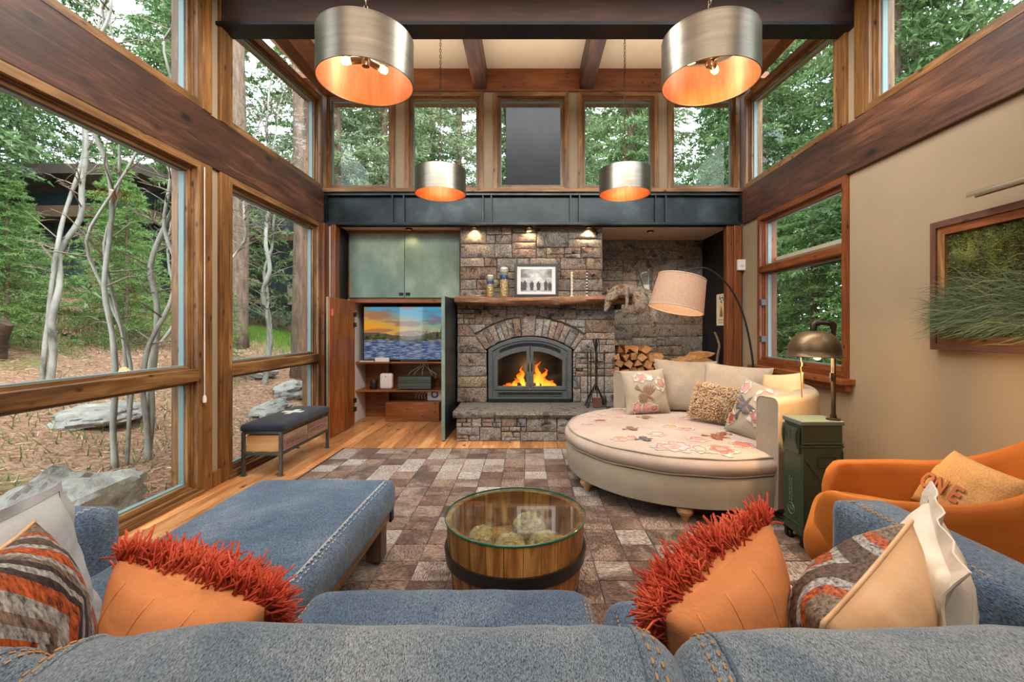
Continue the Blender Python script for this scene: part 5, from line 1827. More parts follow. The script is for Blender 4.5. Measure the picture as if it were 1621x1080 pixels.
pillow('striped_pillow', (-1.10, .985, .685), .40, .40, .09, 122, 16, 6, (Mt['chevron_x'], Mt['pl_hide']), 'orange, grey and brown chevron hide pillow on the window end of the sofa', SG, seed=12, piping=Mt['pl_hide'])
ra, za = pillow('shag_pillow', (-.75, 1.0, .65), .36, .33, .125, 170, 14, -13, (Mt['pl_tan'], Mt['pl_tan']), 'rust-red shag pillow with apricot back beside the chevron pillow', SG, seed=13, pinch=.03)
tufts(ra, 'shag_fringe', Mt['shag'], za, .36, .33, 3300, .046, .0025, 21, rim=.5, droop=1.0, wild=1.25)
rb, zb_ = pillow('shag_pillow', (.47, 1.07, .665), .36, .33, .125, 212, 14, 22, (Mt['pl_tan'], Mt['pl_tan']), 'rust-red shag pillow with apricot back on the middle-right sofa seats', SG, seed=14, pinch=.03)
tufts(rb, 'shag_fringe', Mt['shag'], zb_, .36, .33, 3300, .046, .0025, 22, rim=.5, droop=1.0, wild=1.25)
pillow('striped_pillow', (.735, 1.0, .685), .37, .38, .12, 214, 16, 20, (Mt['chevron'], Mt['pl_hide']), 'chevron hide pillow showing its plain tan back, beside the ivory pillow', SG, seed=15, piping=Mt['pl_hide'])
pillow('ivory_pillow', (.95, 1.10, .65), .42, .44, .09, 234, 12, 4, (Mt['pl_white'], Mt['pl_white']), 'ivory cotton pillow with a wide flange at the far right of the sofa', SG, seed=16, flange=.045)
# stitched seams across the apricot backs
for rt_, w_, h_, sd_ in ((ra, .36, .33, 13), (rb, .36, .33, 14)):
    for q in (-.35, .15, .6):
        m = MB(); m.tube([tuple(V(pillow_surf(w_, h_, .125, q + .16 * sin(v_ * 1.8 + 1), v_, 1, .03, 0, sd_, .008)) + V((0, .0005, 0))) for v_ in [-.95 + 1.9 * k / 24 for k in range(25)]], .0022, 5)
        m.build('back_seam', Mt['pl_tan'], rt_, smooth=True, ang=0)
# burlap pillow on the tub chair
rp, zp = pillow('burlap_pillow', (2.05, 2.09, .585), .40, .32, .085, -92, 36, 6, (Mt['burlap'], Mt['pl_hide']), 'burlap pillow with the brown word ONE leaning in the orange tub chair', None, seed=17)
for k, chx in enumerate('ONE'):
    cu_ = bpy.data.curves.new('letter', 'FONT'); cu_.body = chx; cu_.size = .105; cu_.extrude = .0015; cu_.offset = .0035; cu_.align_x = 'CENTER'; cu_.align_y = 'CENTER'
    cu_.materials.append(P('letter_brown', [(132, 70, 36), (156, 88, 48)], 8, 3, .8) if 'letter' not in Mt else Mt['letter'])
    Mt['letter'] = cu_.materials[0]
    tmp_ = bpy.data.objects.new('letter', cu_); COL.objects.link(tmp_)
    bpy.context.view_layer.update()
    me_ = bpy.data.meshes.new_from_object(tmp_.evaluated_get(bpy.context.evaluated_depsgraph_get()))
    me_.name = 'letter'
    bpy.data.objects.remove(tmp_)
    o = obj_from('letter', me_, rp)
    x_ = -.11 + .085 * k
    q = V(zp(x_, -.05, .005)); dx = V(zp(x_ + .03, -.05, .005)) - V(zp(x_ - .03, -.05, .005)); dz = V(zp(x_, -.02, .005)) - V(zp(x_, -.08, .005))
    dx.normalize(); nrm = dx.cross(dz).normalized(); dz = nrm.cross(dx)
    o.matrix_local = Matrix(((dx.x, dz.x, nrm.x, q.x), (dx.y, dz.y, nrm.y, q.y), (dx.z, dz.z, nrm.z, q.z), (0, 0, 0, 1)))

# ================================================================== pendants
Mt['nickel'] = P('brushed_nickel', [(112, 107, 97), (138, 132, 121)], 3, 4, .34, .95, stretch=(1, 1, 14), bump=.04, bscale=60)
Mt['copper'] = P('copper_lining', [(170, 96, 52), (204, 126, 78)], 4, 4, .42, .55, stretch=(8, 8, 1))
Mt['fil'] = emit('filament_bulb', (255, 176, 90), 16)
def make_pendant(lab):
    t = empty('drum_pendant', (0, 0, 0), label=lab, cat='pendant lamp', group='four metal drum pendants')
    Rr, H = .275, .262
    m = MB(); m.lathe([(Rr, 0), (Rr, H)], 64); m.build('drum_shade', Mt['nickel'], t, smooth=True, ang=0)
    m = MB(); m.lathe([(Rr - .004, .001), (Rr - .004, H - .001)], 64); m.build('copper_lining', Mt['copper'], t, smooth=True, ang=0)
    m = MB(); m.lathe([(Rr + .001, .0), (Rr - .005, .0), (Rr - .005, .005), (Rr + .001, .005), (Rr + .001, 0)], 64); m.lathe([(Rr + .001, H - .005), (Rr - .005, H - .005), (Rr - .005, H), (Rr + .001, H), (Rr + .001, H - .005)], 64); m.build('rim', Mt['nickel'], t, smooth=True, ang=30)
    m = MB(); m.lathe([(0, .10), (.022, .10), (.026, .115), (.026, .165), (.012, .18), (.012, .36), (0, .36)], 18); m.build('hub', Mt['nickel'], t, smooth=True, ang=40)
    m = MB()
    for k in range(3):
        a = R(60 + 120 * k); m.tube([(0, 0, .255), ((Rr - .004) * cos(a), (Rr - .004) * sin(a), .262)], .004, 6)
    m.build('spider', Mt['nickel'], t, smooth=True)
    for k in range(3):
        a = R(175 + 120 * k); d = V((cos(a), sin(a), 0))
        m = MB(); m.tube([d * .02 + V((0, 0, .14)), d * .085 + V((0, 0, .14))], [.02, .022], 12); so = m.build('socket', Mt['helmet'], t, smooth=True, ang=40)
        m = MB(); m.tube([d * .085 + V((0, 0, .14)), d * .10 + V((0, 0, .14)), d * .12 + V((0, 0, .14)), d * .145 + V((0, 0, .14)), d * .155 + V((0, 0, .14))], [.014, .02, .024, .02, .006], 12); m.build('bulb', Mt['fil'], so, smooth=True, ang=0)
    m = MB()
    z_ = .36; k = 0
    while z_ < 1.84:
        pts = []
        for q in range(9):
            a = 2 * pi * q / 8
            p = V((.010 * cos(a), 0, .02 * sin(a) + z_ + .018))
            pts.append(Matrix.Rotation(pi / 2 * (k % 2) + .3, 3, 'Z') @ p)
        m.tube(pts, .0032, 5, cap=False); z_ += .033; k += 1
    m.build('chain', Mt['helmet'], t, smooth=True, ang=0, kind='stuff')
    m = MB(); m.lathe([(0, 1.83), (.05, 1.83), (.06, 1.85), (.06, 1.96), (0, 1.96)], 20); m.build('canopy', Mt['nickel'], t, smooth=True, ang=40)
    return t
pd = make_pendant('large-looking nearer drum pendant by the window side, warm bulbs under it')
for i, (xx, yy, lab) in enumerate(((-.955, 2.66, 'metal drum pendant with copper inside, nearer one on the window side'), (1.085, 2.66, 'metal drum pendant with copper inside, nearer one on the plaster wall side'), (-.94, 4.88, 'smaller-looking far drum pendant hanging before the second clerestory window'), (1.065, 4.88, 'smaller-looking far drum pendant hanging before the fourth clerestory window'))):
    o = pd if i == 0 else copy_tree(pd)
    o['label'] = lab
    o.location = (xx, yy, 2.80)
    for k in range(3):
        a = R(175 + 120 * k)
        point_light('pendant_bulb', (xx + .12 * cos(a), yy + .12 * sin(a), 2.80 + .09), .75, (1, .58, .28), .02)

# ================================================================== mantel things
MY = 5.84
def mosaic(name, bands):
    t = NT(name)
    tc = t.n('TexCoord'); sp = t.n('SeparateXYZ'); t.l(tc.outputs['Generated'], sp.inputs[0])
    c = t.ramp(sp.outputs['Z'], bands, 'CONSTANT')
    vo = t.n('TexVoronoi'); vo.inputs['Scale'].default_value = 60; t.l(tc.outputs['Object'], vo.inputs['Vector'])
    g = t.ramp(vo.outputs['Distance'], [(.2, (1.2, 1.2, 1.2)), (.7, (.5, .5, .5))])
    c = t.mix(c, g, .8, 'MULTIPLY')
    return t.fin(c, .3, .1, t.bump(vo.outputs['Distance'], .6, .01))
Mt['mosaic'] = mosaic('bead_mosaic', [(0, (206, 176, 112)), (.35, (220, 196, 140)), (.62, (52, 78, 136)), (.72, (70, 110, 160)), (.78, (150, 180, 140)), (.9, (222, 222, 206))])
for px, h_, r_, lab in ((776, .285, .048, 'shorter beaded candle with gold and blue bands on the mantel'), (798, .385, .056, 'taller beaded candle with gold and blue bands beside the picture on the mantel')):
    xx = (px - 834) / 710 * MY
    t = empty('beaded_candle', (xx, MY, MT), label=lab, cat='candle', group='beaded candles on the mantel')
    m = MB(); m.lathe([(0, 0), (r_, 0), (r_, .02), (r_ * .96, h_ * .3), (r_, h_ * .6), (r_ * .96, h_ * .93), (0, h_ * .93)], 24); m.build('beaded_body', Mt['mosaic'], t, smooth=True, ang=40)
    m = MB(); m.lathe([(0, h_ * .93), (r_ * .8, h_ * .93), (r_ * .8, h_ * .99), (r_ * .6, h_), (0, h_ * .985)], 20); m.build('wax_top', Mt['white'], t, smooth=True, ang=40)
    m = MB(); m.tube([(0, 0, h_ * .98), (.004, 0, h_ * 1.03)], .002, 5); m.build('wick', Mt['black'], t)
# framed photograph: people walking in mist
def ph_pic(u, v):
    b = 196 - 90 * abs(u - .5) + 40 * (v - .5) - 40 * max(0, .35 - v) + 40 * fbm(u * 6, v * 5, 2)
    if v > .62: b -= 60 * max(0, abs(u - .5) * 2 - .25) + 18
    for px, s in ((.13, .5), (.36, .48), (.57, .46), (.80, .5), (.93, .42), (.03, .44)):
        hx = abs(u - px); top = s
        if v < top and v > .05:
            k = (top - v) / top
            wd = .022 if k < .14 else .062 if k < .6 else .05
            if hx < wd: b = min(b, 46 + 40 * fbm(u * 30, v * 20, 1))
    b = max(24, min(232, b))
    return (b, b, b * 1.01)
fr = empty('framed_photograph', ((849 - 834) / 710 * 5.87, 5.87, MT), rot=(R(-4), 0, 0), label='black-framed black-and-white photograph of walking figures on the mantel', cat='picture')
FW, FH = .575, .44
m = MB(); m.ring([(-FW / 2, 0), (FW / 2, 0), (FW / 2, FH), (-FW / 2, FH)], [(-FW / 2 + .035, .035), (FW / 2 - .035, .035), (FW / 2 - .035, FH - .035), (-FW / 2 + .035, FH - .035)], -.02, .012, lambda u, z, d: (u, -d, z)); m.build('frame', Mt['black'], fr, bevel=.003)
MB().box(-FW / 2 + .03, FW / 2 - .03, -.001, .012, .03, FH - .03).build('mat_board', P('mat_board', [(202, 204, 206), (212, 214, 216)], 3, 2, .8), fr)
m = MB(); a_, b_ = .205, .15
m.ring([(-a_ - .012, FH / 2 - b_ - .012), (a_ + .012, FH / 2 - b_ - .012), (a_ + .012, FH / 2 + b_ + .012), (-a_ - .012, FH / 2 + b_ + .012)], [(-a_, FH / 2 - b_), (a_, FH / 2 - b_), (a_, FH / 2 + b_), (-a_, FH / 2 + b_)], .0012, .004, lambda u, z, d: (u, -d, z)); m.build('mat_bevel', Mt['white'], fr)
obj_from('photo_print', pixels('photo_print', 80, 60, ph_pic, lambda u, v: (-a_ + 2 * a_ * u, -.0025, FH / 2 - b_ + 2 * b_ * v)), fr)
# small dish, twisted candlesticks, hurricane vase
t = empty('small_dish', ((757 - 834) / 710 * MY, MY, MT), label='tiny white dish at the left end of the mantel', cat='dish')
m = MB(); m.lathe([(0, 0), (.03, 0), (.05, .018), (.046, .02), (.028, .006), (0, .006)], 20); m.build('bowl', Mt['white'], t, smooth=True)
m = MB(); m.ball((0, 0, .018), .018, 10, 8, sc=(1.2, 1, .6)); m.build('pebble', Mt['iron'], t, smooth=True)
Mt['bone'] = P('bone_white', [(204, 196, 176), (224, 216, 198)], 12, 3, .5)
for px, lab, two in ((905, 'slim pale twisted candlestick nearest the picture on the mantel', False), (929, 'slim black and white beaded candlestick nearest the pelt on the mantel', True)):
    t = empty('candlestick', ((px - 834) / 710 * MY, MY, MT), label=lab, cat='candlestick')
    m = MB(); m.lathe([(0, 0), (.035, 0), (.035, .008), (.014, .016), (0, .016)], 18); m.build('foot', Mt['bone'], t, smooth=True)
    if not two:
        for ph in (0, pi):
            m = MB(); m.tube([(.008 * cos(ph + k * .55), .008 * sin(ph + k * .55), .012 + .31 * k / 40) for k in range(41)], .009, 8); m.build('twisted_stem', Mt['bone'], t, smooth=True, ang=0)
    else:
        m = MB()
        for k in range(16):
            m.m = k % 2; m.ball((0, 0, .024 + k * .02), .0125, 10, 6)
        m.build('beaded_stem', [Mt['bone'], Mt['black']], t, smooth=True, ang=0)
Mt['clear'] = glass('clear_glass', (240, 245, 245), .7)
t = empty('hurricane_vase', ((1020 - 834) / 710 * 5.84, 5.84, MT), label='tall clear glass hurricane vase with pillar candle on a wood base, on the mantel', cat='vase')
m = MB(); m.lathe([(0, 0), (.10, 0), (.105, .012), (.095, .03), (0, .03)], 28); m.build('wood_base', Mt['red_x'], t, smooth=True, ang=40)
m = MB(); m.lathe([(.085, .03), (.09, .1), (.105, .25), (.122, .39), (.119, .39), (.102, .25), (.087, .1), (.08, .034), (0, .034)], 36); m.build('glass_cylinder', Mt['clear'], t, smooth=True, ang=0)
m = MB(); m.lathe([(0, .036), (.048, .036), (.048, .15), (.044, .155), (0, .152)], 24, (.02, 0, 0)); m.build('pillar_candle', Mt['bone'], t, smooth=True, ang=40)
m = MB(); m.tube([(.0, -.03, .04), (-.045, -.03, .2), (-.10, -.02, .38)], [.008, .007, .005], 7); m.build('dark_twig', Mt['bark'], t, smooth=True)

# coyote pelt hanging over the mantel
pe = empty('coyote_pelt', (1.25, 5.74, MT), label='tan and grey coyote pelt draped over the right end of the mantel, head hanging', cat='pelt')
t = NT('pelt_fur'); vec = t.coords((1, 1, 1), rnd=False)
c_ = t.ramp(t.noise(vec, 9, 5, .65, .8), [(.34, (138, 92, 58)), (.44, (206, 162, 120)), (.54, (240, 230, 214)), (.64, (168, 140, 112))])
f_ = t.noise(vec, 140, 3, .7)
c_ = t.mix(c_, t.ramp(f_, [(.3, (.6, .6, .6)), (.7, (1.2, 1.2, 1.2))]), 1.0, 'MULTIPLY')
Mt['fur'] = t.fin(c_, .9, 0, t.bump(f_, .7, .008), .2)
m = MB()
def ch_(pts, rr, n=12, flat=1.0): m.tube(smooth_pts(pts, 5), [np.interp(k / (5 * (len(pts) - 1)), np.linspace(0, 1, len(rr)), rr) for k in range(5 * (len(pts) - 1) + 1)], n, flat=flat)
ch_([(.34, .06, .02), (.2, .02, .05), (.02, -.03, .07), (-.12, -.07, .05), (-.19, -.12, -.02)], [.06, .075, .085, .08, .062])             # back and neck over the log
ch_([(-.17, -.11, .02), (-.21, -.13, -.04), (-.235, -.14, -.10), (-.26, -.145, -.165), (-.275, -.15, -.20)], [.062, .066, .046, .028, .016])   # head with muzzle
ch_([(-.01, -.1, .05), (-.0, -.145, -.03), (-.005, -.15, -.12), (-.015, -.15, -.17)], [.03, .024, .018, .022])                           # fore leg
ch_([(.16, -.06, .04), (.17, -.14, -.05), (.16, -.15, -.15), (.15, -.14, -.225)], [.06, .095, .10, .035], flat=.55)                          # belly flap
ch_([(.30, -.02, .04), (.315, -.14, -.06), (.32, -.15, -.18), (.33, -.145, -.30), (.32, -.14, -.40)], [.03, .04, .05, .06, .018], flat=.7)      # tail
ch_([(-.145, -.12, .045), (-.13, -.14, .10), (-.12, -.145, .135)], [.034, .026, .004], flat=.5)                                              # ears
ch_([(-.215, -.11, .02), (-.245, -.13, .06), (-.262, -.135, .09)], [.034, .024, .004], flat=.5)
pb = m.build('hide', Mt['fur'], pe, smooth=True, ang=0)
rm = pb.modifiers.new('merge', 'REMESH'); rm.mode = 'VOXEL'; rm.voxel_size = .009; rm.use_smooth_shade = True
m = MB(); m.ball((-.278, -.155, -.205), .014, 10, 8); m.build('nose', Mt['black'], pe, smooth=True)
for ex in (-.255, -.195):
    m = MB(); m.ball((ex, -.185 if ex < -.2 else -.18, -.065), .009, 8, 6); m.build('eye', Mt['black'], pe, smooth=True)
m = MB(); rr_ = random.Random(8)
srcv = [V(v_) for v_ in MB.__new__(MB).__dict__.get('v', [])] if False else None
for _ in range(1500):
    k = rr_.random()
    if k < .45: a = V((rr_.uniform(.06, .26), -.16 + rr_.uniform(-.03, .03), rr_.uniform(-.2, -.0)))
    elif k < .7: a = V((.32 + rr_.uniform(-.05, .05), -.15 + rr_.uniform(-.04, .04), rr_.uniform(-.38, -.02)))
    else: a = V((rr_.uniform(-.2, .3), rr_.uniform(-.1, .02), .10 - abs(rr_.gauss(0, .02)) - .04))
    d_ = V((rr_.uniform(-.4, .4), rr_.uniform(-.8, 0), -1)).normalized() * rr_.uniform(.02, .05)
    s_ = V((.0018, 0, 0))
    m.add([a - s_, a + s_, a + d_], [(0, 1, 2)])
m.build('fur_strands', Mt['fur'], pe, kind='stuff')

# ================================================================== fire tools on the hearth
ts = empty('fire_tool_stand', (.87, 5.66, .355), label='black wrought-iron fire tool stand with arched feet on the hearth', cat='stand')
m = MB(); m.tube([(0, 0, .2), (0, 0, .84)], .009, 10); m.build('post', Mt['iron'], ts, smooth=True)
for k in range(4):
    a = R(45 + 90 * k); d = V((cos(a), sin(a), 0))
    m = MB(); m.tube(smooth_pts([(0, 0, .30), tuple(d * .045 + V((0, 0, .22))), tuple(d * .11 + V((0, 0, .12))), tuple(d * .15 + V((0, 0, .03))), tuple(d * .17 + V((0, 0, .008)))]), .009, 8); m.build('foot', Mt['iron'], ts, smooth=True, ang=0)
m = MB(); m.tube([(.085 * cos(2 * pi * k / 20), .085 * sin(2 * pi * k / 20), .565) for k in range(21)], .007, 6); m.tube([(-.085, 0, .565), (.085, 0, .565)], .006, 6); m.tube([(0, -.085, .565), (0, .085, .565)], .006, 6); m.build('hook_ring', Mt['iron'], ts, smooth=True, ang=0)
m = MB()
for k in range(5):
    a = 2 * pi * k / 5; m.tube(smooth_pts([(0, 0, .66), (.014 * cos(a), .014 * sin(a), .74), (.03 * cos(a), .03 * sin(a), .81), (.045 * cos(a), .045 * sin(a), .86)]), [.006] * 18 + [.003], 6)
m.build('twig_finial', Mt['iron'], ts, smooth=True, ang=0)
for nm, dx_, dy_, lab in (('fire_poker', -.105, -.02, 'iron poker hanging at the left of the fire tool stand'), ('hearth_shovel', .0, -.105, 'iron shovel with a flat brown pan at the front of the fire tool stand'), ('hearth_brush', .105, -.01, 'iron-handled hearth brush hanging at the right of the fire tool stand'), ('fire_tongs', -.05, .09, 'iron tongs hanging behind the post of the fire tool stand')):
    t = empty(nm, (.87 + dx_, 5.66 + dy_, .355), label=lab, cat='fire tool')
    m = MB(); m.tube([(0, 0, .12), (0, 0, .70)], .0065, 8); m.build('shaft', Mt['iron'], t, smooth=True)
    m = MB(); m.tube([(0, 0, .58), (0, 0, .61), (0, 0, .68), (0, 0, .715)], [.008, .011, .009, .005], 8); m.build('handle', Mt['iron'], t, smooth=True, ang=0)
    m = MB()
    if nm == 'fire_poker': m.tube([(0, 0, .14), (0, 0, .04), (.0, -.0, .012)], [.0065, .006, .002], 7); m.tube([(0, 0, .07), (-.025, 0, .06), (-.035, 0, .08)], [.005, .004, .002], 6); m.build('hook_tip', Mt['iron'], t, smooth=True)
    elif nm == 'hearth_shovel':
        m.box(-.05, .05, -.012, -.006, .012, .13); m.box(-.053, -.048, -.02, -.004, .012, .13); m.box(.048, .053, -.02, -.004, .012, .13); m.build('pan', P('rusty_pan', [(84, 52, 40), (112, 72, 56)], 8, 3, .7, .3), t, bevel=.002)
    elif nm == 'hearth_brush':
        m.lathe([(0, .03), (.03, .025), (.034, .07), (.022, .13), (.01, .15), (0, .15)], 14); m.build('bristles', Mt['black'], t, smooth=True, ang=40)
    else:
        for s_ in (-1, 1): m.tube([(0, 0, .16), (s_ * .02, 0, .1), (s_ * .018, 0, .03)], .005, 6)
        m.build('jaws', Mt['iron'], t, smooth=True)

# ================================================================== firewood
Mt['log_end'] = wood('split_wood', (150, 98, 56), (188, 134, 84), (214, 168, 116), axis='y', rough=.85, rand=.22, ks=1, knots=False)
fw = random.Random(21)
WOOD = []
ORD = ['', 'first', 'second', 'third', 'fourth', 'fifth', 'sixth', 'seventh', 'eighth', 'ninth', 'tenth', 'eleventh', 'twelfth', 'thirteenth', 'fourteenth', 'fifteenth', 'sixteenth', 'seventeenth', 'eighteenth']
def prof_top(x_):
    return float(np.interp(x_, [1.2, 1.32, 1.45, 1.62, 1.74, 1.95, 2.2, 2.6], [1.18, 1.12, 1.02, 1.12, .99, .94, .86, .80]))
row = 0; z_ = .302
while z_ < 1.16:
    x_ = 1.235 + (.055 if row % 2 else 0)
    while x_ < 2.62:
        wd = fw.uniform(.10, .135)
        if z_ + .09 < prof_top(x_) + .03:
            k = fw.choice((3, 4, 4, 5))
            ph = fw.uniform(0, 6)
            pol = []
            for q in range(k):
                a = ph + 2 * pi * (q + fw.uniform(-.18, .18)) / k
                pol.append((cos(a) * wd * .56, sin(a) * .062))
            mn = min(p[1] for p in pol)
            rnd_side = fw.random() < .5
            if rnd_side:
                pol = pol[:1] + [(.5 * (pol[0][0] + pol[1][0]) * 1.35, .5 * (pol[0][1] + pol[1][1]) * 1.35)] + pol[1:]
            m = MB(); Ln = fw.uniform(.36, .44)
            n = len(pol)
            vs = [(p[0], -Ln / 2 + fw.uniform(-.004, .004), p[1]) for p in pol] + [(p[0] * fw.uniform(.9, 1.1), Ln / 2, p[1]) for p in pol]
            fs = [tuple(range(n)), tuple(range(2 * n - 1, n - 1, -1))]
            m.add(vs, fs); m.m = 0
            for i in range(n):
                m.m = 1 if rnd_side and i in (0, 1) else 0
                m.f.append((i, n + i, n + (i + 1) % n, (i + 1) % n)); m.mi.append(m.m)
            o = m.build('firewood_log', [Mt['log_end'], Mt['bark']], None, bevel=.004, loc=(x_, 6.46 + fw.uniform(-.05, .05), z_ + .052), rot=(fw.uniform(-.04, .04), 0, fw.uniform(-.12, .12)))
            tag(o, None, 'log', 'firewood pile in the alcove'); WOOD.append((row, x_, o))
        x_ += wd + .006
    z_ += .098; row += 1
rows_ = sorted({r_ for r_, x__, o in WOOD}, reverse=True)
for rn_, r_ in enumerate(rows_):
    for k, (_, _, o) in enumerate(sorted([q for q in WOOD if q[0] == r_], key=lambda q: q[1])):
        o['label'] = 'split firewood log, %s from the left in row %s of the alcove pile' % (ORD[k + 1], ('one (top)', 'two', 'three', 'four', 'five', 'six', 'seven', 'eight', 'nine', 'ten')[rn_])
# big loose slabs on the right of the pile
for i, (xx, zz, ry, ln_) in enumerate(((2.42, .90, .12, .40), (2.46, .965, -.16, .36), (2.28, .87, .3, .3))):
    m = MB(); pol = [(-ln_ / 2, -.03), (-ln_ * .2, -.045), (ln_ * .3, -.035), (ln_ / 2, .0), (ln_ * .2, .04), (-ln_ * .25, .05)]
    m.prism(pol, -.12, .12, lambda u, z, d: (u, d, z))
    o = m.build('firewood_slab', Mt['log_end'], None, bevel=.008, loc=(xx, 6.38, zz), rot=(0, ry, .15))
    tag(o, ('wide split wood slab lying lowest at the right of the firewood', 'wide split wood slab lying on top at the right of the firewood', 'short tilted wood slab left of the two wide slabs')[i], 'log', 'slabs beside the firewood')
st_ = empty('walking_stick', (2.62, 6.22, .36), label='bent bare stick standing in the corner right of the firewood', cat='stick')
m = MB(); m.tube(smooth_pts([(-.02, 0, 0), (.0, 0, .35), (.03, .0, .62), (.05, 0, .74), (.015, 0, .86), (-.02, .0, .93)]), [.022 - .0003 * k for k in range(31)], 9); m.build('shaft', P('grey_stick', [(92, 78, 64), (140, 122, 102)], 9, 4, .85, bump=.4), st_, smooth=True, ang=0)

# plaque on the dark side wall of the alcove
pq = empty('alcove_plaque', (2.706, 6.21, 1.60), label='cream plaque with a brown pointed emblem on the black alcove wall', cat='plaque')
MB().box(-.012, .0, -.165, .165, -.22, .22).build('board', P('cream_board', [(206, 198, 174), (218, 210, 188)], 4, 3, .7), pq, bevel=.003)
m = MB(); fq = lambda u, z, d: (-d, -u, z)
m.prism([(-.075, -.10), (.075, -.10), (.05, .03), (.0, .09), (-.05, .03)], .0122, .0135, fq); m.build('pale_arch', P('gold_paper', [(206, 178, 118), (216, 190, 132)], 5, 3, .7), pq)
m = MB(); m.prism([(-.045, -.09), (-.02, -.10), (.02, -.10), (.045, -.09), (.03, -.02), (.0, .05), (-.03, -.02)], .0136, .015, fq); m.build('brown_emblem', P('emblem_brown', [(116, 76, 40), (140, 96, 54)], 9, 3, .7), pq)
m = MB()
for (u, z, a_, b_) in ((-.04, .15, .03, .012), (.03, .165, .035, .012), (-.05, .175, .018, .014), (0, .125, .02, .012), (.015, .10, .012, .014), (-.02, .105, .016, .01), (.06, .14, .014, .014)):
    m.prism([(u - a_, z), (u - a_ * .4, z - b_), (u + a_ * .5, z - b_ * .8), (u + a_, z + b_ * .3), (u, z + b_)], .0122, .0135, fq)
m.build('ink_drawing', Mt['black'], pq, kind='stuff')
m = MB()
for rowz, us in ((-.14, (-.12, -.075, -.05, -.02, .01, .05, .09)), (-.18, (-.10, -.07, -.02, .01, .06, .09))):
    for i, u in enumerate(us):
        m.prism([(u, rowz - .011), (u + .022, rowz - .011), (u + .022, rowz - .004), (u + .007, rowz - .004), (u + .007, rowz + .006), (u + .02, rowz + .006), (u + .02, rowz + .012), (u, rowz + .012)] if i % 2 else [(u, rowz - .012), (u + .006, rowz - .012), (u + .006, rowz + .012), (u, rowz + .012)], .0122, .0132, fq)
m.build('lettering', Mt['black'], pq, kind='stuff')

# ================================================================== moss picture and its lamp on the right wall
ma = empty('moss_picture', (2.845, 2.45, 1.20), label='wood-framed wall picture of living moss with long green pine-like grass', cat='picture')
YW, ZH = .655, .87
fm = lambda u, z, d: (-d, -u, z)
def fr4(w0, w1, d0, d1, nm, mats):
    q = [(-YW + w0, w0), (YW - w0, w0), (YW - w0, ZH - w0), (-YW + w0, ZH - w0)]
    qi = [(-YW + w1, w1), (YW - w1, w1), (YW - w1, ZH - w1), (-YW + w1, ZH - w1)]
    for i in range(4):
        j = (i + 1) % 4
        m = MB()
        vs = [fm(*q[i], d0), fm(*q[j], d0), fm(*qi[j], d0), fm(*qi[i], d0), fm(*q[i], d1), fm(*q[j], d1), fm(*qi[j], d1), fm(*qi[i], d1)]
        m.add(vs, [(0, 1, 2, 3), (7, 6, 5, 4), (0, 4, 5, 1), (1, 5, 6, 2), (2, 6, 7, 3), (3, 7, 4, 0)])
        m.build(nm, mats[i % 2], ma)
Mt['barn_y'] = wood('dark_barnwood_y', (56, 34, 26), (86, 54, 40), (116, 78, 58), axis='y', rough=.6)
Mt['barn_z'] = wood('dark_barnwood_z', (56, 34, 26), (86, 54, 40), (116, 78, 58), axis='z', rough=.6)
fr4(0, .042, 0, .055, 'outer_frame', (Mt['barn_y'], Mt['barn_z']))
fr4(.042, .095, 0, .042, 'inner_frame', (Mt['red_y'], Mt['amber_z']))
m = MB()
gx, gz_ = 46, 32
vs = []; fs = []
for i in range(gx + 1):
    for j in range(gz_ + 1):
        u = -YW + .09 + (2 * YW - .18) * i / gx; z = .09 + (ZH - .18) * j / gz_
        vs.append(fm(u, z, .014 + .022 * max(0, fbm(u * 2, z * 2, 1, 3, 3) + .25)))
for i in range(gx):
    for j in range(gz_):
        a = i * (gz_ + 1) + j; fs.append((a, a + gz_ + 1, a + gz_ + 2, a + 1))
Mt['mossgreen'] = P('wall_moss', [(.3, (38, 36, 24)), (.45, (64, 68, 34)), (.55, (88, 98, 40)), (.68, (118, 124, 62))], 5, 6, .95, bump=.9, bscale=90, bdist=.02)
m.add(vs, fs).build('moss_bed', Mt['mossgreen'], ma, smooth=True, ang=0)
m = MB(); rm_ = random.Random(4)
for _ in range(5200):
    u = rm_.uniform(-YW + .1, YW - .1); z = rm_.uniform(.1, ZH - .1)
    p = V(fm(u, z, .02)); d_ = V((-rm_.uniform(.4, 1), rm_.uniform(-1, 1), rm_.uniform(-.6, 1))).normalized() * rm_.uniform(.012, .034)
    s_ = V((0, rm_.uniform(-1, 1), rm_.uniform(-1, 1))).normalized() * .004
    m.add([p - s_, p + s_, p + d_], [(0, 1, 2)])
t = NT('moss_sprigs'); ge = t.n('NewGeometry'); c_ = t.ramp(ge.outputs['Random Per Island'], [(0, (52, 54, 32)), (.5, (92, 100, 46)), (.85, (132, 138, 70)), (1, (110, 90, 62))]); Mt['sprig'] = t.fin(c_, .9)
m.build('moss_sprigs', Mt['sprig'], ma, kind='stuff')
m = MB()
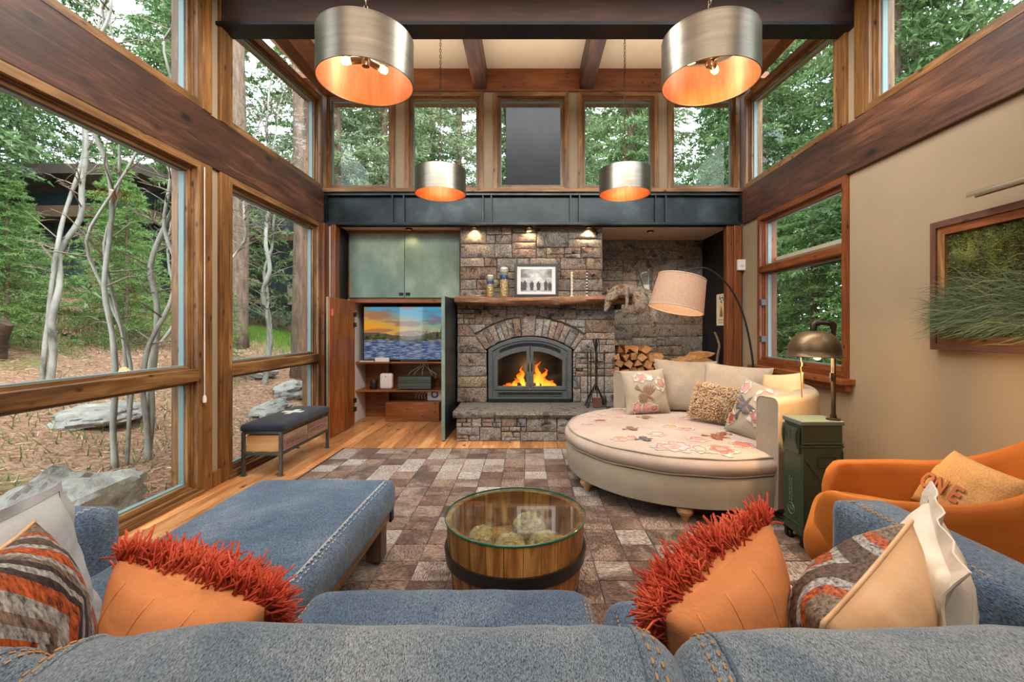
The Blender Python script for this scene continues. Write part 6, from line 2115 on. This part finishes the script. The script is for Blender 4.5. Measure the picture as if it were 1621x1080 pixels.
for _ in range(1900):
    z0 = abs(rm_.gauss(0, .12)) + .13; u0 = rm_.uniform(-YW + .15, YW - .05)
    L = rm_.uniform(.16, .36)
    ang = rm_.gauss(pi * .97, .33) + max(0, z0 - .2) * -1.2
    p0 = V(fm(u0, min(z0, .42), rm_.uniform(.03, .06)))
    dirv = V((rm_.uniform(-.4, .05), -cos(ang), sin(ang))).normalized()
    side = V((0, -sin(ang), -cos(ang))) * .0016
    p1 = p0 + dirv * L * .5 + V((-.02, 0, .012)); p2 = p0 + dirv * L + V((0, 0, -.045 * L / .3))
    if p2.x > -.005: p2.x = -.02
    if p2.y > YW + .10: p2.y = YW + .10 * rm_.random(); 
    if p2.z < .06: p2.z = rm_.uniform(.03, .10)
    m.add([p0 - side, p0 + side, p1 + side, p1 - side, p2], [(0, 1, 2, 3), (3, 2, 4)])
t = NT('pine_grass'); ge = t.n('NewGeometry'); c_ = t.ramp(ge.outputs['Random Per Island'], [(0, (50, 68, 48)), (.5, (80, 100, 68)), (.9, (114, 130, 92)), (1, (160, 148, 108))]); Mt['pgrass'] = t.fin(c_, .7)
m.build('long_grass', Mt['pgrass'], ma, kind='stuff')
m = MB(); m.tube(smooth_pts([(-.05, -.12, .50), (-.06, -.09, .47), (-.055, -.10, .44), (-.06, -.15, .46), (-.06, -.17, .43), (-.055, -.175, .40)], 3), .004, 6); m.build('bare_twig', Mt['bone'], ma, smooth=True, ang=0)
plm = empty('picture_lamp', (2.70, 2.34, 2.145), label='long half-round bronze picture lamp above the moss picture', cat='lamp')
Mt['bronze'] = P('brushed_bronze', [(150, 142, 120), (176, 168, 146)], 4, 3, .35, .8)
m = MB(); hpf = [(.03 * cos(R(q)), .03 * sin(R(q))) for q in range(-10, 191, 20)] + [(.026 * cos(R(q)), .026 * sin(R(q))) for q in range(190, -11, -20)]
m.prism(hpf, -.39, .39, lambda u, z, d: (u, d, z)); m.build('hood', Mt['bronze'], plm, smooth=True, ang=40)
m = MB(); m.tube([(0, -.36, .005), (0, .36, .005)], .010, 8); m.build('tube_bulb', Mt['white'], plm, smooth=True)
m = MB(); m.tube(smooth_pts([(.01, 0, .025), (.05, 0, .07), (.12, 0, .06), (.142, 0, .02)]), .008, 8); m.box(.132, .145, -.05, .05, -.06, .08); m.build('wall_arm', Mt['bronze'], plm, smooth=True, ang=40)
# ================================================================== outside: hillside, neighbour house, trees
def gz(x, y):
    b = -.30
    if x < -2.7: b = -.17 + .275 * max(0, -x - 3.0) - .04 * max(0, min(1, (-x - 2.7) / .3)) * 0
    if y > 8 and x > -6:
        b = max(b, -.3) if x < -2.7 else b
    n = .10 * fbm(x * .5, y * .5, 0) + .03 * fbm(x * 2.2, y * 2.2, 3)
    k = min(1, max(0, -x - 3.0)) if x < 0 else min(1, max(0, x - 4))
    if y > 8: k = max(k, min(1, (y - 8) / 2))
    return b + n * k


gx0, gx1, gy0, gy1 = -44, 44, -10, 54
N1, N2 = 220, 180
xs = [gx0 + (gx1 - gx0) * i / N1 for i in range(N1 + 1)]
ys = [gy0 + (gy1 - gy0) * j / N2 for j in range(N2 + 1)]
vs = np.array([(x_, y_, gz(x_, y_)) for x_ in xs for y_ in ys])
ii = (np.arange(N1)[:, None] * (N2 + 1) + np.arange(N2)[None, :]).ravel()
fs = np.stack([ii, ii + N2 + 1, ii + N2 + 2, ii + 1], 1)
t = NT('forest_floor'); vec = t.coords((1, 1, 1), rnd=False)
a_ = t.noise(vec, 22, 6, .75, .5)
c_ = t.ramp(a_, [(.3, (92, 68, 54)), (.45, (146, 110, 88)), (.58, (178, 144, 120)), (.72, (200, 172, 150))])
g_ = t.ramp(t.noise(vec, .55, 4, .6), [(.56, (0, 0, 0)), (.7, (.8, .8, .8))])
gc = t.ramp(t.noise(vec, 30, 4, .7), [(.3, (62, 84, 38)), (.7, (124, 142, 74))])
c_ = t.mix(c_, gc, g_)
Mt['forest_floor'] = t.fin(c_, .95, 0, t.bump(a_, .7, .05), .2)
gm = np_mesh('ground', vs, fs, Mt['forest_floor'])
tag(obj_from('ground', gm), kind='structure')

nr = np.random.RandomState(5)
def island_mat(name, cols, trans=.0, rough=.9):
    t = NT(name); ge = t.n('NewGeometry'); oi = t.n('ObjectInfo'); t.oi = oi
    c = t.ramp(ge.outputs['Random Per Island'], [(i / (len(cols) - 1), q) for i, q in enumerate(cols)])
    c = t.val(c, .18)
    t.fin(c, rough, 0, None, .2)
    if trans:
        tl = t.n('BsdfTranslucent'); t.l(c, tl.inputs['Color'])
        mx = t.n('MixShader'); mx.inputs[0].default_value = trans
        t.l(t.b.outputs[0], mx.inputs[1]); t.l(tl.outputs[0], mx.inputs[2]); t.l(mx.outputs[0], t.out.inputs['Surface'])
    return t.mat


def blades(base, dirs, wid, bend=0.0):
    """triangles from base points along dirs"""
    n = len(base)
    L = np.linalg.norm(dirs, axis=1, keepdims=True)
    r_ = nr.normal(size=(n, 3)); s = np.cross(dirs / L, r_); s /= np.linalg.norm(s, axis=1, keepdims=True) + 1e-9
    w_ = wid if np.isscalar(wid) else wid[:, None]
    v = np.stack([base - s * w_, base + s * w_, base + dirs], 1).reshape(-1, 3)
    f = np.arange(3 * n).reshape(-1, 3)
    return v, f


# fallen needles and straw on the slope
n = 42000
bx = -2.95 - nr.rand(n) ** 1.4 * 8.5; by = nr.rand(n) * 15 - .5
bz = np.array([gz(a, b) for a, b in zip(bx, by)]) + .004
d_ = np.stack([nr.normal(size=n), nr.normal(size=n), np.abs(nr.normal(size=n)) * .16], 1); d_ /= np.linalg.norm(d_, axis=1, keepdims=True); d_ *= (nr.rand(n, 1) * .10 + .05)
v, f = blades(np.stack([bx, by, bz], 1), d_, .004)
Mt['litter'] = island_mat('needle_litter', [(112, 78, 58), (164, 120, 92), (196, 156, 124), (212, 188, 160), (140, 96, 74)])
tag(obj_from('forest_litter', np_mesh('forest_litter', v, f, Mt['litter'])), 'fallen pine needles and straw lying on the slope outside the window', 'leaf litter', kind='stuff')
# grass patches
def grass(n, cx, cy, sx, sy, name, lab):
    bx = cx + nr.normal(size=n) * sx; by = cy + nr.normal(size=n) * sy
    ok = bx < -3.1; bx, by = bx[ok], by[ok]; n = len(bx)
    bz = np.array([gz(a, b) for a, b in zip(bx, by)])
    d_ = np.stack([nr.normal(size=n) * .4, nr.normal(size=n) * .4, np.ones(n)], 1) * (nr.rand(n, 1) * .08 + .05)
    v, f = blades(np.stack([bx, by, bz], 1), d_, .006)
    tag(obj_from(name, np_mesh(name, v, f, Mt['grass'])), lab, 'grass', kind='stuff')
Mt['grass'] = island_mat('grass_blades', [(62, 86, 40), (92, 116, 58), (132, 142, 88), (82, 104, 52)], .3)
Mt['grass0'] = Mt['grass']; Mt['grass'] = island_mat('lawn_blades', [(84, 124, 44), (116, 156, 62), (150, 180, 88)], .3)
grass(26000, -7.8, 13.0, 1.3, .9, 'lawn_grass', 'bright green grass strip below the dark neighbouring house')
Mt['grass'] = Mt['grass0']
grass(5000, -9.0, 8.4, 1.0, 1.0, 'slope_grass', 'green grass growing up the slope behind the pale trunks')
grass(1300, -4.6, 4.6, .8, 1.3, 'sparse_grass', 'sparse grass among the needles close to the window')

# rocks
Mt['rock'] = P('granite', [(104, 100, 94), (146, 142, 134), (176, 172, 164)], 5, 6, .9, bump=.9, bscale=14, bdist=.03)
def rock(x_, y_, sx, sy, sz, lab, seed, rz=0.0):
    m = MB(); m.ball((0, 0, 0), 1, 44, 26, nz=.0)
    vs = []
    for p in m.v:
        p = V(p); q = 1 + .35 * fbm(p.x + seed, p.y, p.z, 1.1, 2) + .10 * fbm(p.x, p.y + seed, p.z, 5, 3)
        p = V((round(p.x * 2.2) / 2.2 * .25 + p.x * .75, p.y, p.z)) * q
        vs.append((p.x * sx, p.y * sy, p.z * sz))
    m.v = vs
    o = m.build('rock', Mt['rock'], None, smooth=True, ang=28, loc=(x_, y_, gz(x_, y_) + sz * .35), rot=(0, 0, rz)); tag(o, lab, 'rock')
rock(-3.25, 3.05, .30, .62, .32, 'large pale boulder just outside the window above the sofa arm', 1)
rock(-4.9, 5.1, .38, .5, .13, 'broad flat grey rock on the needle slope by the pale trunks', 2)
rock(-3.75, 6.6, .22, .34, .14, 'low grey rock outside behind the window bench', 3)
rock(-5.2, 8.6, .3, .36, .16, 'grey rock farther up the slope in the far window bay', 4)
rock(-4.2, 8.0, .3, .34, .16, 'small rock beside the birch trunk in the far window bay', 5)
# charred stump at the left edge
m = MB(); m.tube([(0, 0, 0), (.06, .02, .3), (.2, .05, .5)], [.2, .16, .10], 10); tag(m.build('stump', Mt['bark'], None, smooth=True, loc=(-6.9, 5.7, gz(-6.9, 5.7) - .05)), 'dark broken stump on the slope at the edge of the view', 'stump')

# neighbour buildings: dark board-and-batten walls, pale posts
Mt['siding'] = P('dark_siding', [(58, 70, 76), (80, 92, 96)], 3, 4, .8, rand=.25)
Mt['shed_roof'] = P('shed_roof', [(72, 62, 56), (92, 82, 74)], 4, 4, .9)
Mt['pale_post'] = P('pale_post', [(150, 118, 92), (176, 144, 116)], 4, 3, .8)
Mt['house_beam'] = P('house_beam', [(104, 80, 62), (124, 98, 78)], 4, 3, .8)
Mt['house_pane'] = NT('house_pane').fin((120, 142, 160), .1, 0, None, .8)
def house(x_, y_, z_, hw, hb, ht, posts, wins, lab):
    nh = empty('neighbour_house', (x_, y_, z_), label=lab, cat='house')
    MB().box(-hw, hw, .05, 4, -1.4, ht).build('wall', Mt['siding'], nh)
    n = int(2 * hw / .278)
    for k in range(n):
        xx = -hw + k * .278
        MB().box(xx + .01, xx + .262, -.0, .05, .0, hb).build('siding_board', Mt['siding'], nh)
    for xx in posts:
        MB().box(xx - .15, xx + .15, -.35, -.02, -1.2, hb + .2).build('timber_post', Mt['pale_post'], nh)
    MB().box(-hw - .3, hw + .3, -.7, .2, hb, hb + .3).build('balcony_beam', Mt['house_beam'], nh)
    for xx in wins:
        w_ = MB().box(xx - .6, xx + .6, -.02, .05, hb + .6, ht - .3).build('window_frame', Mt['soffit'], nh)
        MB().box(xx - .52, xx + .52, -.03, -.015, hb + .68, ht - .38).build('pane', Mt['house_pane'], w_)
    MB().box(-hw - .6, hw + .6, -1.0, 4.5, ht, ht + .25).build('roof', Mt['shed_roof'], nh)
    MB().box(-hw, hw, -.12, .0, -1.4, .0).build('foundation', Mt['rock'], nh)
    return nh
house(-13.2, 12.6, 2.35, 2.6, 1.95, 3.0, (-2.3, -.75, 1.35), (), 'dark board-sided house with pale posts at the upper left of the slope')
hB = house(-8.9, 16.6, 1.95, 2.6, 2.5, 5.0, (2.45,), (-1.2, .9), 'dark board-sided house behind the white birch in the far window bay')
MB().box(.1, .6, -.12, .0, .25, 1.0).build('meter_box', Mt['soffit'], hB)
# dark flue chase seen through the middle clerestory window, standing on the rear roof
ck = empty('flue_chase', (.12, 8.6, -.3), label='dark grey flue chase rising behind the middle clerestory window', cat='chimney')
MB().box(-.50, .50, -.5, .5, 0, 5.72).build('shaft', P('dark_cladding', [(34, 33, 34), (44, 43, 44)], 3, 3, .7), ck, bevel=.01)
MB().box(-.56, .56, -.56, .56, 5.72, 5.86).build('cap', Mt['cast'], ck, bevel=.01)
MB().box(-.50, .50, -.52, -.5, 3.9, 3.95).build('seam_band', Mt['steel_black'], ck)
# eave brackets outside the clerestory
for xx in (-2.45, -1.55, 1.9, 2.6):
    o = MB().add([(-.05, 0, .32), (.05, 0, .32), (.05, .55, .42), (-.05, .55, .42), (-.05, 0, .46), (.05, 0, .46), (.05, .55, .46), (-.05, .55, .46)], [(0, 3, 2, 1), (4, 5, 6, 7), (0, 1, 5, 4), (1, 2, 6, 5), (2, 3, 7, 6), (3, 0, 4, 7)]).build('eave_bracket', Mt['red_y'], None, loc=(xx, 6.3, 4.4))
    tag(o, 'brown rafter tail under the eave outside the clerestory windows', 'bracket', 'eave brackets')
# side eave outside the right window
tag(MB().box(3.0, 3.42, 1.5, 5.4, 2.16, 2.20).build('trim_eave', Mt['soffit']), kind='structure')
tag(MB().box(3.42, 3.46, 1.5, 5.4, 2.08, 2.20).build('trim_fascia', Mt['steel_black']), kind='structure')

# ------------------------------------------------------------------ conifers
def conifer(seed, H, Rm, hb, nb, tw, nd, nl, nw, droop, trunk_r, fine=1.0, full=1.0):
    rg = np.random.RandomState(seed)
    hs = hb + (H - hb) * (np.arange(nb) + rg.rand(nb)) / nb
    az = np.arange(nb) * 2.399 + rg.normal(size=nb) * .4
    prog = (hs - hb) / (H - hb)
    L = Rm * ((1 - prog) ** .75) * (.6 + .5 * rg.rand(nb)) * full + .18
    if hb > 2: L *= np.clip(.55 + prog * 2.5, 0, 1)
    B, D = [], []
    m = MB()
    for k in range(nb):
        a = az[k]; o = np.array([cos(a), sin(a), 0]); up = np.array([0, 0, 1.])
        sl = .25 * (prog[k] - .35) - droop * .25
        S = np.linspace(.12, 1, tw)
        P_ = np.array([0, 0, hs[k]]) + S[:, None] * L[k] * o + (S[:, None] * sl - droop * S[:, None] ** 2 * .35 + .12 * S[:, None] ** 3) * L[k] * up
        side = np.array([-sin(a), cos(a), 0])
        m.tube([(0, 0, hs[k]), tuple(P_[tw // 2]), tuple(P_[-1])], [max(.008, trunk_r * .22 * (1 - prog[k])), .012, .004], 4)
        for s_ in (-1, 1):
            tl = L[k] * .38 * (1 - .72 * S) * (.7 + .6 * rg.rand(tw)) + .10
            td = side * s_ * .82 + o * .55 + up * (-.12 - .2 * droop)
            td = td[None, :] + rg.normal(size=(tw, 3)) * .18
            for q in range(tw):
                u = rg.rand(nd)
                base = P_[q] + u[:, None] * tl[q] * td[q]
                dr = td[q] * .75 + rg.normal(size=(nd, 3)) * .55
                dr /= np.linalg.norm(dr, axis=1, keepdims=True)
                B.append(base); D.append(dr * nl * (.6 + .7 * rg.rand(nd, 1)))
    B = np.concatenate(B); D = np.concatenate(D)
    global nr
    sv = nr; nr = rg
    v, f = blades(B, D, nw)
    nr = sv
    m2 = MB(); nseg = 8
    m2.tube([(.04 * sin(i * 1.3) * trunk_r * 4, .04 * cos(i * 1.7) * trunk_r * 4, H * i / nseg - (.4 if i == 0 else 0)) for i in range(nseg + 1)], [trunk_r * (1 - .93 * i / nseg) + .01 for i in range(nseg + 1)], 9)
    return v, f, m2, m


Mt['needles_a'] = island_mat('fir_needles', [(76, 104, 70), (104, 136, 86), (132, 162, 108), (158, 182, 134)], .35)
Mt['needles_b'] = island_mat('young_fir_needles', [(84, 126, 66), (116, 158, 84), (148, 182, 108), (172, 200, 134)], .35)
Mt['needles_c'] = island_mat('pine_needles', [(96, 120, 88), (126, 146, 108), (156, 170, 132), (182, 190, 156)], .35)
Mt['trunk'] = P('conifer_bark', [(82, 66, 54), (120, 100, 84), (150, 130, 112)], 5, 5, .95, stretch=(3, 3, .7), bump=.6, bscale=20, bdist=.03)
KINDS = {}
def kind(key, mat, **kw):
    v, f, tr, br = conifer(**kw)
    KINDS[key] = (np_mesh('foliage', v, f, Mt[mat]), tr.mesh('trunk', Mt['trunk'], True), br.mesh('branches', Mt['trunk'], True))
kind('fir', 'needles_a', seed=1, H=15, Rm=2.7, hb=.8, nb=150, tw=13, nd=11, nl=.15, nw=.030, droop=.7, trunk_r=.20)
kind('fir2', 'needles_a', seed=2, H=13, Rm=3.0, hb=.5, nb=130, tw=14, nd=12, nl=.15, nw=.030, droop=.9, trunk_r=.18)
kind('young', 'needles_b', seed=3, H=5.0, Rm=1.5, hb=.25, nb=95, tw=14, nd=13, nl=.07, nw=.010, droop=.5, trunk_r=.06)
kind('pine', 'needles_c', seed=4, H=19, Rm=2.6, hb=3.5, nb=110, tw=12, nd=13, nl=.19, nw=.026, droop=.2, trunk_r=.24)
kind('pine2', 'needles_c', seed=6, H=17, Rm=2.3, hb=3.0, nb=85, tw=11, nd=12, nl=.19, nw=.026, droop=.3, trunk_r=.22)
def tree(key, x_, y_, s, rz, name, lab, group):
    fo, tr, br = KINDS[key]
    r_ = empty(name, (x_, y_, gz(x_, y_) - .1), rz, lab, 'tree', group)
    r_.scale = (s, s, s)
    obj_from('trunk', tr, r_); obj_from('branches', br, r_)['kind'] = 'stuff'
    obj_from('foliage', fo, r_)['kind'] = 'stuff'
    return r_
tr_ = random.Random(12)
GL = 'conifers on the hillside left of the house'
for i, (x_, y_, k, s) in enumerate(((-9.2, 5.2, 'fir2', .95), (-11.2, 2.4, 'fir', 1), (-12.8, 7.6, 'fir', 1.0), (-12.6, 9.0, 'fir2', .9), (-16.5, 10.6, 'fir2', 1.05), (-8.2, 2.6, 'fir', .8), (-9.6, 13.6, 'fir', .9), (-11.4, 15.2, 'fir2', 1.0), (-16.5, 5.5, 'fir', 1.2), (-18.5, 13.4, 'fir', 1.3), (-14.8, .6, 'fir2', 1.1), (-5.6, 13.2, 'pine2', .8), (-16, 20, 'fir', 1.3), (-10, 20.5, 'fir2', 1.3), (-6.3, 17.5, 'fir', 1.1), (-21, 9, 'fir2', 1.3), (-20, 18, 'fir2', 1.4))):
    tree(k, x_, y_, s, tr_.uniform(0, 6.3), 'fir_tree', 'dense green fir growing on the slope beyond the left windows', GL)
for i, (x_, y_, s) in enumerate(((-7.4, 8.3, .62), (-8.6, 9.4, .7), (-7.3, 6.3, .5), (-10.2, 11.4, .5), (-5.5, 7.9, .42), (-9.4, 8.4, .42))):
    tree('young', x_, y_, s, tr_.uniform(0, 6.3), 'young_fir', 'low bright green young fir on the slope among the pale trunks', 'young firs on the slope')
for i, (x_, y_, k, s) in enumerate(((-4.6, 14.5, 'pine', .85), (-2.7, 18, 'pine2', 1.0), (-.4, 21, 'fir', 1.1), (1.6, 17.5, 'pine2', .95), (3.3, 14.2, 'fir', .95), (5.2, 18, 'pine', 1), (7.0, 15.0, 'fir2', 1.05), (-1.6, 25, 'pine', 1.1), (3.0, 24, 'fir2', 1.3), (9.5, 20, 'pine2', 1.1), (-4.4, 21, 'fir', 1.2), (6.0, 26, 'fir', 1.3), (11.5, 26, 'fir2', 1.4), (-7, 27, 'fir2', 1.4))):
    tree(k, x_, y_, s, tr_.uniform(0, 6.3), 'pine_tree', 'tall conifer against the pale sky beyond the clerestory windows', 'conifers behind the house')
for i, (x_, y_, k, s) in enumerate(((7.4, 9.0, 'fir2', .95), (9.2, 12.4, 'fir', 1.05), (6.6, 12.5, 'fir', .8), (8.3, 5.6, 'fir', .95), (11.0, 8.2, 'fir2', 1.15), (7.5, 3.0, 'fir2', .85), (10.8, 3.6, 'fir', 1.2), (12.8, 13, 'fir', 1.3), (13.5, 6.2, 'pine', 1.1), (9.6, 16.5, 'fir2', 1.2), (5.9, 7.2, 'young', 1.0), (6.6, 10.3, 'young', 1.2), (6.3, 5.4, 'young', .8))):
    tree(k, x_, y_, s, tr_.uniform(0, 6.3), 'fir_tree', 'dense dark fir filling the view beyond the right windows', 'firs right of the house')

# ------------------------------------------------------------------ pale aspens and bare twigs
Mt['aspen'] = P('aspen_bark', [(.3, (84, 82, 72)), (.42, (136, 134, 124)), (.6, (164, 163, 155)), (.7, (140, 130, 106))], 5, 5, .8, stretch=(1, 1, .6), bump=.3, bscale=25)
Mt['twig'] = P('bare_twig', [(112, 100, 84), (150, 138, 118)], 6, 3, .85)
def aspen(x_, y_, H, stems, lean, r0, seed, lab, twigs=36, group=None):
    rr = random.Random(seed)
    r_ = empty('aspen_tree', (x_, y_, gz(x_, y_) - .06), label=lab, cat='tree', group=group)
    tw = MB()
    for s in range(stems):
        ph = rr.uniform(0, 6); off = V((cos(ph), sin(ph), 0)) * (.07 if stems > 1 else 0)
        pts = []
        n = 14
        for k in range(n + 1):
            z = H * k / n
            pts.append(off * (1 + .5 * sin(k * .9 + ph)) + V((lean[0] * z / H + .07 * fbm(k * .33, s * 3, seed, 1) * 3 * min(1, k / 3), lean[1] * z / H + .07 * fbm(k * .33, s * 3, seed + 7.5, 1) * 3 * min(1, k / 3), z)))
        rs_ = r0 * (1 if s == 0 else rr.uniform(.55, .85))
        sm = smooth_pts(pts, 3)
        m = MB(); m.tube(sm, [rs_ * (1 - .72 * k / len(sm)) * (1 + .08 * sin(k * 1.9)) for k in range(len(sm))], 9)
        m.build('stem', Mt['aspen'], r_, smooth=True, ang=0)
        for q in range(twigs // stems):
            k = rr.randrange(int(len(sm) * .22), len(sm)); p = sm[k]
            a = rr.uniform(0, 2 * pi); L = rr.uniform(.2, .6)
            d = V((cos(a), sin(a), rr.uniform(.1, .9))).normalized()
            p1 = p + d * L * .5 + V((0, 0, rr.uniform(-.05, .1))); p2 = p1 + (d + V((rr.uniform(-.5, .5), rr.uniform(-.5, .5), rr.uniform(-.3, .4)))).normalized() * L * .5
            tw.tube([p, p1, p2], [.009, .006, .002], 4)
            for w2 in range(3):
                b = p1.lerp(p2, rr.random()); e2 = b + V((rr.uniform(-1, 1), rr.uniform(-1, 1), rr.uniform(-.4, .8))).normalized() * L * .4
                tw.tube([b, b.lerp(e2, .5) + V((0, 0, .015)), e2], [.0045, .0035, .0015], 3)
    tw.build('twigs', Mt['twig'], r_, smooth=True, ang=0, kind='stuff')
aspen(-5.95, 5.45, 6.0, 2, (.55, .3), .042, 1, 'pale crooked aspen nearest the left edge, curving up beside the dark house', 40)
aspen(-3.85, 4.18, 6.0, 3, (-.3, .15), .027, 2, 'clump of three twisted pale aspen stems in the middle of the near window', 40)
aspen(-3.8, 4.36, 5.5, 2, (.15, .5), .034, 3, 'pale aspen leaning towards the corner post of the near window', 36)
aspen(-4.35, 5.25, 4.5, 1, (.12, .2), .022, 4, 'thin straight pale sapling behind the leaning aspen', 26)
aspen(-4.75, 8.2, 6.0, 2, (.2, .1), .05, 5, 'white twiggy birch in the middle of the far window bay', 110)
aspen(-5.6, 8.1, 5.0, 1, (.5, .3), .03, 6, 'thin bare twiggy sapling left of the white birch', 90)
aspen(-6.6, 4.2, 6.5, 1, (.9, .4), .04, 7, 'slim bare sapling arching high behind the upper left window', 40)
# big bark trunks in the far bay
for i, (x_, y_, r0, lab) in enumerate(((-7.1, 10.9, .27, 'thick grey-brown conifer trunk at the left of the far window bay'), (-4.75, 9.3, .15, 'reddish-brown conifer trunk at the right of the far window bay'))):
    m = MB(); m.tube([(0, 0, -.2), (.02, 0, .4), (.05, .03, 3), (.0, .02, 7), (.05, 0, 12)], [r0 * 1.2, r0, r0 * .92, r0 * .75, r0 * .4], 14)
    r_ = empty('trunk_tree', (x_, y_, gz(x_, y_)), label=lab, cat='tree')
    m.build('trunk', Mt['trunk'], r_, smooth=True, ang=0)

# number the look-alike trees by where they stand, seen from the room
def number(group, phrase):
    os_ = [o for o in COL.objects if o.get('group') == group]
    os_.sort(key=lambda o: math.atan2(o.location.x, max(.01, o.location.y)))
    for k, o in enumerate(os_):
        o['label'] = phrase % ORD[k + 1]
number(GL, 'dense green fir on the slope beyond the left windows, %s from the left')
number('young firs on the slope', 'low bright young fir on the needle slope, %s from the left')
number('conifers behind the house', 'tall conifer beyond the clerestory windows, %s from the left')
number('firs right of the house', 'dense dark fir beyond the right windows, %s from the left')
for k, o in enumerate([o for o in COL.objects if o.get('group') == 'eave brackets']):
    o['label'] = 'brown rafter tail under the outside eave, %s from the left above the clerestory' % ORD[k + 1]
